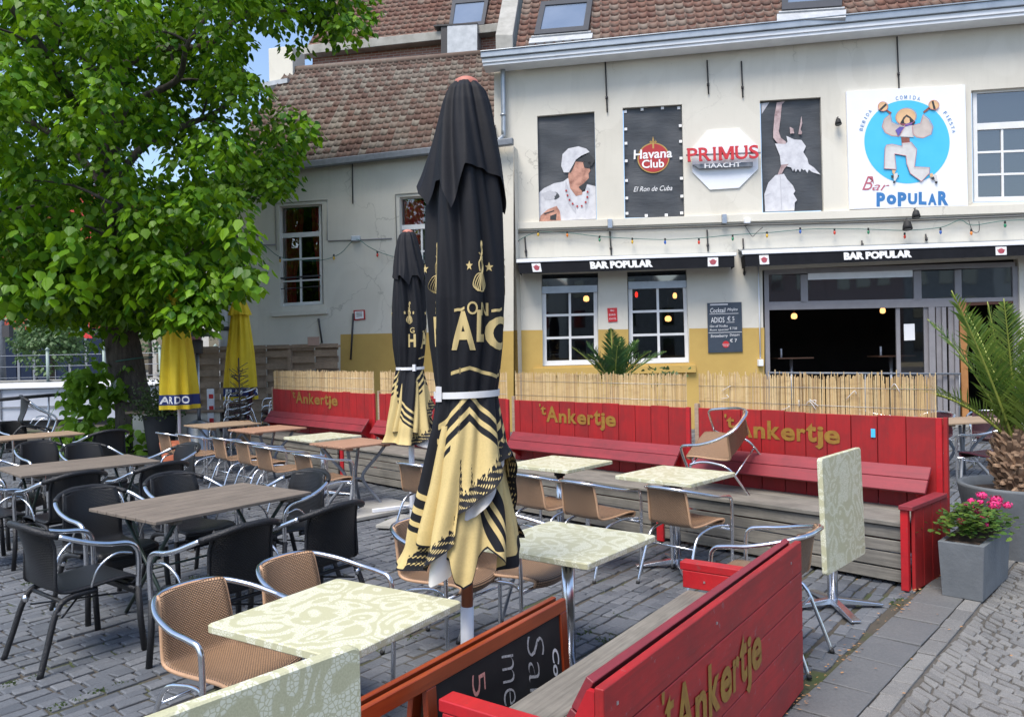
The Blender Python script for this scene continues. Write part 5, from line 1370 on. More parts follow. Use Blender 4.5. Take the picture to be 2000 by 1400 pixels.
def bench_section(x0, x1, label, end=None, text=None, ttop=1.18, dim=False):
    t = thing('terrace_bench', label, 'bench', BO + Vector((cos(BYAW)*x0, sin(BYAW)*x0, 0)), BYAW, 'red backed timber benches in a row')
    L = x1-x0
    # vertical boards
    x = .04; 
    while x < L-.10:
        wd = min(R.uniform(.19, .24), L-.05-x)
        if L-.05-(x+wd) < .08: wd = L-.05-x
        mb = MB(); mb.box(x+.003, x+wd-.003, -.022, 0+R.uniform(-.002, .002), .10, ttop+R.uniform(-.008, .008)); mb.build('back_board', m_red, t, bevel=.003, bseg=1); x += wd
    # reed screen
    mb = MB(); x = .05
    while x < L-.04:
        r = R.uniform(.003, .0058); zt = 1.50+R.gauss(0, .02 if end else .011); dx = R.uniform(-.006, .006)
        if R.random() < .03: zt -= R.uniform(.02, .15)
        mb.tube([(x, -.034+R.uniform(-.004, .004), .5), (x+dx, -.034+R.uniform(-.004, .004), zt)], r, 4, cap=True, smooth=False); x += r*1.62+R.uniform(0, .0012)
    mb.build('reed_screen', m_reed, t)
    mb = MB()
    for z in (1.24, 1.40): mb.tube([(.05, -.028, z), (L-.04, -.028, z+R.uniform(-.01, .01))], .0018, 4)
    mb.build('screen_wire', m_alud, t)
    if end:
        for k in range(9):
            x = R.uniform(.2, L-.1); z = R.uniform(1.2, 1.42); mb = MB(); mb.tube(cr([(x, -.02, z), (x+R.uniform(-.05, .05), -.012, z+R.uniform(-.04, .04)), (x+R.uniform(-.09, .09), -.018, z-.04)], 3), .003, 4); mb.build('white_tie', m_strap_w, t)
    # end posts
    for xx in (.0, L-.05):
        mb = MB(); mb.box(xx, xx+.045, -.03, .0 if xx else .002, 0, 1.22 if xx else ttop); mb.build('end_post', m_fence if xx else m_redb, t, bevel=.003, bseg=1)
    # slanted back rest board, two planks
    T = Matrix(((1, 0, 0, 0), (0, cos(-.62), -sin(-.62), .045), (0, sin(-.62), cos(-.62), .785), (0, 0, 0, 1)))
    T = Matrix.Translation((0, .04, .79)) @ Matrix.Rotation(radians(-52), 4, 'X')
    for k in range(2):
        mb = MB(); mb.box(.06, L-.08, .0+.118*k, .114+.118*k, -.0, .024, T=T); mb.build('slanted_plank', m_redp, t, bevel=.003, bseg=1)
    for xx in (.12, L-.15):       # triangular brackets
        mb = MB(); P = [(0, .0, .78), (0, .16, .60), (0, .0, .50)]
        v_ = [Vector((xx+dx, b, c)) for dx in (0, .03) for a, b, c in P]; mb.add(v_, [(0, 1, 2), (5, 4, 3), (0, 3, 4, 1), (1, 4, 5, 2), (2, 5, 3, 0)]); mb.build('bracket', m_redb, t)
    # seat planks and front cladding
    for k in range(3):
        mb = MB(); mb.box(.02, L-.02, .02+.215*k, .228+.215*k, .438, .468+R.uniform(-.003, .004)); mb.build('seat_plank', m_greyw, t, bevel=.004, bseg=1)
    z = .03
    for k in range(4):
        h = (.10, .115, .095, .10)[k]; mb = MB(); mb.box(.02, L-.02, .605+R.uniform(-.003, .003), .632+R.uniform(-.003, .003), z, z+h-.011+R.uniform(-.003, .002)); mb.build('front_plank', m_greyw, t, bevel=.003, bseg=1); z += h
    mb = MB(); mb.box(L-.09, L-.015, .637, .66, .0, .46); mb.build('front_post', m_redb, t, bevel=.003, bseg=1)
    if end:
        xx = -.002
        for k in range(4):
            mb = MB(); mb.box(xx-.03, xx-.004+R.uniform(-.002, .002), -.02+.172*k, .148+.172*k, .0, .575); mb.build('end_board', m_red, t, bevel=.003, bseg=1)
        mb = MB(); mb.box(-.042, .055, .02, .73, .578, .61); mb.build('arm_cap', m_redp, t, bevel=.005)
        mb = MB(); mb.box(-.004, .05, .672, .712, .0, .576); mb.build('corner_post', m_redb, t, bevel=.004)
        mb = MB(); mb.box(-.034, -.001, -.055, -.022, .0, ttop+.005); mb.build('back_post', m_red, t, bevel=.004)
    if text:
        tx0, tx1, zb, hh = text
        mb = MB(); ankertje(mb, lambda a, b: Vector((tx1-x0-(tx1-tx0)*a, .0065, zb+hh*b))); mb.build('stencilled_name', m_gold_dim if dim else m_gold_letter, t)
    return t
bench_section(.0, 2.24, 'red backed bench with reed screen, rightmost, beside the grey flower trough', end=True, text=(.80, 1.90, .925, .175))
bench_section(2.29, 4.84, 'red backed bench with reed screen, directly right of the big parasol', text=(3.22, 4.36, .94, .175))
bench_section(4.90, 7.74, 'red backed bench with reed screen, mostly hidden behind the two folded parasols')
bench_section(7.82, 11.1, 'red backed bench with reed screen at the far left end of the row', text=(8.85, 10.35, .96, .19), dim=True)
# sticker
mb = MB(); T = Matrix.Translation(BO) @ Matrix.Rotation(BYAW, 4, 'Z')
mb.box(.50, .535, .006, .009, 1.0, 1.07)
par(mb.build('sticker', m_cyan), COL.objects['terrace_bench']).matrix_parent_inverse = Matrix.Identity(4)
# foreground bench ------------------------------------------------------
FBN = thing('terrace_bench', 'red bench in the foreground seen from behind, its back towards us', 'bench', (.22, 2.33, 0), .959, 'red backed timber benches in a row')
L = 2.09
zz_ = [.02, .17, .325, .475, .62, .775]
for k in range(5):
    mb = MB(); mb.box(R.uniform(-.003, .003), L+R.uniform(-.003, .003), -.034, R.uniform(-.003, .0), zz_[k]+.001, zz_[k+1]-.001); mb.build('back_plank', m_redh, FBN, bevel=.006, bseg=2)
T = Matrix.Translation((0, .016, .772)) @ Matrix.Rotation(radians(-62), 4, 'X')
for k in range(2):
    mb = MB(); mb.box(.03, L-.02, .0+.125*k, .12+.125*k, -.0, .03, T=T); mb.build('slanted_plank', m_redp, FBN, bevel=.005, bseg=2)
for xx in (.005, L-.03):
    mb = MB(); P = [(.002, .755), (.028, .755), (.15, .50), (.15, .44), (.002, .44)]
    v_ = [Vector((xx+dx, b, c)) for dx in (0, .024) for b, c in P]; n = 5
    mb.add(v_, [tuple(range(n))[::-1], tuple(range(n, 2*n))]+[(i, (i+1) % n, n+(i+1) % n, n+i) for i in range(n)]); mb.build('back_bracket', m_redb, FBN)
for k in range(2):
    mb = MB(); mb.box(.06, L-.06, .135+.215*k, .345+.215*k, .42, .45); mb.build('seat_plank', m_greyw, FBN, bevel=.004, bseg=1)
z = .02
for k in range(3):
    mb = MB(); mb.box(.06, L-.06, .53, .555, z, z+.128); mb.build('front_plank', m_greyw, FBN, bevel=.003, bseg=1); z += .132
for xx, d in ((.0, 1), (L-.06, -1)):
    for k in range(3):
        mb = MB(); mb.box(xx+.03, xx+.055, .14+.145*k, .28+.145*k, .45 if d < 0 else .02, .555); mb.build('end_board', m_greyw if d < 0 else m_redb, FBN, bevel=.003, bseg=1)
    mb = MB(); mb.box(xx-.005, xx+.075, .10, .60, .556, .60); mb.build('arm_cap', m_redb, FBN, bevel=.006)
    mb = MB(); mb.box(xx-.004, xx+.028, .12, .585, .46, .5555); mb.build('arm_rail', m_redb, FBN, bevel=.005)
mb = MB()
for y_ in (.2, .33, .46):
    for xx in (L-.065, -.006): mb.box(xx-.002, xx+.002, y_-.005, y_+.005, .50, .51)
for xx in (.08, .9, 1.9): mb.box(xx-.005, xx+.005, -.037, -.033, .70, .71)
mb.build('screws', m_alud, FBN)
mb = MB(); ankertje(mb, lambda a, b: Vector((.385+1.03*a, -.0385, .375+.21*b))); mb.build('stencilled_name', m_gold_letter, FBN)

# ================================================================== SANDWICH BOARD on its side
t = thing('sandwich_board', 'varnished chalkboard stand lying on its long side behind the red bench', 'chalkboard', (-.53, 2.50, 0), .985)
def aframe(y0, panel, yt):
    def bx(x0, x1, z0, z1, nm, m_, d0=0, d1=.024):
        mb = MB(); mb.box(x0, x1, y0+d0, y0+d1, z0, z1)
        mb.v = [(a, b+(yt-y0)*(c/.64), c) for a, b, c in mb.v]; mb.build(nm, m_, t, bevel=.003, bseg=1)
    bx(0, 1.33, .585, .64, 'frame_rail', m_orangew); bx(0, 1.33, .0, .055, 'frame_rail', m_orangew)
    bx(1.275, 1.33, .0552, .5848, 'frame_stile', m_orangev); bx(.34, .395, .0552, .5848, 'frame_stile', m_orangev)
    if panel: bx(.396, 1.274, .056, .584, 'chalk_panel', m_board, .008, .016)
    else: bx(.396, 1.274, .056, .584, 'back_panel', m_fence, .008, .016)
aframe(-.05, True, -.02); aframe(.11, False, .03)
mb = MB(); mb.box(.335, .365, -.02, .12, .30, .33); mb.build('spreader', m_greyw, t)
def chalk(s_, xb, z0, z1, hgt, mt, nm, sh=0.0, bold=0):
    mb = MB(); yy = lambda z: -.05+.03*(z/.64)+.0065
    letters(mb, s_, lambda a, b: Vector((xb+hgt*b, yy(z1+(z0-z1)*a), z1+(z0-z1)*a)), shear=sh, bold=bold); mb.build(nm, mt, t)
chalk('5.50', .61, .16, .54, .085, m_chalkp, 'chalk_price', 0, -.012)
chalk('met', .81, .27, .55, .095, m_chalk, 'chalk_word', .25, -.016)
chalk('San', 1.0, .25, .565, .13, m_chalk, 'chalk_word', .25, -.018)
chalk('Coca', 1.195, .24, .45, .055, m_letterw, 'printed_word', .35, .02)

# grey concrete slab at the small parasol
t = thing('parasol_slab', 'pale concrete parasol slab with white bar left of the big parasol', 'parasol base', on(735, 1000, 0))
p = on(735, 1000, 0); mb = MB(); T = Matrix.Translation(p) @ Matrix.Rotation(.75, 4, 'Z'); mb.box(-.45, .45, -.3, .45, .006, .05, T=T); mb.build('slab', m_concrete, None, bevel=.01); COL.objects[-1]
par(COL.objects['slab'], t)
mb = MB(); T = Matrix.Translation(p+Vector((.05, -.25, 0))) @ Matrix.Rotation(.5, 4, 'Z'); mb.box(-.05, .5, -.02, .02, .052, .09, T=T); par(mb.build('bar', m_board_w, bevel=.004), t)
# ================================================================== FOLDED PARASOLS
m_umb_in = M('pale_grey_lining', (.62, .60, .57, 1), (.45, .44, .45, 1), rough=.8, scale=3, contrast=(.35, .85))
def print_mat():
    m, nt, bs = newmat('printed_parasol_cloth')
    at = N(nt, 'Attribute'); at.attribute_name = 'print'; at.attribute_type = 'GEOMETRY'
    f = noise(nt, coords(nt), 120, 3, .6)
    dark = ramp(nt, f, [(.3, (.0045, .005, .008, 1)), (.8, (.008, .009, .013, 1))]); gold = ramp(nt, f, [(.3, (.58, .45, .20, 1)), (.8, (.50, .39, .17, 1))])
    nt.links.new(mixc(nt, ramp(nt, at.outputs['Fac'], [(.44, (0, 0, 0, 1)), (.56, (1, 1, 1, 1))]), dark, gold), bs.inputs['Base Color']); bs.inputs['Roughness'].default_value = .68
    bs.inputs['Specular IOR Level'].default_value = .3
    bump(nt, bs, f, .08, .001); return m
m_print = print_mat()
m_goldpr = M('gold_print', (.58, .45, .20, 1), (.50, .39, .17, 1), rough=.7)
m_strap = M('white_strap', (.75, .75, .76, 1), rough=.5)
m_polew = M('brown_wooden_pole', (.34, .12, .055, 1), (.27, .09, .04, 1), rough=.4, sx=(1, 1, .2), scale=30)
m_fin = M('salmon_finial', (.50, .18, .13, 1), (.42, .15, .11, 1), rough=.6)
def lerp_tab(t, x):
    if x <= t[0][0]: return t[0][1]
    for (a, b), (c, d) in zip(t, t[1:]):
        if x <= c: return b+(d-b)*(x-a)/(c-a)
    return t[-1][1]
RT_ = [(.78, .25), (.85, .248), (1.0, .23), (1.2, .19), (1.4, .163), (1.52, .142), (1.585, .133), (1.65, .142), (1.8, .158), (2.0, .165), (2.2, .160), (2.4, .150), (2.6, .136), (2.75, .118), (2.86, .098), (2.92, .078), (2.95, .05), (2.96, .03)]
def fold_r(th, z, sc=1.0, ph=0.0):
    A = lerp_tab([(.8, .17), (1.2, .12), (1.58, .05), (1.8, .07), (2.4, .11), (2.9, .08)], z)
    w_ = th + .35*sin(2.3*z+ph)
    k = A*cos(7*w_+1.2*sin(1.3*z)) + .45*A*cos(11*w_+3*z+ph) + .35*A*cos(4*w_-1.9*z)
    k += .03*cos(17*w_+2*z)
    return lerp_tab(RT_, z)*(1+k)*sc
def star(cx, cy, r, r2=.42, n=5):
    return [(cx+(r if k % 2 == 0 else r*r2)*sin(pi*k/n), cy+(r if k % 2 == 0 else r*r2)*cos(pi*k/n)) for k in range(2*n)]
def skyline(x):                   # gothic roofscape height
    h = .035+.02*abs(sin(x*61))+.012*abs(sin(x*143+1))
    for c_, hh, ww in ((.10, .15, .030), (.58, .20, .03), (.20, .09, .008), (.27, .10, .007), (.34, .085, .008), (.52, .11, .010), (.61, .08, .007), (.72, .14, .02), (.83, .09, .008), (.93, .10, .007)):
        d = abs((x*1.0 % 1.0)-c_)
        if d < ww: h = max(h, hh*(1-d/ww)**.7)
    return h
def make_parasol(label):
    t = thing('folded_parasol', label, 'parasol', (0, 0, 0), 0, 'folded black parasols with gold print')
    mb = MB(); mb.tube([(0, 0, .60), (0, 0, 2.9)], .026, 14); mb.build('pole', m_polew, t)
    mb = MB(); mb.tube([(0, 0, 0), (0, 0, .64)], .0295, 16); mb.build('pole_sleeve', m_board_w, t)
    mb = MB(); mb.box(-.28, .28, -.28, .28, 0.012, .05); mb.build('base_plate', m_concrete, t, bevel=.01)
    mb = MB(); mb.lathe((0, 0, 2.945), [(.052, -.01), (.056, .0), (.05, .018), (.03, .03), (.001, .036)], 20); mb.build('finial', m_fin, t)
    # angle 0 = towards local -y (front), positive to the right (+x)
    def P(th, z, sc=1.0, extra=0.0, ph=0.0):
        r = fold_r(th, z, sc, ph)+extra; return Vector((r*sin(th), -r*cos(th), z))
    def cloth(name, hem, mat, sc, zt, colf=None, nu=360, nv=400, ph=0.0, th0=-pi, th1=pi, curl=0.0):
        mb = MB(); cols = []
        for j in range(nv+1):
            b = 1-(1-j/nv)**1.45
            for i in range(nu+1):
                th = th0+(th1-th0)*i/nu; zh = hem(th); z = zt+(zh-zt)*b
                e = curl*max(0, 1-(z-zh)/.10)**2
                mb.v.append(tuple(P(th, z, sc, e, ph)))
                if colf: cols.append(colf(th, z, z-zh))
        W = nu+1
        for j in range(nv):
            for i in range(nu): mb.f.append((j*W+i+1, j*W+i, (j+1)*W+i, (j+1)*W+i+1)); mb.m.append(0); mb.sm.append(True)
        o = mb.build(name, mat, t)
        if colf:
            at = o.data.attributes.new('print', 'FLOAT', 'POINT'); at.data.foreach_set('value', cols)
        return o
    D = radians
    hemA = lambda th: lerp_tab([(-pi, .86), (D(-95), .84), (D(-72), .83), (D(-50), .83), (D(-30), .885), (D(-9), .965), (D(-5.5), 1.09), (D(10), 1.125), (D(30), 1.19), (D(55), 1.28), (D(85), 1.33), (D(100), 1.2), (D(125), .90), (pi, .86)], th)
    hemL = lambda th: lerp_tab([(-pi, 1.2), (D(-80), 1.0), (D(-58), .86), (D(-45), .815), (D(-28), .795), (D(-14), .83), (D(-8), .95), (D(-4), 1.075), (D(4), 1.06), (D(15), 1.075), (D(40), 1.17), (D(60), 1.24), (D(90), 1.3), (pi, 1.2)], th)
    hemB = lambda th: lerp_tab([(-pi, .95), (D(-60), .95), (D(-14), .90), (D(-8), .80), (D(0), .775), (D(10), .80), (D(18), .90), (D(30), .94), (D(48), .86), (D(62), .815), (D(78), .83), (D(95), .9), (pi, .95)], th)
    def zig(th, k=3.0, ph=0.0):
        x = (th*k/pi+ph) % 2.0; return abs(x-1)
    def bands(d, br):            # signed distance: black before br[0], then alternating gold and black
        m_ = min(abs(d-x) for x in br); k = sum(1 for x in br if d > x)
        return m_ if k % 2 else -m_
    sst = lambda v: max(0.0, min(1.0, v/.012+.5))
    def colA(th, z, h):
        ztop = 1.60-.16*zig(th, 3.0, .85) - .30*max(0, min(1, (D(-44)-th)/D(5)))*max(0, min(1, (th+D(114))/D(5)))
        d = ztop - z
        v = bands(d, [0, .026, .066, .094, .128] if th > D(-20) else [0, .026, .066, .094, .128, .150, .175])
        if th > D(-25) and z > 1.62: v = max(v, .0075-abs(z-(1.70-.045*zig(th, 3.0, .85))))
        if th > D(-64):
            x = th/(pi*.62)+.62
            sv = skyline(x)*1.25-h
            n_ = (sin(x*330)*sin(z*400)+.6*sin(x*700+z*220)-.55)*.006
            v = min(v, max(-sv, min(sv, n_))) if sv > 0 else min(v, -sv)
        v = min(v, h-.007)
        return sst(v)
    cloth('canopy', hemA, m_print, 1.0, 2.945, colA, curl=.03)
    cloth('lining', hemL, m_umb_in, .93, 1.5, None, 300, 60)
    def colB(th, z, h):
        v = h-.009
        if D(8) < th < D(82):
            d = (th-D(18))*.30-(1.19-z)*.42
            k = -min(.93-z, 0) if z > .93 else -(.93-z)
            st = max(.020-abs(d), .012-abs(d-.055), min(.026-abs(d-.115), (z-1.0)*.6))
            v = min(v, -min(st, (z-.93)))
        if th > D(66): v = min(v, max(h-.05, z-.95))
        return sst(v)
    cloth('inner_panel', hemB, m_print, .875, 1.45, colB, 300, 200, ph=1.0)
    # upper flounce with hanging corners
    hemV = lambda th: lerp_tab([(-pi, 2.52), (D(-110), 2.46), (D(-88), 2.50), (D(-64), 2.40), (D(-52), 2.50), (D(-34), 2.50), (D(-15), 2.37), (D(2), 2.56), (D(30), 2.55), (D(60), 2.52), (D(84), 2.37), (D(110), 2.5), (pi, 2.52)], th)
    fl = lambda th: max(0, 1-abs(th-D(-78))/D(26))*.06 + max(0, 1-abs(th-D(-15))/D(24))*.035
    mb = MB(); nu, nv = 240, 60
    for j in range(nv+1):
        for i in range(nu+1):
            th = -pi+2*pi*i/nu; zh = hemV(th); z = 2.95+(zh-2.95)*j/nv
            e = .004+.012*(j/nv)**1.5+fl(th)*(j/nv)**2.2
            mb.v.append(tuple(P(th, z, 1.0+.02*(j/nv), e)))
    W = nu+1
    for j in range(nv):
        for i in range(nu): mb.f.append((j*W+i+1, j*W+i, (j+1)*W+i, (j+1)*W+i+1)); mb.m.append(0); mb.sm.append(True)
    mb.build('upper_flounce', m_umbblack, t)
    # strap
    mb = MB(); zc = 1.583; n = 90; vs = []
    for i in range(n):
        th = 2*pi*i/n; r = .142
        for dz, dr in ((-.014, 0), (-.014, .004), (.014, .004), (.014, 0)): vs.append(Vector(((r+dr)*sin(th), -(r+dr)*cos(th), zc+dz+.006*sin(th))))
    fs = [(4*i+k, 4*((i+1) % n)+k, 4*((i+1) % n)+(k+1) % 4, 4*i+(k+1) % 4) for i in range(n) for k in range(4)]
    mb.add(vs, fs, 0, False); mb.box(-.125, -.10, -.115, -.085, zc-.03, zc+.035); mb.build('strap', m_strap, t)
    # printed letters and emblems following the folds
    def on_cloth(th0, z0, wx, hz):      # a to the right, b up
        return lambda a, b: P(th0+wx*a, z0+hz*b, 1.0, .0035)
    def dense(mb, pts):
        bm = bmesh.new(); P2 = [Vector((x, y, 0)) for x, y in pts]; tr = tessellate_polygon([P2]); bv = [bm.verts.new(p) for p in P2]
        for f in tr:
            try: bm.faces.new([bv[i] for i in f])
            except Exception: pass
        xs = [p.x for p in P2]; x0, x1 = min(xs), max(xs)
        for k in range(1, 8): bmesh.ops.bisect_plane(bm, geom=bm.verts[:]+bm.edges[:]+bm.faces[:], plane_co=(x0+(x1-x0)*k/8, 0, 0), plane_no=(1, 0, 0))
        bm.verts.index_update(); return [(v.co.x, v.co.y) for v in bm.verts], [tuple(v.index for v in f.verts) for f in bm.faces]
    def txt(s_, th0, z0, wd, hz, nm='lettering', bold=.0, slant=0.0, w0=None):
        mb = MB(); fn = on_cloth(th0, z0, wd, hz)
        letters(mb, s_, lambda a, b: fn(a, b+slant*a), bold=bold, cut=14, res=4); mb.build(nm, m_goldpr, t)
    txt('A', D(-20), 1.775, D(38), .165, bold=.035); txt('L', D(19), 1.81, D(17), .135, bold=.05); txt('O', D(38), 1.775, D(44), .145, bold=.035)
    txt('O', D(5), 1.925, D(15), .055, 'small_lettering', .012); txt('N', D(25), 1.922, D(18), .055, 'small_lettering', .012)
    mb = MB()
    for a0, a1 in ((-14, 1), (46, 62)):
        fn = on_cloth(D(a0), 1.94, D(a1-a0), .012); mb.add([fn(0, -.3), fn(.33, 0), fn(.66, 0), fn(1, .6), fn(1, 1.6), fn(.66, 1), fn(.33, 1), fn(0, .7)], [(0, 1, 6, 7), (1, 2, 5, 6), (2, 3, 4, 5)])
    mb.build('dashes', m_goldpr, t)
    txt('G', D(-62), 1.93, D(15), .055, 'small_lettering', .012); txt('H', D(-70), 1.79, D(26), .13, bold=.03)
    for base, sc_ in ((-64, .8), (26, 1.0), (118, 1.0), (-160, 1.0)):
        mb = MB()
        for dx in (-18, 18):
            v_, f_ = dense(mb, star(0, 0, 1)); fn = on_cloth(D(base+dx*sc_), 2.13, D(5*sc_), .022); mb.add([fn(a, b) for a, b in v_], f_)
        mb.build('printed_star', m_goldpr, t)
        mb = MB()
        def seg(pts, wd=.0022):
            pp = cr([(a, b, 0) for a, b in pts], 4)
            prev = None
            for q in pp:
                th = D(base)+q.x*D(16*sc_); z = 2.12+q.y*.12
                c_ = P(th, z, 1.0, .004)
                if prev is not None:
                    d = (c_-prev); 
                    if d.length > 1e-5:
                        nrm = Vector((sin(th), -cos(th), 0)); s_ = d.normalized().cross(nrm)*wd; mb.add([prev-s_, c_-s_, c_+s_, prev+s_], [(0, 1, 2, 3)])
                prev = c_
        for k in range(5): seg([(-.1+.02*k, -.15), (-.55+.1*k, -.25-.1*k), (-.8+.16*k, -.6-.05*k), (-.35+.12*k, -.8)])
        for k in range(5): seg([(.1-.02*k, -.15), (.55-.1*k, -.25-.1*k), (.8-.16*k, -.6-.05*k), (.35-.12*k, -.8)])
        seg([(0, -.2), (.15, .1), (-.1, .35), (.1, .6), (0, .85), (.18, 1.0), (.3, .85), (.12, .78)], .004); seg([(-.2, -.1), (-.3, .2), (-.05, .4), (-.3, .55)], .003); seg([(.2, -.1), (.35, .1), (.1, .3), (.3, .45)], .003)
        mb.build('printed_emblem', m_goldpr, t)
    return t
m_umbblack = M('black_parasol_cloth', (.0045, .005, .008, 1), (.008, .009, .013, 1), spec=.3, rough=.7, scale=100, bmp=.08, bsc=200)
um = make_parasol('big folded black and gold parasol in the middle foreground')
um.location = (-.235, 3.52, 0); um.rotation_euler = (0, .020, -.02)
u2 = copy_tree(um); u2.location = (-1.055, 8.15, 0); u2.rotation_euler = (0, .012, 1.25); u2.scale = (1.0, 1.0, 1.02)
for c_ in kids(u2):
    if c_.name.startswith('pole_sleeve'): c_.scale = (1, 1, 1.75)
u2['label'] = 'smaller looking folded black and gold parasol behind the big one'

# yellow parasols
m_yel = M('yellow_parasol_cloth', (.72, .53, .018, 1), (.62, .44, .014, 1), rough=.7, scale=4)
m_navy = M('navy_print_band', (.018, .035, .16, 1), rough=.7)
def yellow(x, y, yaw, label, zh, txt_, hid):
    t = thing('yellow_parasol', label, 'parasol', (x, y, 0), yaw, 'folded yellow parasols at the far end')
    mb = MB(); mb.tube([(0, 0, 0), (0, 0, 3.0)], .025, 12); mb.build('pole', m_board_w, t)
    mb = MB(); mb.lathe((0, 0, 0), [(.3, .0), (.3, .05), (.05, .09)], 18); mb.build('base', m_concrete, t)
    rt = [(.9, .285), (1.3, .27), (1.9, .225), (2.45, .165), (2.6, .15), (2.85, .09), (3.0, .03)]
    def P(th, z, e=0):
        r = lerp_tab(rt, z); A = .10+.04*(2.6-z)
        r = r*(1+A*cos(8*th+.6*z)+.06*cos(13*th-z))+e; return Vector((r*sin(th), -r*cos(th), z))
    for nm, z0, z1, e0, mt in (('canopy', 3.0, zh+.24, 0, m_yel), ('printed_band', zh+.24, zh+.07, .0, m_navy), ('hem', zh+.07, zh, .0, m_yel)):
        mb = MB(); mb.grid(lambda a, b: P(2*pi*a, z0+(z1-z0)*b, e0), 120, 30 if nm == 'canopy' else 4); mb.build(nm, mt, t)
    mb = MB(); mb.grid(lambda a, b: P(2*pi*a, 3.01+(2.56-3.01)*b+.03*abs(sin(4*2*pi*a/2))*b, .008+.05*b), 120, 12); mb.build('top_cap', m_yel, t)
    x_ = -1.25
    for rep in range(2):
        for ch in txt_:
            mb = MB(); letters(mb, ch, lambda a, b: P(x_+rep*pi+.32*a, zh+.095+.12*b, .006), bold=.03, cut=6, res=3); mb.build('letter', m_letterw, t); x_ += .40
        x_ = -1.25
    return t
p = atd(347, 700, 13.2); yellow(p.x, p.y, .25, 'folded yellow parasol with ARDO lettering, left of the two', .93, 'IARDO', 0)
p = atd(470, 700, 15.6); yellow(p.x, p.y, -.3, 'folded yellow parasol rising above the stacked plum chairs, right of the two', .93, 'RICUJ', 0)
# ================================================================== TREE
def tree_branch(mb, pts, r0, r1, n=10):
    pp = cr(pts, 5); rs = [r0+(r1-r0)*(i/(len(pp)-1)) for i in range(len(pp))]; mb.tube(pp, rs, n)
TX, TY = -7.35, 15.4
tree = thing('linden_tree', 'large leafy linden tree standing at the left of the terrace', 'tree', (TX, TY, 0))
mb = MB()
pp = cr([(-.14, 0, -.05), (-.14, 0, .3), (-.20, 0, 1.0), (-.36, .0, 2.0), (-.48, .1, 3.2), (-.56, .05, 4.6), (-.58, .1, 6.2), (-.5, 0, 8.0), (-.4, 0, 10.5)], 8)
rs = [lerp_tab([(-.1, .50), (.15, .42), (.5, .35), (1.2, .315), (2.2, .30), (3.2, .27), (5, .22), (7, .16), (10.5, .05)], p.z) for p in pp]
mb.tube([Vector(p)+Vector((.18, 0, 0)) for p in pp], rs, 22)
b0 = mb.v; mb.v = [(x+.02*sin(9*atan2(y, x)+z*2), y+.02*cos(11*atan2(y, x)-z*3), z) for x, y, z in b0]
mb.build('trunk', m_bark, tree)
R.seed(11)
LIMB = []
for k, (az, z0, ln, rise) in enumerate([(0.2, 3.0, 2.3, 1.2), (1.3, 3.6, 3.0, 2.2), (2.4, 3.2, 4.3, 1.4), (3.3, 2.8, 4.6, 1.2), (4.2, 3.4, 4.2, 1.6), (5.2, 3.1, 2.8, 1.2), (.7, 5.2, 3.0, 2.6), (2.9, 5.0, 4.2, 2.6), (4.7, 5.4, 3.8, 2.4), (5.8, 5.6, 3.0, 2.4), (1.9, 6.8, 3.2, 3), (3.8, 7.0, 3.2, 3), (0.0, 7.2, 3.4, 1.2)]):
    d = Vector((cos(az), sin(az), 0)); pts = [Vector((-.35, 0, z0))+d*.1]
    for j in range(1, 5):
        f = j/4; pts.append(Vector((-.35, 0, z0))+d*ln*f+Vector((R.uniform(-.25, .25), R.uniform(-.25, .25), rise*f**.8+R.uniform(-.15, .15))))
    mb = MB(); tree_branch(mb, pts, .13 if z0 < 5 else .09, .025, 8)
    LIMB.append(cr(pts, 4))
    for j in range(4):
        b = pts[2+j % 3]; q = b+Vector((R.uniform(-1, 1), R.uniform(-1, 1), R.uniform(-.2, .9)))*1.1
        mb.tube(cr([b, b.lerp(q, .5)+Vector((0, 0, .12)), q], 3), [.03, .028, .026, .022, .018, .015, .01], 5)
    mb.build('limb', m_bark, tree)
# silhouette used to shape the crown as a solid: reach of foliage by height, to the right side
def leafshape(mb, c, d, n, s, mi=0):
    """heart shaped leaf: base c, tip direction d, normal n, length s"""
    sd = d.cross(n).normalized()
    dr = n*(s*.10)
    p0 = c; p1 = c+d*s*.05+sd*s*.30-dr*.3; p2 = c+d*s*.42+sd*s*.46-dr; p3 = c+d*s*.8+sd*s*.22-dr*.8; p4 = c+d*s*1.08-dr*1.2
    q1 = c+d*s*.05-sd*s*.30-dr*.3; q2 = c+d*s*.42-sd*s*.46-dr; q3 = c+d*s*.8-sd*s*.22-dr*.8
    mb.add([p0, p1, p2, p3, p4, q3, q2, q1], [(0, 1, 2, 3, 4), (0, 4, 5, 6, 7)], mi)
def clump(mb, c, r, n, s, flat_=.7):
    for _ in range(n):
        while True:
            v = Vector((R.uniform(-1, 1), R.uniform(-1, 1), R.uniform(-1, 1)))
            L = v.length
            if .25 < L < 1: break
        p = c+Vector((v.x*r, v.y*r, v.z*r*flat_))
        out = (Vector((v.x, v.y, 0))+Vector((R.uniform(-.6, .6), R.uniform(-.6, .6), 0)))
        if out.length < .05: out = Vector((1, 0, 0))
        out.normalize()
        d = (out*R.uniform(.3, .9)+Vector((0, 0, R.uniform(-1.1, -.25)))).normalized()
        nn = Vector((0, 0, 1))+out*R.uniform(.0, .9)+Vector((R.uniform(-.5, .5), R.uniform(-.5, .5), 0)); nn = (nn-d*nn.dot(d)).normalized()
        leafshape(mb, p, d, nn, s*R.uniform(.65, 1.25))
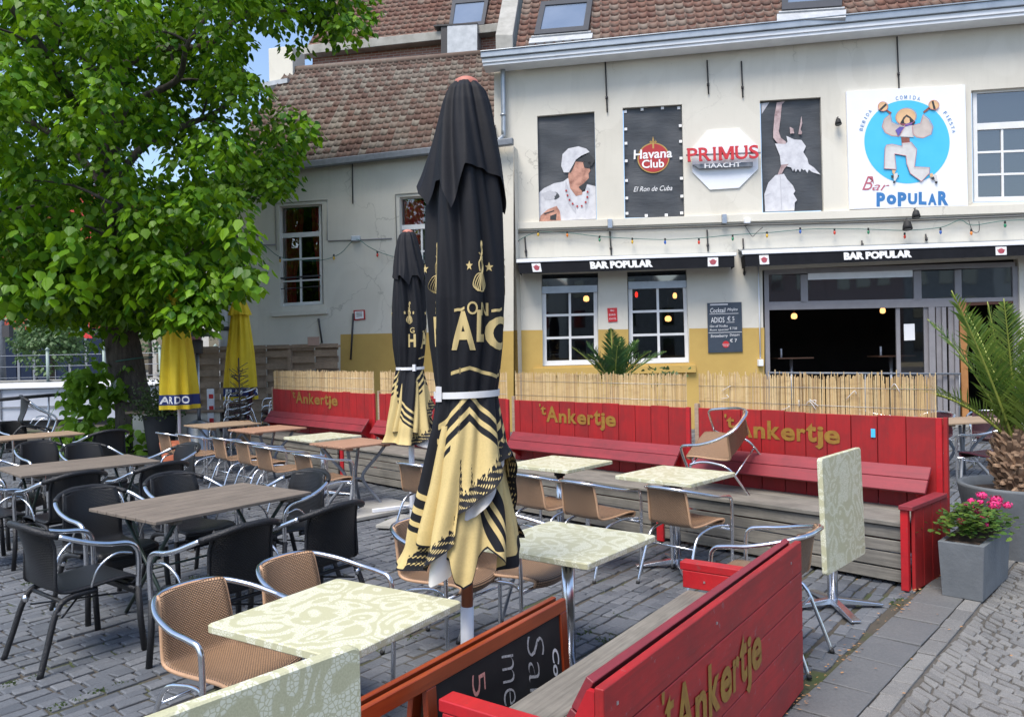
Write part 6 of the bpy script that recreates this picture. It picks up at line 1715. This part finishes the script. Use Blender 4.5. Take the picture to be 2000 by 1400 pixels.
poly = [(-500, -400), (700, -400), (740, -60), (738, 20), (715, 70), (688, 108), (640, 92), (600, 118), (562, 90), (530, 78), (505, 85), (490, 110), (500, 150), (522, 180), (545, 205), (600, 214), (628, 245), (650, 280), (640, 300), (598, 328), (588, 368), (540, 385), (500, 385), (470, 410), (492, 468), (478, 492), (500, 520), (512, 552), (500, 582), (450, 572), (430, 600), (425, 640), (390, 662), (368, 640), (325, 640), (290, 650), (262, 645), (230, 640), (190, 650), (150, 645), (125, 640), (100, 650), (62, 655), (42, 662), (22, 640), (0, 600), (-500, 590)]
def inside(u, v):
    c = False; n = len(poly); j = n-1
    for i in range(n):
        (x1, y1), (x2, y2) = poly[i], poly[j]
        if (y1 > v) != (y2 > v) and u < (x2-x1)*(v-y1)/(y2-y1)+x1: c = not c
        j = i
    return c
def gap(u, v):
    v = v+0                    # thin places where the sky shows
    return any((u-a)**2/(rx*rx)+(v-b)**2/(ry*ry) < 1 for a, b, rx, ry in ((165, 300, 50, 30), (130, 60, 30, 28), (180, 340, 22, 40), (280, 330, 30, 26), (350, 345, 45, 22), (60, 270, 40, 20), (400, 190, 30, 18), (20, 105, 30, 16), (505, 108, 48, 46), (478, 62, 26, 28)))
def toimg(p):
    q = p-O3; d = q.dot(fw); return 1000+FPX*q.dot(RT)/d, 700-FPX*q.dot(UP)/d
crown = []
mb = MB(); tries = 0; placed = 0
while placed < 720 and tries < 60000:
    tries += 1
    # point in an egg shaped crown solid, denser towards its surface
    a = R.uniform(0, 2*pi); rr = R.random()**.42; h = R.random()
    z = 2.5+h*7.7; prof = 5.0*sqrt(max(0, 1-((h-.52)/.62)**2))*(.72 if h < .12 else 1)
    x, y = cos(a)*rr*prof, sin(a)*rr*prof*(.5 if sin(a) > 0 else .9)
    p = Vector((TX+.2+x, TY+y, z)); u, v = toimg(p)
    rb = R.uniform(.34, .62); pr = rb*FPX/p.y*.62
    if v < -170 or u < -330: 
        if R.random() < .6: continue
    if not (inside(u, v) and inside(u+pr, v) and inside(u-pr*.5, v) and inside(u, v+pr*.6) and inside(u+pr*.6, v-pr*.5) and inside(u+pr*.6, v+pr*.5)): continue
    if gap(u, v): continue
    clump(mb, p-Vector((TX, TY, 0)), rb, int(78*(rb/.5)**2), .125); placed += 1
mb.build('crown', m_leaf, tree)
mb = MB()
for _ in range(46):                # drooping lower fringe, brighter
    u = R.uniform(20, 500); v = R.uniform(430, 600)
    if not inside(u, v+25): continue
    p = atd(u, v, TY-R.uniform(1.5, 3.8)); clump(mb, p-Vector((TX, TY, 0)), .42, 34, .17)
for _ in range(26):
    u = R.uniform(285, 425); v = R.uniform(500, 625 if 310 < u < 400 else 600)
    p = atd(u, v, R.uniform(12.1, 12.7)); clump(mb, p-Vector((TX, TY, 0)), .34, 30, .15)
for _ in range(8):
    p = atd(R.uniform(440, 500), R.uniform(530, 572), R.uniform(13.6, 14.6)); clump(mb, p-Vector((TX, TY, 0)), .26, 22, .16)
mb.build('lower_fringe', m_leaf, tree)
# shoots round the foot of the trunk
mb = MB()
for _ in range(95):
    h = R.random(); a = R.uniform(0, 2*pi)
    p = Vector((-.45-.2*R.random()+ .0, -.2, 0))+Vector((cos(a)*(.75-.4*h), sin(a)*.6, .15+h*1.45)) if R.random() < .66 else Vector((cos(a)*.85, sin(a)*.6-.2, R.uniform(.1, .55)))
    clump(mb, p, .2, 13, .17)
mb.build('basal_shoots', m_leaf_y, tree)
for dx, z, s_ in ((-.15, 1.35, .12), (.0, 1.62, .16), (-.05, 2.2, .1), (-.5, 1.75, .2), (-.52, 2.05, .2)):
    mb = MB(); clump(mb, Vector((dx, -.33, z)), s_, 12, .15); mb.build('trunk_shoot', m_leaf_y, tree)
mb = MB()
for _ in range(40): tuft(mb, Vector((R.uniform(-1.4, 1.2), R.uniform(-1.1, .2), 0)), 12, .12, .05, .02)
tag(mb.build('foot_weeds', m_leaf_d), 'weeds growing round the foot of the linden', kind='stuff').location = (TX, TY, 0)
tc = thing('paper_flyer', 'white paper scrap pinned to the tree trunk', 'paper', (TX-.12, TY-.36, 1.2))
mb = MB(); mb.box(-.0, .004, 0, .0, 0, 0); mb = MB()
q = [Vector((-.16, 0, -.12)), Vector((.20, .02, -.25)), Vector((.02, -.01, .22)), Vector((-.13, -.02, .10))]
mb.add(q+[a+Vector((0, .004, 0)) for a in q], [(0, 1, 2, 3), (7, 6, 5, 4), (0, 4, 5, 1), (1, 5, 6, 2), (2, 6, 7, 3), (3, 7, 4, 0)]); mb.build('sheet', m_board_w, tc)
mb = MB(); mb.tube([Vector((TX+.5*cos(a)*.72, TY+.5*sin(a)*.72, 1.75+.05*cos(a))) for a in [2*pi*k/24 for k in range(25)]], .012, 5); tag(mb.build('cord', m_wire), 'green cord tied round the linden trunk', 'cord')

# ================================================================== PALMS
def frond(mbs, base, az, el, ln, droop, nleaf, ll, wid=.014, fold=.6, tipf=.35):
    mst, mlf = mbs; pts = []
    d = Vector((cos(az)*cos(el), sin(az)*cos(el), sin(el))); p = Vector(base); n = 18
    for i in range(n+1):
        pts.append(p.copy()); d = (d+Vector((0, 0, -droop/n))).normalized(); p = p+d*(ln/n)
    mst.tube(pts, [.012*(1-.8*i/n)+.002 for i in range(n+1)], 6)
    for k in range(nleaf):
        f = .10+.90*k/nleaf; i = min(n-1, int(f*n)); tt = f*n-i; c = pts[i].lerp(pts[i+1], tt); t = (pts[i+1]-pts[i]).normalized()
        side = t.cross(Vector((0, 0, 1))); side = side.normalized() if side.length > .1 else Vector((1, 0, 0)); upv = side.cross(t)
        L = ll*(sin(pi*min(1, f*.92+.1))**.6)*(1-tipf*f)
        for s_ in (1, -1):
            dd = (t*(.75+.2*f)+side*s_*R.uniform(.75, .9)+upv*R.uniform(.0, fold)).normalized()
            w_ = wid*R.uniform(.8, 1.2); nrm = dd.cross(upv+side*s_*.4).normalized()*w_
            m_ = c+dd*L*.5; e = c+dd*L+Vector((0, 0, -L*.10))
            mlf.add([c-nrm*.4, m_-nrm, e, m_+nrm, c+nrm*.4], [(0, 1, 2, 3, 4)])
m_stem = M('yellow_green_stalk', (.30, .34, .06, 1), (.22, .26, .05, 1), rough=.5)
m_planter = M('grey_stone_planter', (.15, .165, .18, 1), (.10, .112, .125, 1), rough=.75, scale=4, bmp=.25, bsc=40, contrast=(.3, .75))
PX, PY = 4.22, 6.62
t = thing('round_planter', 'big round grey planter at the right edge holding the palm', 'planter', (PX, PY, 0))
mb = MB(); mb.lathe((0, 0, 0), [(.36, 0), (.40, .2), (.445, .45), (.465, .555), (.465, .575), (.425, .575), (.41, .50)], 48); mb.build('bowl', m_planter, t)
mb = MB(); mb.lathe((0, 0, 0), [(.42, .50), (.2, .525), (.001, .53)], 30); mb.build('soil', m_soil, t)
palm = thing('palm', 'large date palm with shaggy trunk in the round planter at right', 'palm tree', (PX, PY, .52))
mb = MB(); m_husk = M('palm_trunk_husk', (.34, .23, .15, 1), (.12, .07, .045, 1), rough=.9, scale=14, island=1.0)
for k in range(300):
    h = k/300; a = k*2.4; r = .17+.05*sin(h*3)-(.03 if h > .7 else 0); z = h*.42
    o = Vector((cos(a), sin(a), 0)); s_ = Vector((-sin(a), cos(a), 0)); c = o*r*.75+Vector((0, 0, z)); e = c+o*R.uniform(.02, .085)+s_*R.gauss(0, .03)+Vector((0, 0, R.uniform(-.04, .09)+.05*h))
    wd = R.uniform(.018, .036)
    mb.add([c-s_*wd-Vector((0, 0, .02)), c+s_*wd-Vector((0, 0, .02)), e+s_*wd*.6, e-s_*wd*.6, c-s_*wd*.8+Vector((0, 0, .03)), c+s_*wd*.8+Vector((0, 0, .03)), e+s_*wd*.5+Vector((0, 0, .018)), e-s_*wd*.5+Vector((0, 0, .018))], [(0, 1, 2, 3), (4, 7, 6, 5), (3, 2, 6, 7), (0, 4, 5, 1), (1, 5, 6, 2), (3, 7, 4, 0)])
mb.lathe((0, 0, 0), [(.15, -.02), (.165, .15), (.15, .36), (.09, .43), (.001, .45)], 16); mb.build('trunk', m_husk, palm)
R.seed(5)
FR = [(radians(197), radians(68), 1.42, .35), (radians(178), radians(50), 1.15, 1.0), (radians(225), radians(76), 1.25, .4), (radians(260), radians(66), 1.15, .9), (radians(310), radians(68), 1.2, .8), (radians(135), radians(70), 1.25, .8), (radians(95), radians(72), 1.3, .8), (radians(35), radians(62), 1.3, .9), (radians(352), radians(64), 1.35, .8), (radians(10), radians(78), 1.3, .5), (radians(165), radians(84), 1.2, .5), (radians(335), radians(48), 1.2, 1.2), (radians(280), radians(82), 1.2, .4)]
for az, el, ln, dr in FR:
    a, b = MB(), MB(); frond((a, b), (.06*cos(az), .06*sin(az), .39), az, el, ln, dr, 40, .38, .010)
    st = a.build('frond_stalk', m_stem, palm); lf = b.build('leaflets', m_palm, st)
# small palm behind the screen
p = atd(1200, 735, 12.0)
t = thing('palm', 'small fan of palm fronds rising behind the reed screen before the windows', 'palm tree', (p.x, p.y, 0))
for az, el, ln, dr in ((radians(180), radians(56), .95, .5), (radians(8), radians(48), 1.05, .6), (radians(100), radians(84), 1.0, .2), (radians(150), radians(68), .9, .6), (radians(35), radians(66), .95, .6), (radians(270), radians(70), .8, .8), (radians(225), radians(58), .85, .8), (radians(320), radians(58), .9, .8), (radians(60), radians(76), .9, .5), (radians(20), radians(72), .8, .5)):
    a, b = MB(), MB(); frond((a, b), (.03*cos(az), .03*sin(az), 1.18), az, el, ln*.92, dr, 30, .34, .012)
    st = a.build('frond_stalk', m_stem, t); b.build('leaflets', m_palmd, st)
mb = MB(); mb.tube([(0, 0, .35), (0, 0, 1.2)], .07, 10); mb.build('trunk', m_husk, t)
t2 = thing('plant_pot', 'dark pot of the small palm hidden behind the reed screen', 'pot', (p.x, p.y, 0)); mb = MB(); mb.lathe((0, 0, 0), [(.2, 0), (.26, .4), (.24, .4), (.2, .34), (.001, .34)], 20); mb.build('bowl', m_rubber, t2)
p = atd(1300, 742, 9.0); t = thing('small_shrub', 'wispy sprig peeking over the reed screen below the right window', 'plant', (p.x, p.y+.2, 0))
mb = MB()
for k in range(60): 
    c = Vector((R.gauss(0, .10), R.gauss(0, .08), R.uniform(1.30, 1.56))); leafshape(mb, c, Vector((R.uniform(-1, 1), R.uniform(-1, 1), .6)).normalized(), Vector((0, 0, 1)), .05)
for k in range(5): mb.tube([(0, 0, .6), (R.gauss(0, .09), R.gauss(0, .05), 1.5)], .003, 4)
mb.build('twigs', m_leaf_d, t)
# rectangular trough with pelargoniums
a0, b0_ = on(1840, 1163), on(1927, 1173); cdir = (on(1977, 1124)-b0_); cdir.z = 0; cdir.normalize()
wv = (b0_-a0); Wd = .25; wv = Vector((cdir.y, -cdir.x, 0)); Ln = .74; H_ = .385
yaw = atan2(cdir.y, cdir.x)
t = thing('flower_trough', 'tapered grey stone trough full of pink flowers', 'planter', a0, yaw)
def tb(x, y, z): k = z/H_*.018; return Vector((x + (k if x > Ln/2 else -k), y+(k if y > -Wd/2+.001 else -k), z))
mb = MB(); c4 = [(0, -Wd), (Ln, -Wd), (Ln, 0), (0, 0)]
mb.hexa([tb(x, y, .005) for x, y in c4]+[tb(x, y, H_) for x, y in c4]); mb.build('stone_body', m_planter, t, bevel=.004)
mb = MB(); mb.box(.02, Ln-.02, -Wd+.02, -.02, H_-.0, H_+.004); mb.build('soil', m_soil, t)
fl = thing('pelargoniums', 'pink flowering geranium plants growing in the grey trough', 'flowers', a0+Vector((0, 0, H_)), yaw)
mb = MB(); R.seed(3)
for k in range(900):
    x, y = R.uniform(.0, Ln), -Wd/2+R.gauss(0, .10); hmax = .21*(.5+.5*sin(pi*min(1, x/Ln+.15)))*(1-min(1, abs(y+Wd/2)/.30)**2)+.03
    c = Vector((x, y, R.uniform(.2, 1)*hmax)); a = R.uniform(0, 6.28); d = Vector((cos(a), sin(a), R.uniform(-.2, .7))).normalized()
    n = Vector((R.uniform(-.4, .4), R.uniform(-.4, .4), 1)); n = (n-d*n.dot(d)).normalized(); leafshape(mb, c, d, n, R.uniform(.025, .05))
mb.build('foliage', leaf_mat('geranium_leaves', (.035, .10, .02, 1), (.12, .19, .03, 1), .25), fl)
m_pet = M('hot_pink_petals', (.75, .03, .22, 1), (.62, .02, .14, 1), rough=.6, island=.5); m_pet2 = M('coral_petals', (.78, .07, .12, 1), rough=.6, island=.3)
for k, (x, y, z, r) in enumerate([(.12, -.10, .13, .034), (.05, -.22, .10, .0), (.42, -.07, .19, .04), (.60, -.12, .24, .045), (.50, -.22, .20, .055), (.66, -.20, .21, .05), (.36, -.15, .17, .035), (.30, -.20, .14, .03), (.24, -.22, .10, .028), (.56, -.06, .20, .03), (.48, -.13, .21, .03), (.7, -.26, .17, .04)]):
    if not r: continue
    mb = MB()
    for _ in range(int(70*r/.04)):
        v = Vector((R.gauss(0, 1), R.gauss(0, 1), R.gauss(0, 1))).normalized()*r*R.uniform(.6, 1); c = Vector((x, y, z))+Vector((v.x, v.y, v.z*.7))
        a = v.cross(Vector((.3, .5, .8))).normalized()*.009; b = v.normalized().cross(a); mb.add([c-a, c+b, c+a, c-b], [(0, 1, 2, 3)])
    mb.build('blossom', m_pet2 if k == 0 else m_pet, fl)
# ================================================================== WOODEN FENCE before the wing
t = thing('wooden_fence', 'weathered horizontal board fence along the side wing', 'fence', PW.fp(520, 740, 1.0))
a0 = PW.sz(384, 700, .9)[0]; a1 = PW.sz(664, 700, .9)[0]; zt = PW.sz(520, 677, .9)[1]
nsec = 3; 
for s_ in range(nsec):
    x0 = a0+(a1-a0)*s_/nsec; x1 = a0+(a1-a0)*(s_+1)/nsec
    z = .12; k = 0
    while z < zt-.10:
        mb = MB(); off = .93 if k % 2 else .87; n = 8
        pts = []
        for j in range(n):
            q0 = x0+(x1-x0)*j/n; q1 = x0+(x1-x0)*(j+1)/n; ob = .9+(.035 if (k+j//2) % 2 else -.035)
        for (u0, u1, oo) in ((x0+.05, (x0+x1)/2, .9+(.03 if k % 2 else -.03)), ((x0+x1)/2, x1-.05, .9+(-.03 if k % 2 else .03))):
            mb.hexa([PW.xyz(u0, z, oo+.01), PW.xyz(u1, z, oo+.01), PW.xyz(u1, z, oo-.01), PW.xyz(u0, z, oo-.01), PW.xyz(u0, z+.142, oo+.01), PW.xyz(u1, z+.142, oo+.01), PW.xyz(u1, z+.142, oo-.01), PW.xyz(u0, z+.142, oo-.01)])
        par(mb.build('board', m_fence), t); z += .135; k += 1
    mb = MB(); mb.hexa([PW.xyz(x0-.045, 0, .96), PW.xyz(x0+.045, 0, .96), PW.xyz(x0+.045, 0, .87), PW.xyz(x0-.045, 0, .87), PW.xyz(x0-.045, zt+.02, .96), PW.xyz(x0+.045, zt+.02, .96), PW.xyz(x0+.045, zt+.02, .87), PW.xyz(x0-.045, zt+.02, .87)]); par(mb.build('post', m_fence), t)
    mb = MB(); mb.hexa([PW.xyz(x0, zt-.05, .975), PW.xyz(x1, zt-.05, .975), PW.xyz(x1, zt-.05, .86), PW.xyz(x0, zt-.05, .86), PW.xyz(x0, zt, .975), PW.xyz(x1, zt, .975), PW.xyz(x1, zt, .86), PW.xyz(x0, zt, .86)]); par(mb.build('cap_rail', m_fence), t)
# patio heater
p = atd(386, 700, 14.6)
t = thing('patio_heater', 'tall steel patio heater between the yellow parasols', 'heater', (p.x, p.y, 0))
zt = 1.766+(700-655)/1552*14.6
mb = MB(); mb.tube([(0, 0, .5), (0, 0, zt-.35)], .032, 12); mb.build('pole', m_alud, t)
mb = MB(); mb.lathe((0, 0, 0), [(.26, 0), (.26, .04), (.22, .06), (.22, .55), (.08, .62)], 24); mb.build('gas_housing', m_alud, t)
mb = MB(); mb.lathe((0, 0, zt-.35), [(.09, 0), (.10, .02), (.10, .24), (.07, .26)], 18); mb.build('burner_cage', m_iron, t)
mb = MB(); mb.lathe((0, 0, zt), [(.40, -.03), (.30, .03), (.05, .10), (.001, .11)], 28); mb.build('reflector_hood', m_alud, t)
# pots near the tree
def pot(u, d, z, r, h, lab, mt, nm='plant_pot'):
    p = atd(u, 700, d); t = thing(nm, lab, 'pot', (p.x, p.y, z)); mb = MB(); mb.lathe((0, 0, 0), [(r*.72, 0), (r, h), (r*.9, h), (r*.85, h*.85), (.001, h*.85)], 22); mb.build('bowl', mt, t); return t, p
t, p = pot(310, 14.6, 0, .30, .72, 'tall black pot with a wiry bush right of the tree foot', m_rubber)
b = thing('potted_bush', 'dull wiry bush in the tall black pot right of the tree', 'plant', (p.x, p.y, .62)); mb = MB()
for _ in range(1100):
    v = Vector((R.gauss(0, .2), R.gauss(0, .2), abs(R.gauss(.3, .2)))); leafshape(mb, v, Vector((R.uniform(-1, 1), R.uniform(-1, 1), .8)).normalized(), Vector((R.uniform(-1, 1), 1, R.uniform(-1, 1))).normalized(), .045)
mb.build('foliage', m_leaf_d, b)
mb = MB()
for _ in range(26): mb.tube([(0, 0, -.02), (R.gauss(0, .22), R.gauss(0, .2), R.uniform(.3, .8))], .005, 4)
mb.build('twigs', m_bark, b)
pot(338, 12.8, 0, .24, .42, 'round terracotta pot behind the far tan chairs', m_terracotta)
# dry twiggy plant in front of the stacked chairs
p = atd(466, 700, 14.0); t = thing('bare_twig_plant', 'thin bare twiggy plant before the stacked plum chairs', 'plant', (p.x, p.y, 0)); mb = MB()
for _ in range(70):
    z = R.uniform(.5, 1.6); a = R.uniform(0, 6.28); mb.tube([(0, 0, z), (.16*cos(a), .16*sin(a), z+R.uniform(-.05, .16))], .006, 4)
mb.tube([(0, 0, 0), (0, 0, 1.75)], .012, 5); mb.build('twigs', m_bark, t)
# low pale cabinet below the yellow parasol, red white post
p = atd(365, 820, 15.2); t = thing('service_cabinet', 'low grey cabinet with worktop below the left yellow parasol', 'cabinet', (p.x, p.y, 0))
mb = MB(); mb.box(-.9, .75, -.3, .3, .05, .74); mb.build('body', m_wall, t, bevel=.01)
mb = MB(); mb.box(-1.0, .85, -.38, .38, .742, .79); mb.build('worktop', m_fence, t, bevel=.01)
mb = MB(); mb.box(-.04, .0, -.306, -.301, .08, .72); mb.build('door_gap', m_iron, t)
p = atd(412, 800, 14.9); t = thing('marker_post', 'white post with red reflectors left of the stacked chairs', 'post', (p.x, p.y, 0))
mb = MB(); mb.box(-.06, .06, -.03, .03, 0, 1.18); mb.build('shaft', m_board_w, t, bevel=.005)
for z in (.55, .78, 1.0): mb = MB(); mb.box(-.02, .062, -.036, -.031, z, z+.08); mb.build('reflector', m_plast_red, t)
p = PW.fp(612, 664, 1.0); t = thing('small_board', 'small pinkish board leaning on top of the fence', 'board', p); mb = MB(); mb.box(p.x-.13, p.x+.13, p.y-.0, p.y+.02, p.z-.12, p.z+.07); par(mb.build('panel', M('pinkish_board', (.42, .28, .22, 1), rough=.8), bevel=.004), t)

# ================================================================== QUAY SIDE, far left
mb = MB(); mb.poly([(-60, 24, .004), (6, 24, .004), (6, 70, .004), (-60, 70, .004)]); 
struct(mb.build('quay_road', M('pale_concrete_road', (.20, .195, .185, 1), (.16, .155, .15, 1), rough=.95, scale=.6, per_obj=False)))
t = thing('moored_barge', 'long white barge hull moored beyond the tree', 'boat', atd(60, 835, 21.0))
def hx(x0, x1, y0, y1, z0, z1, nm, mt, root, bevel=0, yl=0.0):
    mb = MB(); P = [(x0, y0, z0), (x1, y0+yl, z0), (x1, y1+yl, z0), (x0, y1, z0), (x0, y0, z1), (x1, y0+yl, z1), (x1, y1+yl, z1), (x0, y1, z1)]; mb.hexa([Vector(q) for q in P]); return par(mb.build(nm, mt, bevel=bevel), root)
hx(-22, -5.6, 20.6, 24.0, .16, 1.02, 'hull', M('white_hull_paint', (.56, .60, .70, 1), (.46, .50, .60, 1), rough=.4, scale=2), t, .02, 1.6)
hx(-22, -5.6, 20.5, 24.1, 1.03, 1.10, 'deck_edge', m_board_w, t, .02, 1.6)
hx(-22, -5.6, 20.7, 23.9, -.1, .16, 'waterline', m_iron, t, 0, 1.6)
for k in range(9):
    x = -21+1.8*k; y = 20.56+1.6*(x+22)/16.4; hx(x, x+.03, y-.0, y+.02, .2, 1.0, 'hull_seam', m_greysteel, t)
hx(-22, -5.6, 20.56, 20.58, .52, .55, 'hull_stripe', m_greysteel, t, 0, 1.6)
t = thing('quay_railing', 'pale green steel railing along the quay behind the barge', 'railing', (-12, 25, 0))
for k in range(11):
    x = -20+1.75*k; mb = MB(); mb.tube([(x, 25+.08*k, 0.9), (x, 25+.08*k, 2.12)], .045, 8); mb.tube([(x, 25+.08*k, 2.12), (x, 25+.08*k, 2.2)], [.08, .01], 8); par(mb.build('rail_post', M('pale_green_paint', (.28, .36, .33, 1), rough=.5) if k == 0 else COL.objects['rail_post'].data.materials[0]), t)
for z in (1.25, 1.6, 1.95): mb = MB(); mb.tube([(-22, 24.9, z), (-2, 25.8, z)], .011, 6); par(mb.build('rail_wire', m_greysteel), t)
hx(-24, -2, 25.3, 26.2, 0, 1.15, 'kerb_wall', m_concrete, t)
# leaning black hand rail
mb = MB(); mb.tube(cr([atd(-60, 786, 15.5), atd(60, 775, 16), atd(168, 766, 17)], 4), .035, 8); tag(mb.build('hand_rail', m_iron), 'black sloping handrail in front of the white barge', 'handrail')
mb = MB(); mb.tube([atd(95, 773, 16.3), atd(95, 838, 16.3)], .02, 6); tag(mb.build('rail_support', m_alud), 'thin steel upright below the black handrail', 'post')
# buildings
m_redpl = M('red_cladding', (.40, .045, .025, 1), (.34, .04, .022, 1), rough=.7, per_obj=False)
m_darkb = M('dark_blue_shopfront', (.022, .032, .062, 1), (.016, .024, .045, 1), rough=.9, spec=.1)
t = thing('quay_building', 'red clad building with dark blue ground floor beyond the quay', 'building', (-30, 50, 0))
xl, xr = atd(-300, 600, 50).x, atd(205, 600, 50).x
hx(xl, xr, 50, 62, 0, 3.75, 'ground_floor', m_darkb, t)
hx(xl, atd(130, 600, 50).x, 49.8, 62, 3.75, 11.2, 'upper_wall', m_redpl, t)
hx(atd(130, 600, 50).x+.01, xr, 49.8, 62, 3.75, 12.6, 'upper_wall', m_redpl, t)
hx(xl, xr, 49.6, 62, 12.6, 12.7, 'roof', m_iron, t)
for u in (-40, 18, 48, 88, 118, 150, 186):
    p = atd(u, 700, 49.9); hx(p.x-.45, p.x+.45, 49.86, 49.95, .3, 3.3, 'window', m_darkb, t)
    hx(p.x+.55, p.x+.7, 49.8, 49.96, 0, 3.6, 'pilaster', m_greysteel, t)
t = thing('stone_building', 'pale stone house with tall narrow windows beyond the quay', 'building', (-22, 52, 0))
xl, xr = atd(212, 600, 52).x, atd(560, 600, 52).x
hx(xl, xr, 52, 64, 0, 9.5, 'wall', M('pale_stone', (.50, .48, .44, 1), (.42, .41, .38, 1), rough=.9, per_obj=False), t)
hx(xl-.3, xr+.3, 51.6, 64, 9.5, 9.9, 'cornice', m_concrete, t)
for k in range(10):
    x = xl+1.1+k*1.15
    for z0 in (.9, 4.4): 
        f = hx(x-.32, x+.32, 51.93, 51.99, z0, z0+2.4, 'window', m_glass, t); hx(x-.4, x+.4, 51.8, 51.99, z0-.15, z0-.02, 'sill', m_concrete, t)
# street sign, lamp post, small far trees
t = thing('shop_sign', 'small red and blue projecting shop sign between the tree leaves', 'sign', atd(162, 652, 44))
p = atd(162, 652, 44); hx(p.x-.75, p.x+.65, 43.9, 44, p.z-.25, p.z+.12, 'red_plate', m_plast_red, t); hx(p.x-.4, p.x+.3, 43.9, 44, p.z+.14, p.z+.5, 'blue_plate', m_blueprint, t)
mb = MB(); mb.tube([(p.x+.65, 43.95, p.z), (p.x+2.5, 49.9, p.z)], .04, 6); par(mb.build('bracket', m_iron), t)
p = atd(5, 700, 27); t = thing('lamp_post', 'slender grey lamp post at the left edge of the photo', 'lamp post', (p.x, p.y, 0))
mb = MB(); mb.tube([(0, 0, 0), (0, 0, 9)], [.10, .06], 10); mb.build('pole', m_greysteel, t)
mb = MB(); mb.lathe((0, 0, 9), [(.06, -.05), (.25, .05), (.22, .12), (.001, .2)], 16); mb.build('lantern', m_iron, t)
mb = MB(); mb.box(.08, .32, -.12, .12, 2.6, 3.0); mb.build('signal_box', m_iron, t)
def far_tree(u, d, h, r, lab, n=60, zc=.62):
    p = atd(u, 700, d); t = thing('quay_tree', lab, 'tree', (p.x, p.y, 0), 0, 'small trees along the quay')
    mb = MB(); mb.tube([(0, 0, 0), (.05, 0, h*.45), (0, 0, h*.8)], [.10, .08, .04], 8); mb.build('trunk', m_bark, t)
    mb = MB()
    for _ in range(n):
        v = Vector((R.gauss(0, .5), R.gauss(0, .5), R.gauss(0, .45)))
        if v.length > 1.1: continue
        clump(mb, Vector((v.x*r, v.y*r, h*zc+v.z*r)), .45, 34, .13)
    mb.build('crown', m_leaf_q, t)
m_leaf_q = leaf_mat('grey_green_leaves', (.07, .14, .05, 1), (.12, .20, .08, 1), .3)
far_tree(100, 30, 4.4, 1.5, 'small round tree on the quay left of the linden trunk', 120, .62)
far_tree(292, 33, 4.6, 1.2, 'small tree on the quay right of the linden trunk', 50, .75)
far_tree(-120, 34, 6, 2.0, 'quay tree outside the left edge of the photo', 60)
# people far away on the quay are too small to read as figures; a parked bicycle stand colour stays in the railing
# houses across the square, behind the camera: they are what the windows mirror
t = thing('opposite_houses', 'row of tall gabled brick houses across the square, mirrored in the windows', 'building', (0, -44, 0))
R.seed(21); x = -42
while x < 46:
    wd = R.uniform(6, 9); h = R.uniform(7, 10)
    mb = MB(); P = [(x, 0), (x+wd-.03, 0), (x+wd-.03, h), (x+wd/2, h+R.uniform(2.5, 4)), (x, h)]
    vs = [Vector((a, -44, z)) for a, z in P]+[Vector((a, -54, z)) for a, z in P]; mb.add(vs, [(4, 3, 2, 1, 0), (5, 6, 7, 8, 9)]+[(i, (i+1) % 5, 5+(i+1) % 5, 5+i) for i in range(5)])
    par(mb.build('house_front', R.choice([m_brick, m_wall, m_brick, m_concrete])), t)
    for z in range(1, int(h), 3):
        for k in range(3): hx(x+.8+k*(wd-1.2)/3, x+.8+k*(wd-1.2)/3+1.1, -43.99, -43.9, z, z+1.7, 'window', m_glass, t)
    x += wd
